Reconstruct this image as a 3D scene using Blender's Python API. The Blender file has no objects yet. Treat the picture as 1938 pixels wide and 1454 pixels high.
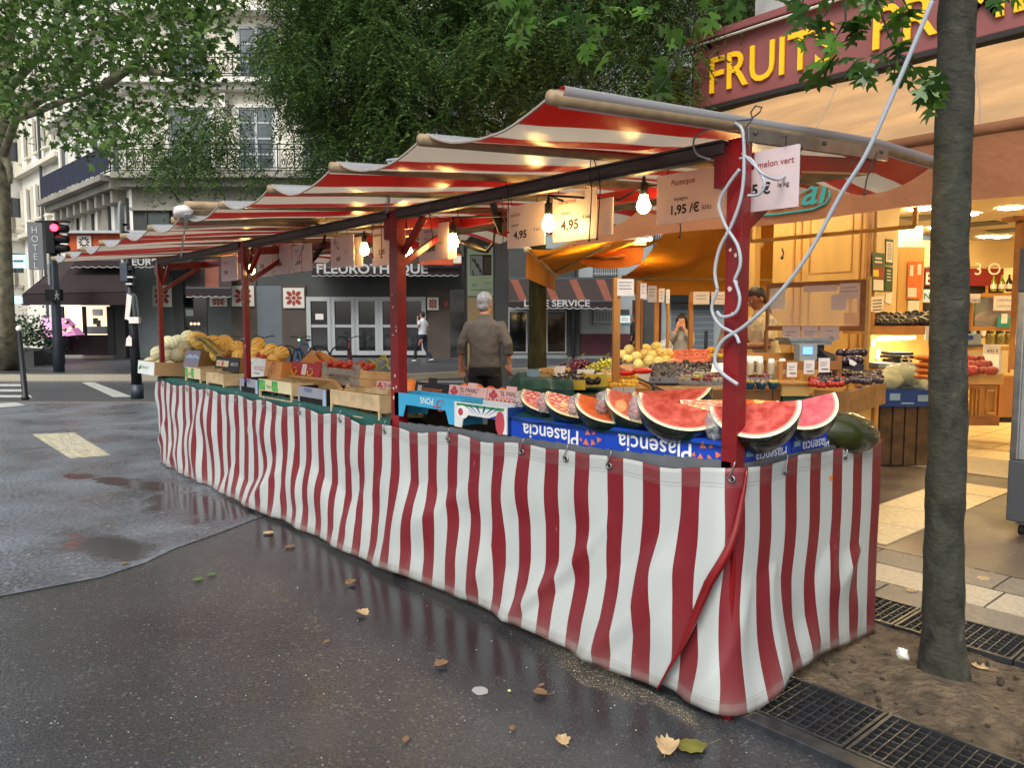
import bpy, math, random
import numpy as np
from mathutils import Vector, Matrix, noise as mnoise
R=math.radians; PI=math.pi
sc=bpy.context.scene
# ---------------- camera ----------------
F=1440.0;CX,CY=969.0,727.0;CAM=Vector((1.525,-2.35,1.45));YAW=R(49.2);PIT=R(4.57)
cam_d=bpy.data.cameras.new("camera");cam=bpy.data.objects.new("camera",cam_d);sc.collection.objects.link(cam)
cam.location=CAM;cam.rotation_euler=(R(90)-PIT,0,YAW)
cam_d.sensor_width=36;cam_d.lens=36*F/1938;cam_d.clip_start=.05;cam_d.clip_end=500
sc.camera=cam
# ---------------- sky, sun, exposure ----------------
w=bpy.data.worlds.new("World");sc.world=w;w.use_nodes=True
nt=w.node_tree;bg=nt.nodes['Background']
sky=nt.nodes.new('ShaderNodeTexSky');sky.sky_type='NISHITA';sky.sun_disc=False
SUN_EL,SUN_ROT=R(46),R(152)
sky.sun_elevation=SUN_EL;sky.sun_rotation=SUN_ROT;sky.dust_density=4;sky.air_density=1.0;sky.ozone_density=1.0
hs=nt.nodes.new('ShaderNodeHueSaturation');hs.inputs['Saturation'].default_value=.32
nt.links.new(sky.outputs[0],hs.inputs['Color']);nt.links.new(hs.outputs[0],bg.inputs[0]);bg.inputs[1].default_value=.13
sd=bpy.data.lights.new("sun","SUN");sd.energy=1.1;sd.angle=R(25);sd.color=(1,.96,.9)
so=bpy.data.objects.new("sun",sd);sc.collection.objects.link(so)
# direction TO the sun, matching the sky rotation (measured clockwise from +Y)
sv=Vector((math.sin(SUN_ROT)*math.cos(SUN_EL),math.cos(SUN_ROT)*math.cos(SUN_EL),math.sin(SUN_EL)))
so.rotation_euler=(-sv).to_track_quat('-Z','Y').to_euler();so.location=(0,0,30)
sc.view_settings.view_transform='Standard';sc.view_settings.look='None';sc.view_settings.gamma=1
sc.view_settings.exposure=.66
# ---------------- measuring helpers ----------------
fv=Vector((-math.sin(YAW),math.cos(YAW),0));rv=Vector((math.cos(YAW),math.sin(YAW),0));ZV=Vector((0,0,1))
fw=fv*math.cos(PIT)-ZV*math.sin(PIT);up=fv*math.sin(PIT)+ZV*math.cos(PIT)
def P(px,py,x=None,y=None,z=None,v=None):
    D=fw+rv*((px-CX)/F)+up*((CY-py)/F)
    if z is not None:k=(z-CAM.z)/D.z
    elif x is not None:k=(x-CAM.x)/D.x
    elif y is not None:k=(y-CAM.y)/D.y
    else:k=v/D.dot(fv)
    return CAM+D*k
SCL=1.45/1.38
def gx(x):return CAM.x+(x-CAM.x)*SCL
def gy(y):return CAM.y+(y-CAM.y)*SCL
def C(u,v,z):
    p=CAM+rv*u+fv*v;return Vector((p.x,p.y,z))
def UZ(px,py,v):
    p=P(px,py,v=v)-CAM;return p.dot(rv),p.z+CAM.z
# ---------------- materials ----------------
MT={}
def srgb(h):
    if isinstance(h,str):
        h=h.lstrip('#');c=[int(h[i:i+2],16)/255 for i in (0,2,4)]
        return tuple(((x+.055)/1.055)**2.4 if x>.04 else x/12.92 for x in c)
    return tuple(h)
def mat(name,col=(.5,.5,.5),rough=.6,metal=0,nz=None,bump=None,emit=0,ecol=None,trans=0,alpha=1,spec=.5,coat=0,coord='Object',isl=0,stretch=None):
    if name in MT:return MT[name]
    m=bpy.data.materials.new(name);m.use_nodes=True;MT[name]=m
    n=m.node_tree.nodes;l=m.node_tree.links;b=n['Principled BSDF'];col=srgb(col)
    b.inputs['Base Color'].default_value=(*col,1);b.inputs['Roughness'].default_value=rough;b.inputs['Metallic'].default_value=metal
    b.inputs['Specular IOR Level'].default_value=spec;b.inputs['Coat Weight'].default_value=coat
    if alpha<1:b.inputs['Alpha'].default_value=alpha
    if trans:b.inputs['Transmission Weight'].default_value=trans
    if emit:
        b.inputs['Emission Color'].default_value=(*(srgb(ecol) if ecol else col),1);b.inputs['Emission Strength'].default_value=emit
    tc=None
    def vec(scale):
        nonlocal tc
        if tc is None:tc=n.new('ShaderNodeTexCoord')
        mp=n.new('ShaderNodeMapping');l.new(tc.outputs[coord],mp.inputs[0])
        if stretch:mp.inputs['Scale'].default_value=stretch
        t=n.new('ShaderNodeTexNoise');t.inputs['Scale'].default_value=scale;t.inputs['Detail'].default_value=5;l.new(mp.outputs[0],t.inputs[0]);return t
    last=None
    if nz:
        t=vec(nz[0]);mr=n.new('ShaderNodeMapRange');mr.inputs[1].default_value=.3;mr.inputs[2].default_value=.7
        mr.inputs[3].default_value=1-nz[1];mr.inputs[4].default_value=1+nz[1];l.new(t.outputs[0],mr.inputs[0]);last=mr.outputs[0]
    if isl:
        g=n.new('ShaderNodeNewGeometry');mr=n.new('ShaderNodeMapRange');mr.inputs[3].default_value=1-isl;mr.inputs[4].default_value=1+isl
        l.new(g.outputs['Random Per Island'],mr.inputs[0])
        if last:
            mm=n.new('ShaderNodeMath');mm.operation='MULTIPLY';l.new(last,mm.inputs[0]);l.new(mr.outputs[0],mm.inputs[1]);last=mm.outputs[0]
        else:last=mr.outputs[0]
    if last:
        mx=n.new('ShaderNodeVectorMath');mx.operation='SCALE';mx.inputs[0].default_value=col;l.new(last,mx.inputs['Scale']);l.new(mx.outputs[0],b.inputs['Base Color'])
    if bump:
        t=vec(bump[0]);bp=n.new('ShaderNodeBump');bp.inputs['Strength'].default_value=bump[1];bp.inputs['Distance'].default_value=bump[2] if len(bump)>2 else .01
        l.new(t.outputs[0],bp.inputs['Height']);l.new(bp.outputs[0],b.inputs['Normal'])
    return m
def nodes_of(m):return m.node_tree.nodes,m.node_tree.links,m.node_tree.nodes['Principled BSDF']
def ramp(n,l,src,stops,interp='LINEAR'):
    r=n.new('ShaderNodeValToRGB');r.color_ramp.interpolation=interp
    e=r.color_ramp.elements
    while len(e)<len(stops):e.new(.5)
    for i,(p,c) in enumerate(stops):
        e[i].position=p;c=srgb(c) if isinstance(c,(str,tuple)) else (c,c,c);e[i].color=(*c,1)
    l.new(src,r.inputs[0]);return r
def mth(n,l,op,a,b=None,c=None):
    t=n.new('ShaderNodeMath');t.operation=op
    for i,x in enumerate((a,b,c)):
        if x is None:continue
        if isinstance(x,(int,float)):t.inputs[i].default_value=x
        else:l.new(x,t.inputs[i])
    return t.outputs[0]
def mixc(n,l,fac,a,b):
    t=n.new('ShaderNodeMix');t.data_type='RGBA'
    for s,x in ((0,fac),(6,a),(7,b)):
        if isinstance(x,(int,float)):t.inputs[s].default_value=x
        elif isinstance(x,tuple):t.inputs[s].default_value=(*x[:3],1)
        elif isinstance(x,str):t.inputs[s].default_value=(*srgb(x),1)
        else:l.new(x,t.inputs[s])
    return t.outputs[2]
# ---------------- mesh builder ----------------
txt_cache={}
def text_mesh(s,ext=0,off=0,shear=0):
    k=(s,ext,off,shear)
    if k in txt_cache:return txt_cache[k]
    c=bpy.data.curves.new('t','FONT');c.body=s;c.size=1;c.extrude=ext;c.offset=off;c.shear=shear;c.resolution_u=3
    o=bpy.data.objects.new('t',c);sc.collection.objects.link(o)
    dg=bpy.context.evaluated_depsgraph_get();me=o.evaluated_get(dg).to_mesh()
    vs=[v.co.copy() for v in me.vertices];fs=[tuple(p.vertices) for p in me.polygons]
    o.evaluated_get(dg).to_mesh_clear();bpy.data.objects.remove(o);bpy.data.curves.remove(c)
    txt_cache[k]=(vs,fs);return txt_cache[k]
class MB:
    def __init__(s,xf=None):s.v=[];s.f=[];s.m=[];s.sm=[];s.mats=[];s.uv={};s.xf=xf
    def mi(s,m):
        if isinstance(m,str):m=MT[m]
        if m not in s.mats:s.mats.append(m)
        return s.mats.index(m)
    def add(s,vs,fs,m,smooth=False,M=None):
        o=len(s.v);k=s.mi(m)
        for p in vs:
            p=Vector(p)
            if M is not None:p=M@p
            s.v.append(p)
        for f in fs:s.f.append(tuple(i+o for i in f));s.m.append(k);s.sm.append(smooth)
        return s
    def hexa(s,p,m,M=None):  # p: 4 bottom ccw, 4 top
        return s.add(p,[(3,2,1,0),(4,5,6,7),(0,1,5,4),(1,2,6,5),(2,3,7,6),(3,0,4,7)],m,M=M)
    def box(s,a,b,m,M=None):
        x0,x1=sorted((a[0],b[0]));y0,y1=sorted((a[1],b[1]));z0,z1=sorted((a[2],b[2]))
        return s.hexa([(x0,y0,z0),(x1,y0,z0),(x1,y1,z0),(x0,y1,z0),(x0,y0,z1),(x1,y0,z1),(x1,y1,z1),(x0,y1,z1)],m,M)
    def tube(s,pts,r,m,n=8,caps=True,M=None,sx=1,roll=None):
        pts=[Vector(p) for p in pts];N=len(pts);rs=r if isinstance(r,(list,tuple)) else [r]*N
        vs=[];fs=[];pa=None
        for i,p in enumerate(pts):
            t=(pts[min(i+1,N-1)]-pts[max(i-1,0)])
            if t.length<1e-9:t=Vector((0,0,1))
            t.normalize()
            if pa is None:
                a=t.orthogonal().normalized() if roll is None else (Vector(roll)-t*t.dot(Vector(roll))).normalized()
            else:
                a=pa-t*pa.dot(t);a=a.normalized() if a.length>1e-6 else t.orthogonal().normalized()
            pa=a;b=t.cross(a)
            rr=rs[i];ra,rb=rr if isinstance(rr,(tuple,list)) else (rr*sx,rr)
            for k in range(n):
                q=2*PI*k/n;vs.append(p+a*(ra*math.cos(q))+b*(rb*math.sin(q)))
        for i in range(N-1):
            for k in range(n):
                k2=(k+1)%n;fs.append((i*n+k,i*n+k2,(i+1)*n+k2,(i+1)*n+k))
        if caps:fs.append(tuple(range(n-1,-1,-1)));fs.append(tuple((N-1)*n+k for k in range(n)))
        return s.add(vs,fs,m,n>5,M)
    def cyl(s,p0,p1,r0,m,r1=None,n=12,M=None):return s.tube([p0,p1],[r0,r0 if r1 is None else r1],m,n,True,M)
    def bar(s,p0,p1,w,h,m,upv=(0,0,1)):
        p0=Vector(p0);p1=Vector(p1);t=(p1-p0).normalized();u=Vector(upv);u=(u-t*u.dot(t)).normalized();a=t.cross(u)
        q=[]
        for p in (p0,p1):q+=[p-a*w/2-u*h/2,p+a*w/2-u*h/2,p+a*w/2+u*h/2,p-a*w/2+u*h/2]
        return s.add(q,[(0,1,2,3),(7,6,5,4),(1,0,4,5),(2,1,5,6),(3,2,6,7),(0,3,7,4)],m)
    def sph(s,c,r,m,nu=14,nv=9,M=None,fn=None):
        if isinstance(r,(int,float)):r=(r,r,r)
        vs=[];fs=[]
        for j in range(nv+1):
            th=PI*j/nv
            for i in range(nu):
                ph=2*PI*i/nu;d=Vector((math.sin(th)*math.cos(ph),math.sin(th)*math.sin(ph),math.cos(th)))
                k=fn(ph,th,d) if fn else 1
                vs.append((c[0]+r[0]*d.x*k,c[1]+r[1]*d.y*k,c[2]+r[2]*d.z*k))
        for j in range(nv):
            for i in range(nu):
                i2=(i+1)%nu;fs.append((j*nu+i,(j+1)*nu+i,(j+1)*nu+i2,j*nu+i2))
        return s.add(vs,fs,m,True,M)
    def lathe(s,prof,m,n=20,M=None,c=(0,0,0)):
        vs=[];fs=[]
        for r,z in prof:
            for i in range(n):
                a=2*PI*i/n;vs.append((c[0]+r*math.cos(a),c[1]+r*math.sin(a),c[2]+z))
        for j in range(len(prof)-1):
            for i in range(n):
                i2=(i+1)%n;fs.append((j*n+i,j*n+i2,(j+1)*n+i2,(j+1)*n+i))
        return s.add(vs,fs,m,True,M)
    def poly(s,pts,m,M=None):return s.add(pts,[tuple(range(len(pts)))],m,M=M)
    def prism(s,pts,off,m,M=None):
        n=len(pts);o=Vector(off);vs=[Vector(p) for p in pts]+[Vector(p)+o for p in pts]
        fs=[tuple(range(n-1,-1,-1)),tuple(range(n,2*n))]+[(i,(i+1)%n,(i+1)%n+n,i+n) for i in range(n)]
        return s.add(vs,fs,m,M=M)
    def grid(s,fn,nu,nv,m,smooth=True,uvfn=None,M=None):
        o=len(s.v);vs=[];fs=[]
        for j in range(nv+1):
            for i in range(nu+1):
                vs.append(fn(i/nu,j/nv))
                if uvfn:s.uv[o+len(vs)-1]=uvfn(i/nu,j/nv)
        for j in range(nv):
            for i in range(nu):
                a=j*(nu+1)+i;fs.append((a,a+1,a+nu+2,a+nu+1))
        return s.add(vs,fs,m,smooth,M)
    def text(s,st,size,o,m,right=(1,0,0),upv=(0,0,1),align='l',ext=0,off=0,shear=0,sx=1):
        vs,fs=text_mesh(st,ext,off,shear)
        if not vs:return s
        r=Vector(right).normalized();u=Vector(upv).normalized();nn=r.cross(u)
        x0=min(v.x for v in vs);x1=max(v.x for v in vs);sh={'l':-x0,'c':-(x0+x1)/2,'r':-x1}[align]
        o=Vector(o)
        return s.add([o+r*((v.x+sh)*size*sx)+u*(v.y*size)+nn*(v.z*size) for v in vs],fs,m)
    def build(s,name,parent=None,label=None,cat=None,group=None,kind=None,bevel=0,mods=None,origin=None):
        vs=s.v
        if s.xf:vs=[s.xf(v) for v in vs]
        if parent is not None:org=parent['_w'] if '_w' in parent else (0,0,0);org=Vector(org)
        elif origin is not None:org=Vector(origin)
        else:
            lo=[min(v[i] for v in vs) for i in range(3)];hi=[max(v[i] for v in vs) for i in range(3)]
            org=Vector(((lo[0]+hi[0])/2,(lo[1]+hi[1])/2,lo[2]))
        me=bpy.data.meshes.new(name);me.from_pydata([tuple(v-org) for v in vs],[],s.f);
        for m in s.mats:me.materials.append(m)
        me.polygons.foreach_set('material_index',s.m);me.polygons.foreach_set('use_smooth',s.sm)
        if s.uv:
            ul=me.uv_layers.new(name='UVMap')
            for lp in me.loops:
                q=s.uv.get(lp.vertex_index)
                if q:ul.data[lp.index].uv=q
        me.update()
        o=bpy.data.objects.new(name,me);sc.collection.objects.link(o)
        if parent is not None:
            o.parent=parent
        else:o.location=org
        if bevel:
            b=o.modifiers.new('b','BEVEL');b.width=bevel;b.segments=2;b.limit_method='ANGLE';b.angle_limit=R(50)
        o['_w']=tuple(org)
        tag(o,label,cat,group,kind);return o
def tag(o,label=None,cat=None,group=None,kind=None):
    if label:o['label']=label
    if cat:o['category']=cat
    if group:o['group']=group
    if kind:o['kind']=kind
    return o
def thing(name,label,cat,loc=(0,0,0),group=None):
    o=bpy.data.objects.new(name,None);sc.collection.objects.link(o);o.location=loc;o.empty_display_size=.1
    o['_w']=tuple(Vector(loc));return tag(o,label,cat,group)
def dup(root,loc,rot=None,scale=None,label=None,group=None):
    def cp(o,par):
        c=o.copy();sc.collection.objects.link(c)
        if par:c.parent=par
        for ch in kids.get(o.name,[]):cp(ch,c)
        return c
    kids={}
    for o in sc.collection.objects:
        if o.parent:kids.setdefault(o.parent.name,[]).append(o)
    c=cp(root,None);c.location=loc
    if rot is not None:c.rotation_euler=rot
    if scale is not None:c.scale=(scale,)*3 if isinstance(scale,(int,float)) else scale
    if label:c['label']=label
    if group:c['group']=group
    return c
def dup1(root,loc,rot=None,scale=None,label=None,group=None):  # a thing that is one mesh
    c=root.copy();sc.collection.objects.link(c);c.location=loc
    if rot is not None:c.rotation_euler=rot
    if scale is not None:c.scale=(scale,)*3 if isinstance(scale,(int,float)) else scale
    if label:c['label']=label
    if group:c['group']=group
    return c
CF=lambda p:C(p[0],p[1],p[2])
def nz(x,y=0,z=0):return mnoise.noise(Vector((x,y,z)))
def bmesh_np(name,V,Fq,m,parent,per=4):  # fast mesh from numpy: V (n,3), faces of per verts
    me=bpy.data.meshes.new(name);nf=len(Fq);me.vertices.add(len(V));me.vertices.foreach_set('co',V.astype(np.float32).ravel())
    me.loops.add(nf*per);me.loops.foreach_set('vertex_index',Fq.astype(np.int32).ravel())
    me.polygons.add(nf);me.polygons.foreach_set('loop_start',np.arange(nf,dtype=np.int32)*per)
    me.update(calc_edges=True);me.materials.append(m)
    o=bpy.data.objects.new(name,me);sc.collection.objects.link(o)
    if parent:o.parent=parent
    return o
# ---------------- common materials ----------------
mat('red_paint','#7a0a10',.35,nz=(6,.25),bump=(30,.15,.002),coat=.2)
mat('worn_paint','#c9b5ad',.7)
mat('dark_beam','#4a4441',.55,nz=(9,.4),bump=(20,.4,.004),stretch=(1,6,6))
mat('steel','#9a9c9c',.32,.9,nz=(12,.2))
mat('grey_rim','#6b7074',.4,.3,nz=(8,.15))
mat('green_cloth','#0f4a45',.5,nz=(6,.2),bump=(12,.3,.01))
mat('pole_wood','#8f7a5c',.6,nz=(14,.25),bump=(40,.2,.003))
mat('cord_white','#a3abb4',.45)
mat('cord_dark','#33281f',.7)
mat('black','#0c0c0d',.5)
mat('white','#e6e6e2',.6,nz=(10,.06))
mat('ink','#1d1a1c',.7)
mat('ink_red','#8e2a30',.7)
mat('paper','#d9d2cd',.6,nz=(10,.08))
def bark_mat():
    m=mat('bark','#3a3a30',.85);n,l,b=nodes_of(m);tc=n.new('ShaderNodeTexCoord')
    def T(sc_,st,det=8,dist=0.):
        mp=n.new('ShaderNodeMapping');mp.inputs['Scale'].default_value=st;l.new(tc.outputs['Object'],mp.inputs[0]);t=n.new('ShaderNodeTexNoise');t.inputs['Scale'].default_value=sc_;t.inputs['Detail'].default_value=det;t.inputs['Distortion'].default_value=dist;l.new(mp.outputs[0],t.inputs[0]);return t.outputs[0]
    a=T(9,(1,1,.8),9,.8);c=T(34,(1,1,1.5),6,.4);g=T(2.2,(1,1,.5),4)
    col=ramp(n,l,a,[(.3,'#15160f'),(.48,'#2f3027'),(.62,'#38382e'),(.75,'#55534a')]);gr=ramp(n,l,g,[(.45,0.0),(.62,.6)]);base=mixc(n,l,gr.outputs[0],col.outputs[0],'#2a3320')
    l.new(base,b.inputs['Base Color']);h=mth(n,l,'ADD',a,mth(n,l,'MULTIPLY',c,.5))
    bp=n.new('ShaderNodeBump');bp.inputs['Strength'].default_value=1;bp.inputs['Distance'].default_value=.016;l.new(h,bp.inputs['Height']);l.new(bp.outputs[0],b.inputs['Normal'])
bark_mat()
mat('bulb','#fff2c8',.3,emit=60,ecol='#ffd27a')
mat('wood_crate','#bda680',.7,nz=(12,.25),bump=(30,.3,.004))
mat('wood_crate_grey','#8b8070',.8,nz=(12,.25),bump=(30,.3,.004))
mat('oak','#b47a35',.45,nz=(7,.2),bump=(22,.15,.003),stretch=(1,1,.15),coat=.15)
mat('oak_dark','#8a5827',.5,nz=(7,.25),bump=(22,.2,.003))
# striped vinyl, stripes follow the UV so they bend with the folds
TOPFLIP=False
def stripe_mat(name,period,duty,white,red,rough,transl,dirt=True,shift=0):
    m=mat(name,white,rough);n,l,b=nodes_of(m)
    uv=n.new('ShaderNodeUVMap');sep=n.new('ShaderNodeSeparateXYZ');l.new(uv.outputs[0],sep.inputs[0])
    fr=mth(n,l,'FRACT',mth(n,l,'DIVIDE',mth(n,l,'ADD',sep.outputs[0],shift),period))
    isr=mth(n,l,'LESS_THAN',fr,duty)
    no=n.new('ShaderNodeTexNoise');no.inputs['Scale'].default_value=9;no.inputs['Detail'].default_value=6;l.new(uv.outputs[0],no.inputs[0])
    base=mixc(n,l,isr,white,red)
    if dirt:
        mp=n.new('ShaderNodeMapping');mp.inputs['Scale'].default_value=(5,1.2,1);l.new(uv.outputs[0],mp.inputs[0])
        n2=n.new('ShaderNodeTexNoise');n2.inputs['Scale'].default_value=3;n2.inputs['Detail'].default_value=8;l.new(mp.outputs[0],n2.inputs[0])
        low=ramp(n,l,sep.outputs[1],[(0,0.02),(.6,.07),(.88,.22),(1,.55)])   # worn towards the hem
        dm=mth(n,l,'MULTIPLY',low.outputs[0],n2.outputs[0])
        hem=mth(n,l,'MULTIPLY',mth(n,l,'GREATER_THAN',sep.outputs[1],.955),mth(n,l,'MULTIPLY',n2.outputs[0],.55))
        top=mth(n,l,'MULTIPLY',mth(n,l,'LESS_THAN',sep.outputs[1],.075),mth(n,l,'MULTIPLY',no.outputs[0],.22))
        tot=mth(n,l,'MINIMUM',mth(n,l,'ADD',mth(n,l,'ADD',dm,hem),top),.75)
        base=mixc(n,l,tot,base,'#7f7a74')
        # thin scuffs
        v=n.new('ShaderNodeTexNoise');v.inputs['Scale'].default_value=26;v.inputs['Detail'].default_value=8
        mp2=n.new('ShaderNodeMapping');mp2.inputs['Scale'].default_value=(1,.28,1);mp2.inputs['Rotation'].default_value=(0,0,1.1);l.new(uv.outputs[0],mp2.inputs[0]);l.new(mp2.outputs[0],v.inputs[0])
        sc_=ramp(n,l,v.outputs[0],[(.70,0.0),(.74,.35)])
        base=mixc(n,l,sc_.outputs[0],base,'#b9b3ae')
        for c0 in (.062,.078,.948):   # seams
            ed=mth(n,l,'LESS_THAN',mth(n,l,'ABSOLUTE',mth(n,l,'SUBTRACT',sep.outputs[1],c0)),.0014)
            base=mixc(n,l,mth(n,l,'MULTIPLY',ed,.5),base,'#6a5a55')
    if transl:
        gm=n.new('ShaderNodeNewGeometry');tside=mth(n,l,'SUBTRACT',1,gm.outputs['Backfacing']) if TOPFLIP else gm.outputs['Backfacing'];base2=mixc(n,l,tside,base,'#c3c7ca')
        l.new(base2,b.inputs['Base Color'])
    else:l.new(base,b.inputs['Base Color'])
    bp=n.new('ShaderNodeBump');bp.inputs['Strength'].default_value=.45 if dirt else .25;bp.inputs['Distance'].default_value=.014 if dirt else .01
    if dirt:
        mq=n.new('ShaderNodeMapping');mq.inputs['Scale'].default_value=(3.2,1.1,1);mq.inputs['Rotation'].default_value=(0,0,.35);l.new(uv.outputs[0],mq.inputs[0]);nq=n.new('ShaderNodeTexNoise');nq.inputs['Scale'].default_value=2.2;nq.inputs['Detail'].default_value=5;nq.inputs['Distortion'].default_value=.8;l.new(mq.outputs[0],nq.inputs[0])
        rd=mth(n,l,'ABSOLUTE',mth(n,l,'SUBTRACT',nq.outputs[0],.5));hh=mth(n,l,'ADD',mth(n,l,'MULTIPLY',mth(n,l,'MINIMUM',rd,.05),9.0),mth(n,l,'MULTIPLY',no.outputs[0],.35));l.new(hh,bp.inputs['Height'])
    else:l.new(no.outputs[0],bp.inputs['Height']);l.new(bp.outputs[0],b.inputs['Normal'])
    if transl:
        tr=n.new('ShaderNodeBsdfTranslucent');l.new(base,tr.inputs[0]);mx=n.new('ShaderNodeMixShader');mx.inputs[0].default_value=transl
        out=n['Material Output'];l.new(b.outputs[0],mx.inputs[1]);l.new(tr.outputs[0],mx.inputs[2]);l.new(mx.outputs[0],out.inputs[0])
    return m
stripe_mat('skirt_vinyl',.185,.46,'#b0b6b4','#700c1a',.42,.0,shift=.035)
stripe_mat('roof_vinyl',.26,.5,'#c2b6a4','#9c120e',.3,.4,dirt=False,shift=.19)
# ================= GROUND =================
def asphalt(name,base,grain,dark,rough0,rough1,speck=.25,bump=.5,pscale=.5):
    m=mat(name,base,.5);n,l,b=nodes_of(m)
    tc=n.new('ShaderNodeTexCoord')
    g=n.new('ShaderNodeTexNoise');g.inputs['Scale'].default_value=grain;g.inputs['Detail'].default_value=3;l.new(tc.outputs['Object'],g.inputs[0])
    v=n.new('ShaderNodeTexVoronoi');v.inputs['Scale'].default_value=grain*.9;l.new(tc.outputs['Object'],v.inputs[0])
    big=n.new('ShaderNodeTexNoise');big.inputs['Scale'].default_value=pscale;big.inputs['Detail'].default_value=5;l.new(tc.outputs['Object'],big.inputs[0])
    tone=ramp(n,l,big.outputs[0],[(.35,dark),(.65,base)])
    sp=ramp(n,l,v.outputs['Color'],[(.78,0.0),(.95,speck)])
    c=mixc(n,l,sp.outputs[0],tone.outputs[0],'#a09c98')
    gr=ramp(n,l,g.outputs[0],[(.3,.55),(.7,1.35)])
    mx=n.new('ShaderNodeVectorMath');mx.operation='MULTIPLY';l.new(c,mx.inputs[0]);l.new(gr.outputs[0],mx.inputs[1]);l.new(mx.outputs[0],b.inputs['Base Color'])
    rr=ramp(n,l,big.outputs[0],[(.38,rough0),(.6,rough1)]);l.new(rr.outputs[0],b.inputs['Roughness'])
    bp=n.new('ShaderNodeBump');bp.inputs['Strength'].default_value=bump;bp.inputs['Distance'].default_value=.004
    l.new(v.outputs['Distance'],bp.inputs['Height']);l.new(bp.outputs[0],b.inputs['Normal']);b.inputs['Specular IOR Level'].default_value=.6
    return m
asphalt('asphalt_smooth','#45494b',110,'#2a2c2e',.1,.32,.3,.45,.7)
asphalt('asphalt_rough','#6d767f',38,'#4a5058',.24,.45,.45,1.3,1.4)
asphalt('asphalt_road','#4b4f53',60,'#3a3d41',.4,.65,.1,.3,.3)
asphalt('asphalt_brown','#5c5148',90,'#453d38',.35,.6,.25,.4,1.2)
asphalt('asphalt_far','#55565a',30,'#3c3d42',.3,.5,.1,.2,.25)
mat('puddle','#1b1a1d',.06,nz=(5,.3),bump=(3,.05,.004),spec=.9,coat=.4)
mat('granite','#6f6a63',.55,nz=(60,.25),bump=(40,.4,.003))
mat('granite_light','#a39c8c',.5,nz=(50,.22),bump=(40,.3,.003))
mat('pale_slab','#c8b892',.5,nz=(30,.2),bump=(50,.3,.003))
mat('marking_white','#b9bcb8',.6,nz=(7,.25),bump=(60,.4,.003))
mat('marking_cream','#b5af98',.6,nz=(5,.25),bump=(9,.8,.02),stretch=(1,3,1))
mat('dirt','#5c4f3e',.95,nz=(14,.5),bump=(34,1,.04))
mat('clod','#3a3026',.95,isl=.4)
mat('shop_tile','#c9ae7e',.3,nz=(3,.08))
mat('joint','#3b352e',.9)
mat('grate_iron','#4a4c50',.45,.75,nz=(20,.35))
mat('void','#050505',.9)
def sheet(name,pts,z,m,kind='structure',**k):
    mb=MB();mb.poly([(p[0],p[1],z) for p in pts],m);return mb.build(name,kind=kind,origin=(0,0,z),**k)
sheet('ground',[(-220,-220),(220,-220),(220,220),(-220,220)],-.14,'asphalt_road')
def slab(name,pts,z,th,m,side=None):
    mb=MB();n=len(pts);mb.add([(p[0],p[1],z) for p in pts]+[(p[0],p[1],z-th) for p in pts],[tuple(range(n))],m)
    mb.f+= [((i+1)%n,i,i+n,(i+1)%n+n) for i in range(n)];mb.m+=[mb.mi(side or m)]*n;mb.sm+=[False]*n
    return mb.build(name,kind='structure',origin=(0,0,0))
uvq=[(-45,14.0),(-6.2,14.0),(-2,16.5),(1,19),(9,26),(34,32),(34,-16),(-45,-16)]
plz=[C(u,v,0) for u,v in reversed(uvq)]
slab('pavement',plz,0,.2,'asphalt_smooth','granite')
kb=MB()
for a,b in zip(uvq[:5],uvq[1:6]):
    A=C(*a,0);B=C(*b,0);d=(B-A).normalized();nn=Vector((-d.y,d.x,0));nn=nn if nn.dot(fv)<0 else -nn
    kb.hexa([A-nn*.01+ZV*-.1,B-nn*.01+ZV*-.1,B+nn*.28+ZV*-.1,A+nn*.28+ZV*-.1,A-nn*.01+ZV*.006,B-nn*.01+ZV*.006,B+nn*.28+ZV*.006,A+nn*.28+ZV*.006],'granite')
kb.build('kerb',kind='structure')
fs=[(-70,20.4),(-3,20.4),(3,25.5),(40,34),(70,90),(-90,90)]
slab('far_pavement',[C(u,v,0) for u,v in fs],.06,.25,'asphalt_far','granite')
kb=MB()
for a,b in zip(fs[:3],fs[1:4]):
    A=C(*a,0);B=C(*b,0);d=(B-A).normalized();nn=Vector((-d.y,d.x,0));nn=nn if nn.dot(fv)>0 else -nn
    kb.hexa([A-nn*.01+ZV*-.1,B-nn*.01+ZV*-.1,B+nn*.3+ZV*-.1,A+nn*.3+ZV*-.1,A-nn*.01+ZV*.068,B-nn*.01+ZV*.068,B+nn*.3+ZV*.068,A+nn*.3+ZV*.068],'granite_light')
kb.build('far_kerb',kind='structure')
rg=[(-2.7,-6),(-2.95,-3),(-3.0,-1.86),(-2.99,-1.4),(-3.1,-1.15),(-3.28,-.93),(-3.45,-.6),(-3.635,-.29),(-4.1,.5),(-4.3,2.6)]
rg=[(gx(a),gy(b)) for a,b in rg]
rg+=[tuple(C(-1.2,13.7,0))[:2],tuple(C(-6.2,13.7,0))[:2],tuple(C(-40,13.7,0))[:2],tuple(C(-40,-6,0))[:2]]
sheet('rough_asphalt',rg,.004,'asphalt_rough')
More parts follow.
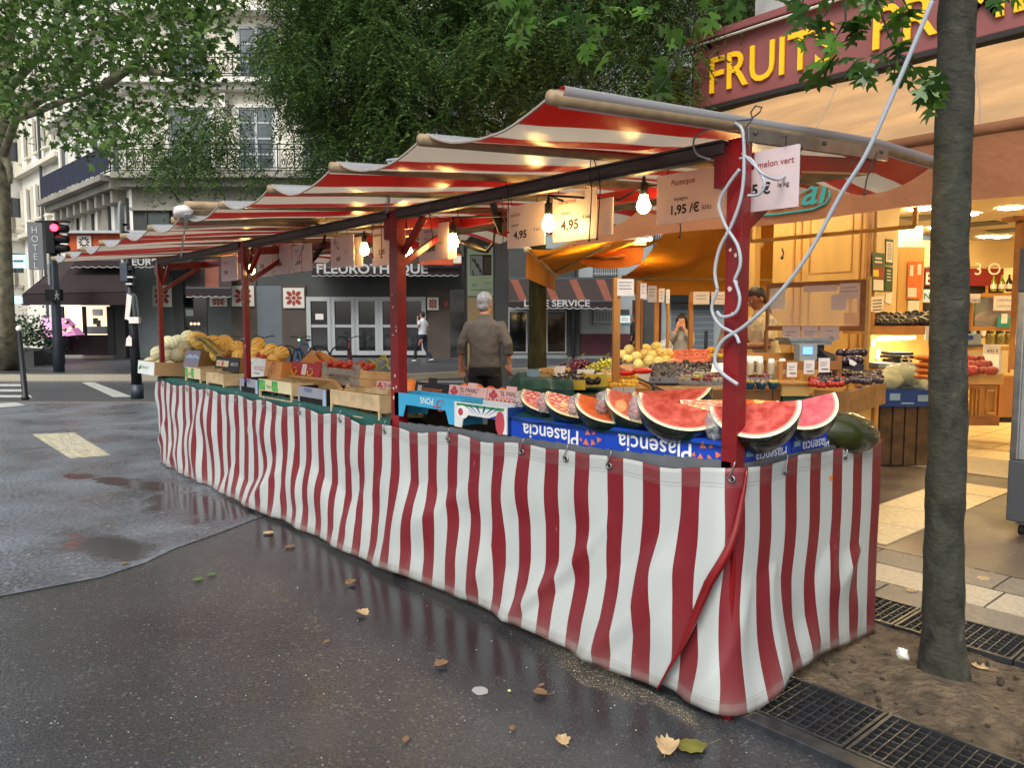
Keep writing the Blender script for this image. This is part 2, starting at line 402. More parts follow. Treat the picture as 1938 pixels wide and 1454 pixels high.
# wet patches: lower roughness and darker, smoother asphalt where the water stands
def wet(name,ells,thr=(.5,.62),nf=2.4,rgh=.07):
    m=MT[name];n,l,b=nodes_of(m);tc=n.new('ShaderNodeTexCoord');acc=None
    for (px,py,ax,ay,rot) in ells:
        p=P(px,py,z=0);mp=n.new('ShaderNodeMapping');mp.vector_type='TEXTURE';mp.inputs['Location'].default_value=(p.x,p.y,0);mp.inputs['Rotation'].default_value=(0,0,rot);mp.inputs['Scale'].default_value=(ax,ay,1)
        l.new(tc.outputs['Object'],mp.inputs[0]);ln=n.new('ShaderNodeVectorMath');ln.operation='LENGTH';l.new(mp.outputs[0],ln.inputs[0])
        v=mth(n,l,'SUBTRACT',1.3,ln.outputs['Value']);acc=v if acc is None else mth(n,l,'MAXIMUM',acc,v)
    t=n.new('ShaderNodeTexNoise');t.inputs['Scale'].default_value=2.1;t.inputs['Detail'].default_value=9;t.inputs['Roughness'].default_value=.62;l.new(tc.outputs['Object'],t.inputs[0])
    sm=mth(n,l,'ADD',acc,mth(n,l,'MULTIPLY',mth(n,l,'SUBTRACT',t.outputs[0],.5),nf))
    w_=ramp(n,l,sm,[(thr[0],0.0),(thr[1],1.0)]).outputs[0]
    def relink(sock,dark):
        src=b.inputs[sock].links[0].from_socket
        if sock=='Base Color':o=mixc(n,l,mth(n,l,'MULTIPLY',w_,.85),src,dark)
        else:
            o=n.new('ShaderNodeMix');l.new(w_,o.inputs[0]);l.new(src,o.inputs[2]);o.inputs[3].default_value=dark;o=o.outputs[0]
        l.new(o,b.inputs[sock])
    relink('Base Color','#1a1b1f');relink('Roughness',rgh)
    bp=[x for x in n if x.type=='BUMP'][0];st_=n.new('ShaderNodeMix');l.new(w_,st_.inputs[0]);st_.inputs[2].default_value=bp.inputs['Strength'].default_value;st_.inputs[3].default_value=.06;l.new(st_.outputs[0],bp.inputs['Strength'])
wet('asphalt_rough',[(230,915,1.0,.22,.35),(390,960,1.0,.4,.3),(200,1035,.6,.25,.2)],(.42,.75),2.4,.15)
wet('asphalt_smooth',[(520,1010,.9,.3,-.6),(760,1160,2.6,.34,0.0)],(.3,1.3),1.5,.2)
# crossing marks
mb=MB();mb.poly([P(x,y,z=.008) for x,y in ((60,822),(140,819),(210,862),(132,868))],'marking_cream');mb.build('road_marking',kind='structure',origin=(0,0,0))
mb=MB()
for k,y0 in enumerate((709,717,727,737,748)):
    a=P(-140,y0,z=-.134);b=P(24+k*8,y0,z=-.134);c=P(30+k*8,y0+4.5,z=-.134);d=P(-140,y0+4.5,z=-.134);mb.poly([a,d,c,b],'marking_white')
mb.poly([P(x,y,z=-.134) for x,y in ((128,712),(148,712),(250,751),(215,752))],'marking_white')
mb.poly([P(x,y,z=-.134) for x,y in ((760,721),(900,722),(900,724),(760,723))],'marking_white')
mb.poly([P(x,y,z=-.134) for x,y in ((760,735),(900,737),(900,739.5),(760,737.5))],'marking_white')
mb.build('crosswalk',kind='structure')
mb=MB();mb.poly([P(x,y,z=.008) for x,y in ((-40,766),(30,762),(48,767),(0,772),(-60,774))],'marking_white');mb.build('tactile_paving',kind='structure')
# shop side paving
sheet('side_asphalt',[(-5,gy(2.35)),(4,gy(2.35)),(4,gy(7.2)),(-5,gy(7.2))],.0055,'asphalt_brown')
def slabs(name,x0,x1,y0,y1,dx,m,z=.008,along='x',seed=0,g=.006):
    mb=MB();rnd=random.Random(seed);y0,y1=gy(y0),gy(y1)
    if along=='y':x0,x1=gx(x0),gx(x1)
    if along=='x':
        x=x0
        while x<x1:
            e=min(x1,x+dx*rnd.uniform(.8,1.2));mb.box((x+g,y0+g,z-.006),(e-g,y1-g,z+rnd.uniform(0,.003)),m);x=e
    else:
        y=y0
        while y<y1:
            e=min(y1,y+dx*rnd.uniform(.8,1.2));mb.box((x0+g,y+g,z-.006),(x1-g,e-g,z+rnd.uniform(0,.003)),m);y=e
    return mb.build(name,kind='structure')
sheet('paving_joints',[(-6,gy(1.44)),(4,gy(1.44)),(4,gy(2.34)),(-6,gy(2.34))],.004,'joint')
slabs('granite_kerb_row',-6,4,1.45,1.72,1.1,'granite',seed=2)
slabs('granite_slabs',-6,4,1.72,2.03,.9,'granite_light',seed=3)
slabs('granite_slabs',-6,4,2.03,2.33,.8,'granite',seed=4)
slabs('pale_slab_strip',-.95,-.45,2.42,4.8,.5,'pale_slab',z=.012,along='y',seed=5)
slabs('threshold_slabs',-5.4,3.5,5.3,6.3,1.2,'granite_light',z=.012,seed=6,g=.004)
slabs('threshold_slabs',-5.4,3.5,6.3,7.15,1.3,'pale_slab',z=.012,seed=7,g=.004)
# tree pit
def dfn(a,b):
    x=-.6+a*3.4;y=gy(.31)+b*.84;return (x,y,.012+.02*nz(x*3,y*3)+.012*nz(x*13,y*13,3)+.03*math.exp(-((x-.438)**2+(y-.82)**2)/.03))
mb=MB();mb.grid(dfn,90,26,'dirt')
rnd=random.Random(4)
for k in range(150):
    x,y=rnd.uniform(0,1.6),gy(rnd.uniform(.34,1.08));s=rnd.uniform(.004,.014)
    mb.sph((x,y,.02),(s,s*rnd.uniform(.6,1),s*.6),'clod',6,4)
mb.build('earth',kind='structure')
def grate(x0,x1,y0,y1,label):
    x0,x1,y0,y1=gx(x0),gx(x1),gy(y0),gy(y1)
    t=thing('drain_grate',label,'grate',((x0+x1)/2,(y0+y1)/2,0),'iron grates round the tree pit')
    mb=MB();mb.box((x0,y0,.002),(x1,y1,.006),'void');mb.build('dark_void_sheet',t)  # black sheet painted as the shaded void below the bars
    mb=MB();h0,h1=.006,.026
    for a,b in (((x0,y0),(x1,y0+.014)),((x0,y1-.014),(x1,y1)),((x0,y0+.014),(x0+.012,y1-.014)),((x1-.012,y0+.014),(x1,y1-.014))):
        mb.box((a[0],a[1],h0),(b[0],b[1],h1+.004),'grate_iron')
    n=max(2,int((x1-x0)/.034))
    for i in range(1,n):
        x=x0+(x1-x0)*i/n;mb.box((x-.0025,y0+.014,h0),(x+.0025,y1-.014,h1),'grate_iron')
    n=max(2,int((y1-y0)/.042))
    for i in range(1,n):
        y=y0+(y1-y0)*i/n;mb.box((x0+.012,y-.002,h0),(x1-.012,y+.002,h1-.003),'grate_iron')
    mb.build('grid',t);return t
xs=[-.35,.03,.455,.88,1.3,1.72]
for i in range(5):grate(xs[i]+.004,xs[i+1]-.004,-.03,.31,['grate half hidden under the awning corner','black iron grate touching the striped cloth corner','near grate at the bottom right of the picture','near grate at the right edge before the trunk','near grate beyond the right picture edge'][i])
xs=[-.3,.13,.6,1.07,1.54]
for i in range(4):grate(xs[i]+.004,xs[i+1]-.004,1.11,1.43,['far iron grate behind the striped side cloth','far iron grate just behind the tree trunk','far iron grate right of the tree trunk','far iron grate beyond the right edge'][i])
mb=MB();mb.box((-.5,gy(-.10),-.05),(1.8,gy(-.035),.03),'grate_iron');mb.build('pit_kerb',kind='structure',bevel=.004)
# ================= LEAVES =================
rng=np.random.default_rng(7)
def leafmat(name,a,b,rough=.5,tr=.35,isl=.35):
    m=mat(name,a,rough);n,l,bb=nodes_of(m);g=n.new('ShaderNodeNewGeometry')
    r=ramp(n,l,g.outputs['Random Per Island'],[(0,a),(1,b)]);l.new(r.outputs[0],bb.inputs['Base Color'])
    t=n.new('ShaderNodeBsdfTranslucent');l.new(r.outputs[0],t.inputs[0]);mx=n.new('ShaderNodeMixShader');mx.inputs[0].default_value=tr
    l.new(bb.outputs[0],mx.inputs[1]);l.new(t.outputs[0],mx.inputs[2]);l.new(mx.outputs[0],n['Material Output'].inputs[0]);return m
leafmat('leaf_plane','#37562a','#6d8c40')
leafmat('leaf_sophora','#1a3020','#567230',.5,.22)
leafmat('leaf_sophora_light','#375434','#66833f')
leafmat('leaf_oak','#31551f','#5d8a2c',.4)
leafmat('leaf_pot','#1d3520','#3c5a30')
mat('bark_plane','#86806a',.9,nz=(5,.55),bump=(12,.6,.02))
mat('bark_moss','#3d3a1c',.95,nz=(8,.55),bump=(24,1,.03),stretch=(1,1,.3))
PLANE=np.array([(0,-.5),(.12,-.28),(.42,-.3),(.3,-.05),(.5,.15),(.2,.14),(.1,.3),(0,.55),(-.1,.3),(-.2,.14),(-.5,.15),(-.3,-.05),(-.42,-.3),(-.12,-.28)])
OAK=np.array([(0,-.6),(.03,-.4),(.2,-.42),(.3,-.3),(.12,-.22),(.1,-.14),(.36,-.12),(.42,.02),(.5,.04),(.36,.1),(.14,.06),(.1,.16),(.26,.26),(.3,.4),(.18,.34),(.07,.36),(.05,.48),(0,.62),(-.05,.48),(-.07,.36),(-.18,.34),(-.3,.4),(-.26,.26),(-.1,.16),(-.14,.06),(-.36,.1),(-.5,.04),(-.42,.02),(-.36,-.12),(-.1,-.14),(-.12,-.22),(-.3,-.3),(-.2,-.42),(-.03,-.4)])
def leaves(name,cent,size,shape,m,parent,droop=.5,fold=.25):
    n=len(cent);K=len(shape);nrm=rng.normal(size=(n,3))*.6;nrm[:,2]+=.8
    nrm/=np.linalg.norm(nrm,axis=1)[:,None]
    t=rng.normal(size=(n,3));t[:,2]-=droop*2;t-=nrm*(t*nrm).sum(1)[:,None];t/=np.linalg.norm(t,axis=1)[:,None]
    b=np.cross(nrm,t)
    S=np.asarray(size)[:,None,None]
    V=cent[:,None,:]+(t[:,None,:]*shape[None,:,1,None]+b[:,None,:]*shape[None,:,0,None]-nrm[:,None,:]*(np.abs(shape[None,:,0,None])*fold+shape[None,:,1,None]**2*fold))*S
    Fq=np.arange(n*K).reshape(n,K)
    return bmesh_np(name,V.reshape(-1,3),Fq,m,parent,K)
def crown_pts(masks,n,v0,v1,box,rs):
    out=[];r=random.Random(rs)
    while len(out)<n:
        px=r.uniform(box[0],box[1]);py=r.uniform(box[2],box[3])
        if masks(px,py):
            v=r.uniform(v0,v1);out.append(P(px,py,v=v))
    return out
def interp(x,pts):
    for a,b in zip(pts,pts[1:]):
        if a[0]<=x<=b[0]:return a[1]+(b[1]-a[1])*(x-a[0])/(b[0]-a[0])
    return pts[0][1] if x<pts[0][0] else pts[-1][1]
# ---- left plane tree
lt=thing('plane_tree','tall plane tree with mottled trunk at the far left kerb','tree',C(-13.6,20.6,.06))
W0=Vector(lt['_w'])
def wtube(mb,pts,r,m='bark_plane',n=10):mb.tube(pts,r,m,n)
mb=MB();b0=P(14,700,z=.06);tr=[b0]+[P(x,y,v=b0_v) for x,y,b0_v in ((8,600,20.6),(4,450,20.3),(2,300,20),(6,180,19.6),(20,40,19.2),(30,-120,19))]
mb.tube(tr,[.36,.25,.22,.2,.17,.13,.08],'bark_plane',12)
br=[[(4,300,20),(30,225,19.2),(60,215,18.5),(120,190,17.5),(200,160,16.5),(250,120,16),(300,60,15.5)],[(2,250,20),(60,200,19),(140,150,18),(160,90,17),(200,20,16)],[(200,160,16.5),(240,132,16),(300,136,15.4),(340,150,15)],[(6,180,19.6),(80,100,18),(120,20,17),(180,-60,16)],[(4,300,20),(-60,240,20),(-140,160,19)],[(4,290,20),(18,320,19.8),(20,345,19.6)]]
for q in br:
    pts=[P(x,y,v=v) for x,y,v in q];mb.tube(pts,[.09*(1-i/(len(pts)))+.018 for i in range(len(pts))],'bark_plane',7)
mb.build('trunk',lt)
low=[(-260,330),(-60,250),(0,245),(30,235),(70,190),(100,200),(130,262),(170,285),(215,300),(240,275),(280,250),(320,215),(380,190),(420,120),(440,60),(450,-100)]
def ml(px,py):
    y=interp(px,low)+14*nz(px*.03,2)
    if py>y:return False
    for gx,gy,gr in ((90,185,16),(105,90,14),(60,135,12),(180,75,15),(215,150,20),(235,115,18),(30,262,12),(150,205,14),(260,165,20),(300,175,18)):
        if (px-gx)**2+(py-gy)**2<gr*gr*1.3:return False
    return nz(px*.022,py*.03,5)>-.38
cp=crown_pts(ml,900,12.5,20,(-260,448,-230,305),3)
cl=[];sz=[];r=random.Random(8)
for p in cp:
    for k in range(r.randint(12,26)):
        cl.append(p+Vector((r.gauss(0,.28),r.gauss(0,.28),r.gauss(0,.16))));sz.append(r.uniform(.1,.19))
leaves('crown',np.array(cl)-np.array(W0),sz,PLANE,MT['leaf_plane'],lt)
# ---- middle drooping tree
mt=thing('pagoda_tree','big dark drooping tree with mossy trunk behind the fruit stall','tree',P(1017,742,z=0))
W1=Vector(mt['_w'])
mb=MB();q=[(1016,742,14.9,.2),(1017,640,14.9,.175),(1018,520,14.8,.17),(1015,400,14.6,.165),(1005,280,14.4,.15),(985,180,14,.13),(960,60,13.6,.1),(930,-80,13.2,.06)]
mb.tube([P(a,b,v=c) for a,b,c,d in q],[d for *_,d in q],'bark_moss',14)
for q in ([(1005,280,14.4),(920,235,13.6),(840,225,12.8),(760,180,12),(680,160,11.5)],[(985,180,14),(1080,120,13.4),(1180,80,13),(1280,40,12.6)],[(985,180,14),(900,110,13),(800,60,12),(700,40,11.4)],[(840,225,12.8),(740,250,12),(640,230,11.5),(560,250,11.2)],[(1005,280,14.4),(1100,230,13.8),(1180,190,13.4)],[(700,40,11.4),(640,60,11.2),(600,90,11)]):
    pts=[P(a,b,v=c) for a,b,c in q];mb.tube(pts,[.085*(1-i/len(pts))+.012 for i in range(len(pts))],'bark_moss',7)
mb.build('trunk',mt)
lowm=[(250,250),(275,330),(330,330),(400,300),(425,330),(480,300),(487,372),(560,378),(600,345),(720,335),(830,300),(1000,270),(1100,240),(1200,225),(1300,190),(1330,110),(1400,70),(1480,30),(1520,-20)]
def mm(px,py):
    if py>interp(px,lowm)+8*nz(px*.05,1):return False
    if px<490 and py<(230 if px<420 else 150)+20*nz(px*.02):return False
    if px<330 and py<250:return False
    if px<470 and py>150 and nz(px*.03,py*.03,4)<.0:return False
    for gx,gy,rx,ry in ((520,258,80,66),(500,30,60,50),(445,110,60,90),(470,190,50,40),(795,160,16,10),(845,185,16,10),(745,292,9,14),(1195,55,16,14),(1175,45,12,10),(1195,130,20,26),(1225,145,18,20),(1290,130,20,20),(1150,200,15,9),(1430,60,60,26)):
        if ((px-gx)/rx)**2+((py-gy)/ry)**2<1.1:return False
    return nz(px*.012,py*.02,9)>-.5
def sprays(centers,W,nsp,rs,spread,scale=1.0):
    r=np.random.default_rng(rs);V=[];n=len(centers)
    c=np.repeat(np.array([tuple(p) for p in centers]),nsp,axis=0)
    c=c+r.normal(size=c.shape)*np.array([spread,spread,spread*.75]);N=len(c)
    az=r.uniform(0,2*PI,N);L=r.uniform(.2,.42,N)*scale;dr=r.uniform(.5,1.6,N)
    dirv=np.stack([np.cos(az),np.sin(az),np.zeros(N)],1);side=np.stack([-np.sin(az),np.cos(az),np.zeros(N)],1)
    K=9
    for k in range(K):
        t=(k+.5)/K;x=t*L*(1-.35*dr*t);z=-dr*L*t*t*1.1
        base=c+dirv*x[:,None];base[:,2]+=z
        for s in (-1,1):
            ln=L*.2*(1-.4*abs(t-.5))*r.uniform(.8,1.25,N)
            tip=base+side*(s*ln*.8)[:,None]+dirv*(ln*.5)[:,None];tip[:,2]-=ln*r.uniform(.1,.8,N)
            wv=dirv*(ln*.2)[:,None];mid=(base+tip)/2
            V.append(np.stack([base,mid-wv,tip,mid+wv],1))
    V=np.concatenate(V,0)-np.array(W);M_=len(V)
    return V.reshape(-1,3),np.arange(M_*4).reshape(M_,4)
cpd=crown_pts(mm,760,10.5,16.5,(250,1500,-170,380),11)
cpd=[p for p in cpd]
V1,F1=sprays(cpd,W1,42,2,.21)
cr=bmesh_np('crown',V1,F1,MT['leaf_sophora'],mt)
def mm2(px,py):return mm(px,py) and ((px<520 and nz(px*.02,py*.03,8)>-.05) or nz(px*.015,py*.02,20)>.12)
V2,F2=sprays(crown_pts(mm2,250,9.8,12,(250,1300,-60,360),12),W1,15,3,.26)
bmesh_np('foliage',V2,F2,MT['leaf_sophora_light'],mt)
# ---- near oak at the right
nt_=thing('street_tree','slim street tree with dark wet bark standing in the earth pit','tree',(.438,.82,0))
W2=Vector(nt_['_w'])
mb=MB();cx=[(1781,1322,.128),(1782,1280,.102),(1783,1230,.093),(1784,1180,.086),(1788,1000,.08),(1792,800,.077),(1796,600,.076),(1800,400,.074),(1806,200,.073),(1812,0,.072)]
pts=[];rad=[]
for a,b,c in cx:pts.append(P(a,b,v=3.0));rad.append(c*.9)
for k in range(1,7):pts.append(pts[9]+Vector((.01*k,.02*k,.35*k)));rad.append(.06-.004*k)
fine=[];fr=[]
for i in range(len(pts)-1):
    for k in range(16):
        t=k/16;p=pts[i].lerp(pts[i+1],t);fine.append(p+Vector((nz(p.z*2.5,1),nz(p.z*2.5,9),0))*.006);fr.append((rad[i]*(1-t)+rad[i+1]*t)*(1+.06*nz(p.z*7,4)))
fine[0].z=-.02
o=len(mb.v);mb.tube(fine,fr,'bark',28)
for i,v in enumerate(mb.v):
    p=fine[min(i//28,len(fine)-1)];dd=(v-p);
    if dd.length>0:
        k=1+.05*nz(v.x*22,v.y*22,v.z*9)+.04*nz(v.x*45,v.y*45,v.z*22)
        if v.z<.16:k+=.25*(1-v.z/.16)*max(0,nz(v.x*14,v.y*14)+.25)
        mb.v[i]=p+dd*k
top=pts[9]
twigs=[];LV=[];LS=[];r=random.Random(5)
def twig(pxs,n0=.006,nl=4,ls=.1,thick=None):
    q=[P(a,b,v=c) for a,b,c in pxs];mb.tube(q,[n0*(1-.7*i/len(q)) for i in range(len(q))],'bark',5)
    for k in range(nl):
        t=1-k/(nl+1)*.75;i=min(int(t*(len(q)-1)),len(q)-2);p=q[i].lerp(q[i+1],t*(len(q)-1)-i)
        LV.append(p+Vector((r.uniform(-.05,.05),r.uniform(-.05,.05),r.uniform(-.05,.01))));LS.append(ls*r.uniform(.75,1.2))
mb.tube([top+Vector((0,0,.25)),P(1700,-90,v=2.9),P(1500,-130,v=3.0),P(1250,-120,v=3.1),P(1050,-100,v=3.1),P(880,-70,v=3.2)],[.03,.024,.02,.016,.011,.006],'bark',7)
mb.tube([top+Vector((0,0,.1)),P(1740,-40,v=2.8),P(1650,-30,v=2.8),P(1560,-40,v=2.9)],[.022,.016,.012,.008],'bark',6)
for q,nl in (([(960,-90,3.2),(965,-20,3.1),(975,40,3.1)],5),([(1000,-90,3.1),(985,0,3.1),(990,70,3.05)],5),([(1060,-100,3.1),(1075,-20,3.0),(1085,30,3.0)],5),([(1080,-100,3.1),(1090,10,3.0),(1115,90,3.0)],6),([(1150,-100,3.1),(1170,-20,3.1),(1175,5,3.1)],4),([(1210,-100,3.1),(1225,-30,3.1),(1210,8,3.1)],4),([(1330,-120,3.1),(1310,20,3.3),(1270,60,3.4),(1240,100,3.4)],6),([(1310,20,3.3),(1290,90,3.4),(1260,150,3.4),(1240,180,3.4)],7),([(1330,-100,3.1),(1320,0,3.2),(1310,70,3.3)],5),([(1400,-120,3.1),(1390,-20,3.1),(1375,20,3.1)],4),
    ([(1600,-90,2.9),(1590,-20,2.8),(1560,30,2.8),(1530,60,2.8)],6),([(1600,-40,2.9),(1600,40,2.8),(1570,90,2.8),(1545,140,2.8)],8),([(1650,-40,2.8),(1640,20,2.8),(1620,60,2.8)],6),([(1650,-30,2.8),(1680,60,2.8),(1700,100,2.8),(1690,150,2.8)],8),([(1700,100,2.8),(1740,140,2.8),(1770,180,2.8)],9),([(1690,90,2.8),(1650,110,2.8),(1640,130,2.8)],5),([(1700,-60,2.8),(1710,0,2.8),(1720,20,2.8)],5),([(1540,-60,2.9),(1520,0,2.9),(1510,30,2.9)],5),([(1900,-60,2.9),(1905,-10,2.9),(1910,5,2.9)],3),([(1600,-90,2.9),(1640,-30,2.9),(1660,10,2.9)],5)):
    twig(q,.005,nl,.105)
for k in range(420):   # the rest of the crown above the frame
    a=r.uniform(0,2*PI);rr=r.uniform(.2,1.9);LV.append(top+Vector((rr*math.cos(a)-.3,rr*math.sin(a)-.1,r.uniform(.9,2.4))));LS.append(.12)
mb.build('trunk',nt_)
leaves('crown',np.array([tuple(p) for p in LV])-np.array(W2),LS,OAK,MT['leaf_oak'],nt_,droop=1.0,fold=.3)
# ================= BACKGROUND STREET =================
mat('stone_pale','#d2cdbd',.8,nz=(.8,.15),bump=(3,.2,.02))
mat('stone_pale_b','#dedcd2',.8,nz=(.5,.12))
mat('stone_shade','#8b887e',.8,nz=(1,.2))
mat('wall_grey','#383a38',.7,nz=(1.2,.25))
mat('wall_taupe','#463e36',.7,nz=(1.5,.2))
mat('wall_light','#8d9697',.7,nz=(1.5,.12))
mat('shutter_grey','#596268',.6,nz=(2,.1))
mat('shutter_green','#36423f',.45,nz=(2,.25))
mat('maroon','#4a1a26',.6,nz=(3,.2))
mat('door_red','#3a0f14',.5)
mat('glass_dark','#0d1214',.06,spec=.8)
mat('glass_grey','#39464b',.12,spec=.8,nz=(1,.3))
mat('frame_white','#a4a9aa',.5)
mat('iron_black','#15181c',.5,.3)
mat('navy_canvas','#141c33',.7,nz=(3,.5))
mat('awning_brown','#2f2421',.8,nz=(2,.15))
mat('awning_dark','#231517',.8,nz=(2,.2))
mat('awning_orange','#74402f',.8,nz=(2,.15))
mat('letter_white','#aeb0ae',.6)
mat('tile_white','#c9c5ba',.5)
mat('tile_red','#8c2a1c',.5,nz=(5,.2))
mat('hotel_grey','#5d6166',.5)
mat('zinc','#50555a',.5,.4)
mat('shop_glow','#ffd9b0',.5,emit=.75,ecol='#ffe0bb')
mat('meat_glow','#d88ac0',.4,emit=.3,ecol='#f0a0dc')
mat('sign_cyan','#9fd0dd',.4,emit=.5,ecol='#bfe6f0')
mat('orange_band','#b2481c',.7,nz=(3,.15))
def pb(mb,px0,py0,px1,py1,v,th,m):
    a=UZ(px0,py1,v);b=UZ(px1,py0,v);mb.box((a[0],v,a[1]),(b[0],v+th,b[1]),m);return a[0],a[1],b[0],b[1]
def X(px,v,py=600):return UZ(px,py,v)[0]
def Z(py,v):return UZ(969,py,v)[1]
def window(mb_parent,px0,py0,px1,py1,v,cols=2,rows=3,fm='frame_white',gm='glass_dark',fw_=.06,depth=.08):
    u0,z0=UZ(px0,py1,v);u1,z1=UZ(px1,py0,v)
    f=MB(xf=CF);d0=v-depth
    f.box((u0,d0,z0),(u0+fw_,v,z1),fm);f.box((u1-fw_,d0,z0),(u1,v,z1),fm);f.box((u0+fw_,d0,z1-fw_),(u1-fw_,v,z1),fm);f.box((u0+fw_,d0,z0),(u1-fw_,v,z0+fw_),fm)
    for i in range(1,cols):
        u=u0+(u1-u0)*i/cols;f.box((u-fw_/2,d0+.01,z0+fw_),(u+fw_/2,v,z1-fw_),fm)
    for j in range(1,rows):
        z=z0+(z1-z0)*j/rows;f.box((u0+fw_,d0+.02,z-fw_/3),(u1-fw_,v,z+fw_/3),fm)
    fr=f.build('window',mb_parent)
    g=MB(xf=CF);g.box((u0+.02,v-.03,z0+.02),(u1-.02,v-.015,z1-.02),gm);gg=g.build('pane',fr);fr['_w']=mb_parent['_w']
    return fr
_ob=MB.build
def railing(t,A,B,z0,h,n,name='railing',m='iron_black',canvas=None):
    """wrought iron railing from A to B (u,v): bars, scrolls, top rail"""
    mb=MB(xf=CF);A=Vector((A[0],A[1],0));B=Vector((B[0],B[1],0));d=B-A;L=d.length;d.normalize()
    def q(s,z):return (A.x+d.x*s,A.y+d.y*s,z)
    for z in (z0+.05,z0+h*.15,z0+h*.82,z0+h):mb.bar(q(0,z),q(L,z),.035 if z<z0+h else .06,.03,m)
    k=max(2,int(L/.62))
    for i in range(k+1):
        s=L*i/k;mb.bar(q(s,z0),q(s,z0+h),.04,.04,m,(1,0,0))
        if i<k:
            c=L*(i+.5)/k;w_=L/k*.42
            for sg in (-1,1):
                pts=[]
                for j in range(15):
                    a=j/14*PI*2.6;rr=w_*.62*(1-j/14*.78)
                    pts.append(q(c+sg*(w_*.42+rr*math.cos(a)*.55),z0+h*.34+rr*math.sin(a)))
                mb.tube(pts,.019,m,4,False)
                pts=[q(c+sg*(w_*.2+w_*.4*math.sin(j/8*PI)),z0+h*(.45+.36*j/8)) for j in range(9)];mb.tube(pts,.019,m,4,False)
            mb.bar(q(c,z0+.1),q(c,z0+h*.85),.03,.03,m,(1,0,0))
    o=mb.build(name,t)
    if canvas:
        c=MB(xf=CF);nn=Vector((-d.y,d.x,0))*.06
        pts=[A+nn,B+nn];c.add([(pts[0].x,pts[0].y,z0+.08),(pts[1].x,pts[1].y,z0+.08),(pts[1].x,pts[1].y,z0+h*.95),(pts[0].x,pts[0].y,z0+h*.95)],[(0,1,2,3)],canvas);c.build('privacy_canvas',t)
    return o
# ---- corner building
VB=31.0
cb=thing('apartment_building','pale stone corner building with wrapped iron balcony above the grey florist shops','building',C(-8,VB,.06))
cb['_w']=tuple(C(-8,VB,.06))
uC=X(247,VB,300);uR=X(1150,VB,300);zB=Z(338,VB);DL=(-9.5,9.5) # left wing direction
def wing(mb,s0,s1,off,z0,z1,th,m):   # box along the receding left wing; s in metres from the corner
    L=math.hypot(*DL);dx,dy=DL[0]/L,DL[1]/L;nx,ny=-dy,dx   # outward normal toward street
    nx,ny=(dy,-dx) if False else (-dy,dx)
    if ny>0:nx,ny=-nx,-ny
    p=[(uC+dx*s0+nx*off,VB+dy*s0+ny*off),(uC+dx*s1+nx*off,VB+dy*s1+ny*off),(uC+dx*s1+nx*(off-th),VB+dy*s1+ny*(off-th)),(uC+dx*s0+nx*(off-th),VB+dy*s0+ny*(off-th))]
    mb.hexa([(a,b,z0) for a,b in p]+[(a,b,z1) for a,b in p],m)
mb=MB(xf=CF);mb.box((uC,VB,zB),(uR,VB+11,20.5),'stone_pale');mb.build('wall',cb)
mb=MB(xf=CF);wing(mb,0,9.8,0,.06,20.5,9,'stone_pale_b');mb.build('side_wall',cb)
mb=MB(xf=CF);mb.box((uC,VB+.003,.06),(uR,VB+11,zB-.01),'wall_grey');mb.build('ground_floor_wall',cb)
# balcony slab and corbels
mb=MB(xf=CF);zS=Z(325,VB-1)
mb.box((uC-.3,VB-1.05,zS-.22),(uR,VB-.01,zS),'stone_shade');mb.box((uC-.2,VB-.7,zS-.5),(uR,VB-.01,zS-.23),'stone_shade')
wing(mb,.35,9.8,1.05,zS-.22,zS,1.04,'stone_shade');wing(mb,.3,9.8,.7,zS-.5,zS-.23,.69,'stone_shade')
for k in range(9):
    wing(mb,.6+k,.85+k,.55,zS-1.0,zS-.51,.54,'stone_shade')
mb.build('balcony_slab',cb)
railing(cb,(uC-.3,VB-1),(X(720,VB-1),VB-1),zS,1.05,20)
L=math.hypot(*DL);wx,wy=DL[0]/L,DL[1]/L
railing(cb,(uC-.3,VB-1),(uC-.3+wx*9.7,VB-1+wy*9.7),zS,1.05,20,'railing',canvas='navy_canvas')
# upper floor: french windows, pilasters, cornice with corbels
for a,b in ((323,398),(452,520),(575,640),(700,760),(830,890),(960,1020)):
    window(cb,a,203,b,322,VB,2,4,'frame_white','glass_grey',.1)
    mb=MB(xf=CF);pb(mb,a-8,196,b+8,203,VB-.14,.13,'stone_pale_b');pb(mb,a-6,203,a-1,322,VB-.08,.079,'stone_pale_b');pb(mb,b+1,203,b+6,322,VB-.08,.079,'stone_pale_b');mb.build('window_surround',cb)
zc=Z(165,VB)
mb=MB(xf=CF);mb.box((uC-.3,VB-.75,zc),(uR,VB-.01,zc+.18),'stone_pale_b');mb.box((uC-.2,VB-.45,zc-.2),(uR,VB-.01,zc-.01),'stone_pale_b')
for px in (302,420,540,670,790,930):
    pb(mb,px-5,175,px+5,202,VB-.4,.39,'stone_pale_b')
wing(mb,.2,9.8,.7,zc,zc+.18,.69,'stone_pale_b');wing(mb,.2,9.8,.4,zc-.2,zc-.01,.39,'stone_pale_b')
zc2=Z(30,VB);mb.box((uC-.3,VB-.6,zc2),(uR,VB-.01,zc2+.2),'stone_pale_b');wing(mb,.2,9.8,.5,zc2,zc2+.2,.49,'stone_pale_b')
mb.build('cornice',cb)
railing(cb,(uC-.3,VB-.7),(X(560,VB),VB-.7),zc+.18,.9,20)
for a,b in ((323,390),(452,520),(575,640)):window(cb,a,50,b,150,VB,2,3,'frame_white','glass_grey',.1)
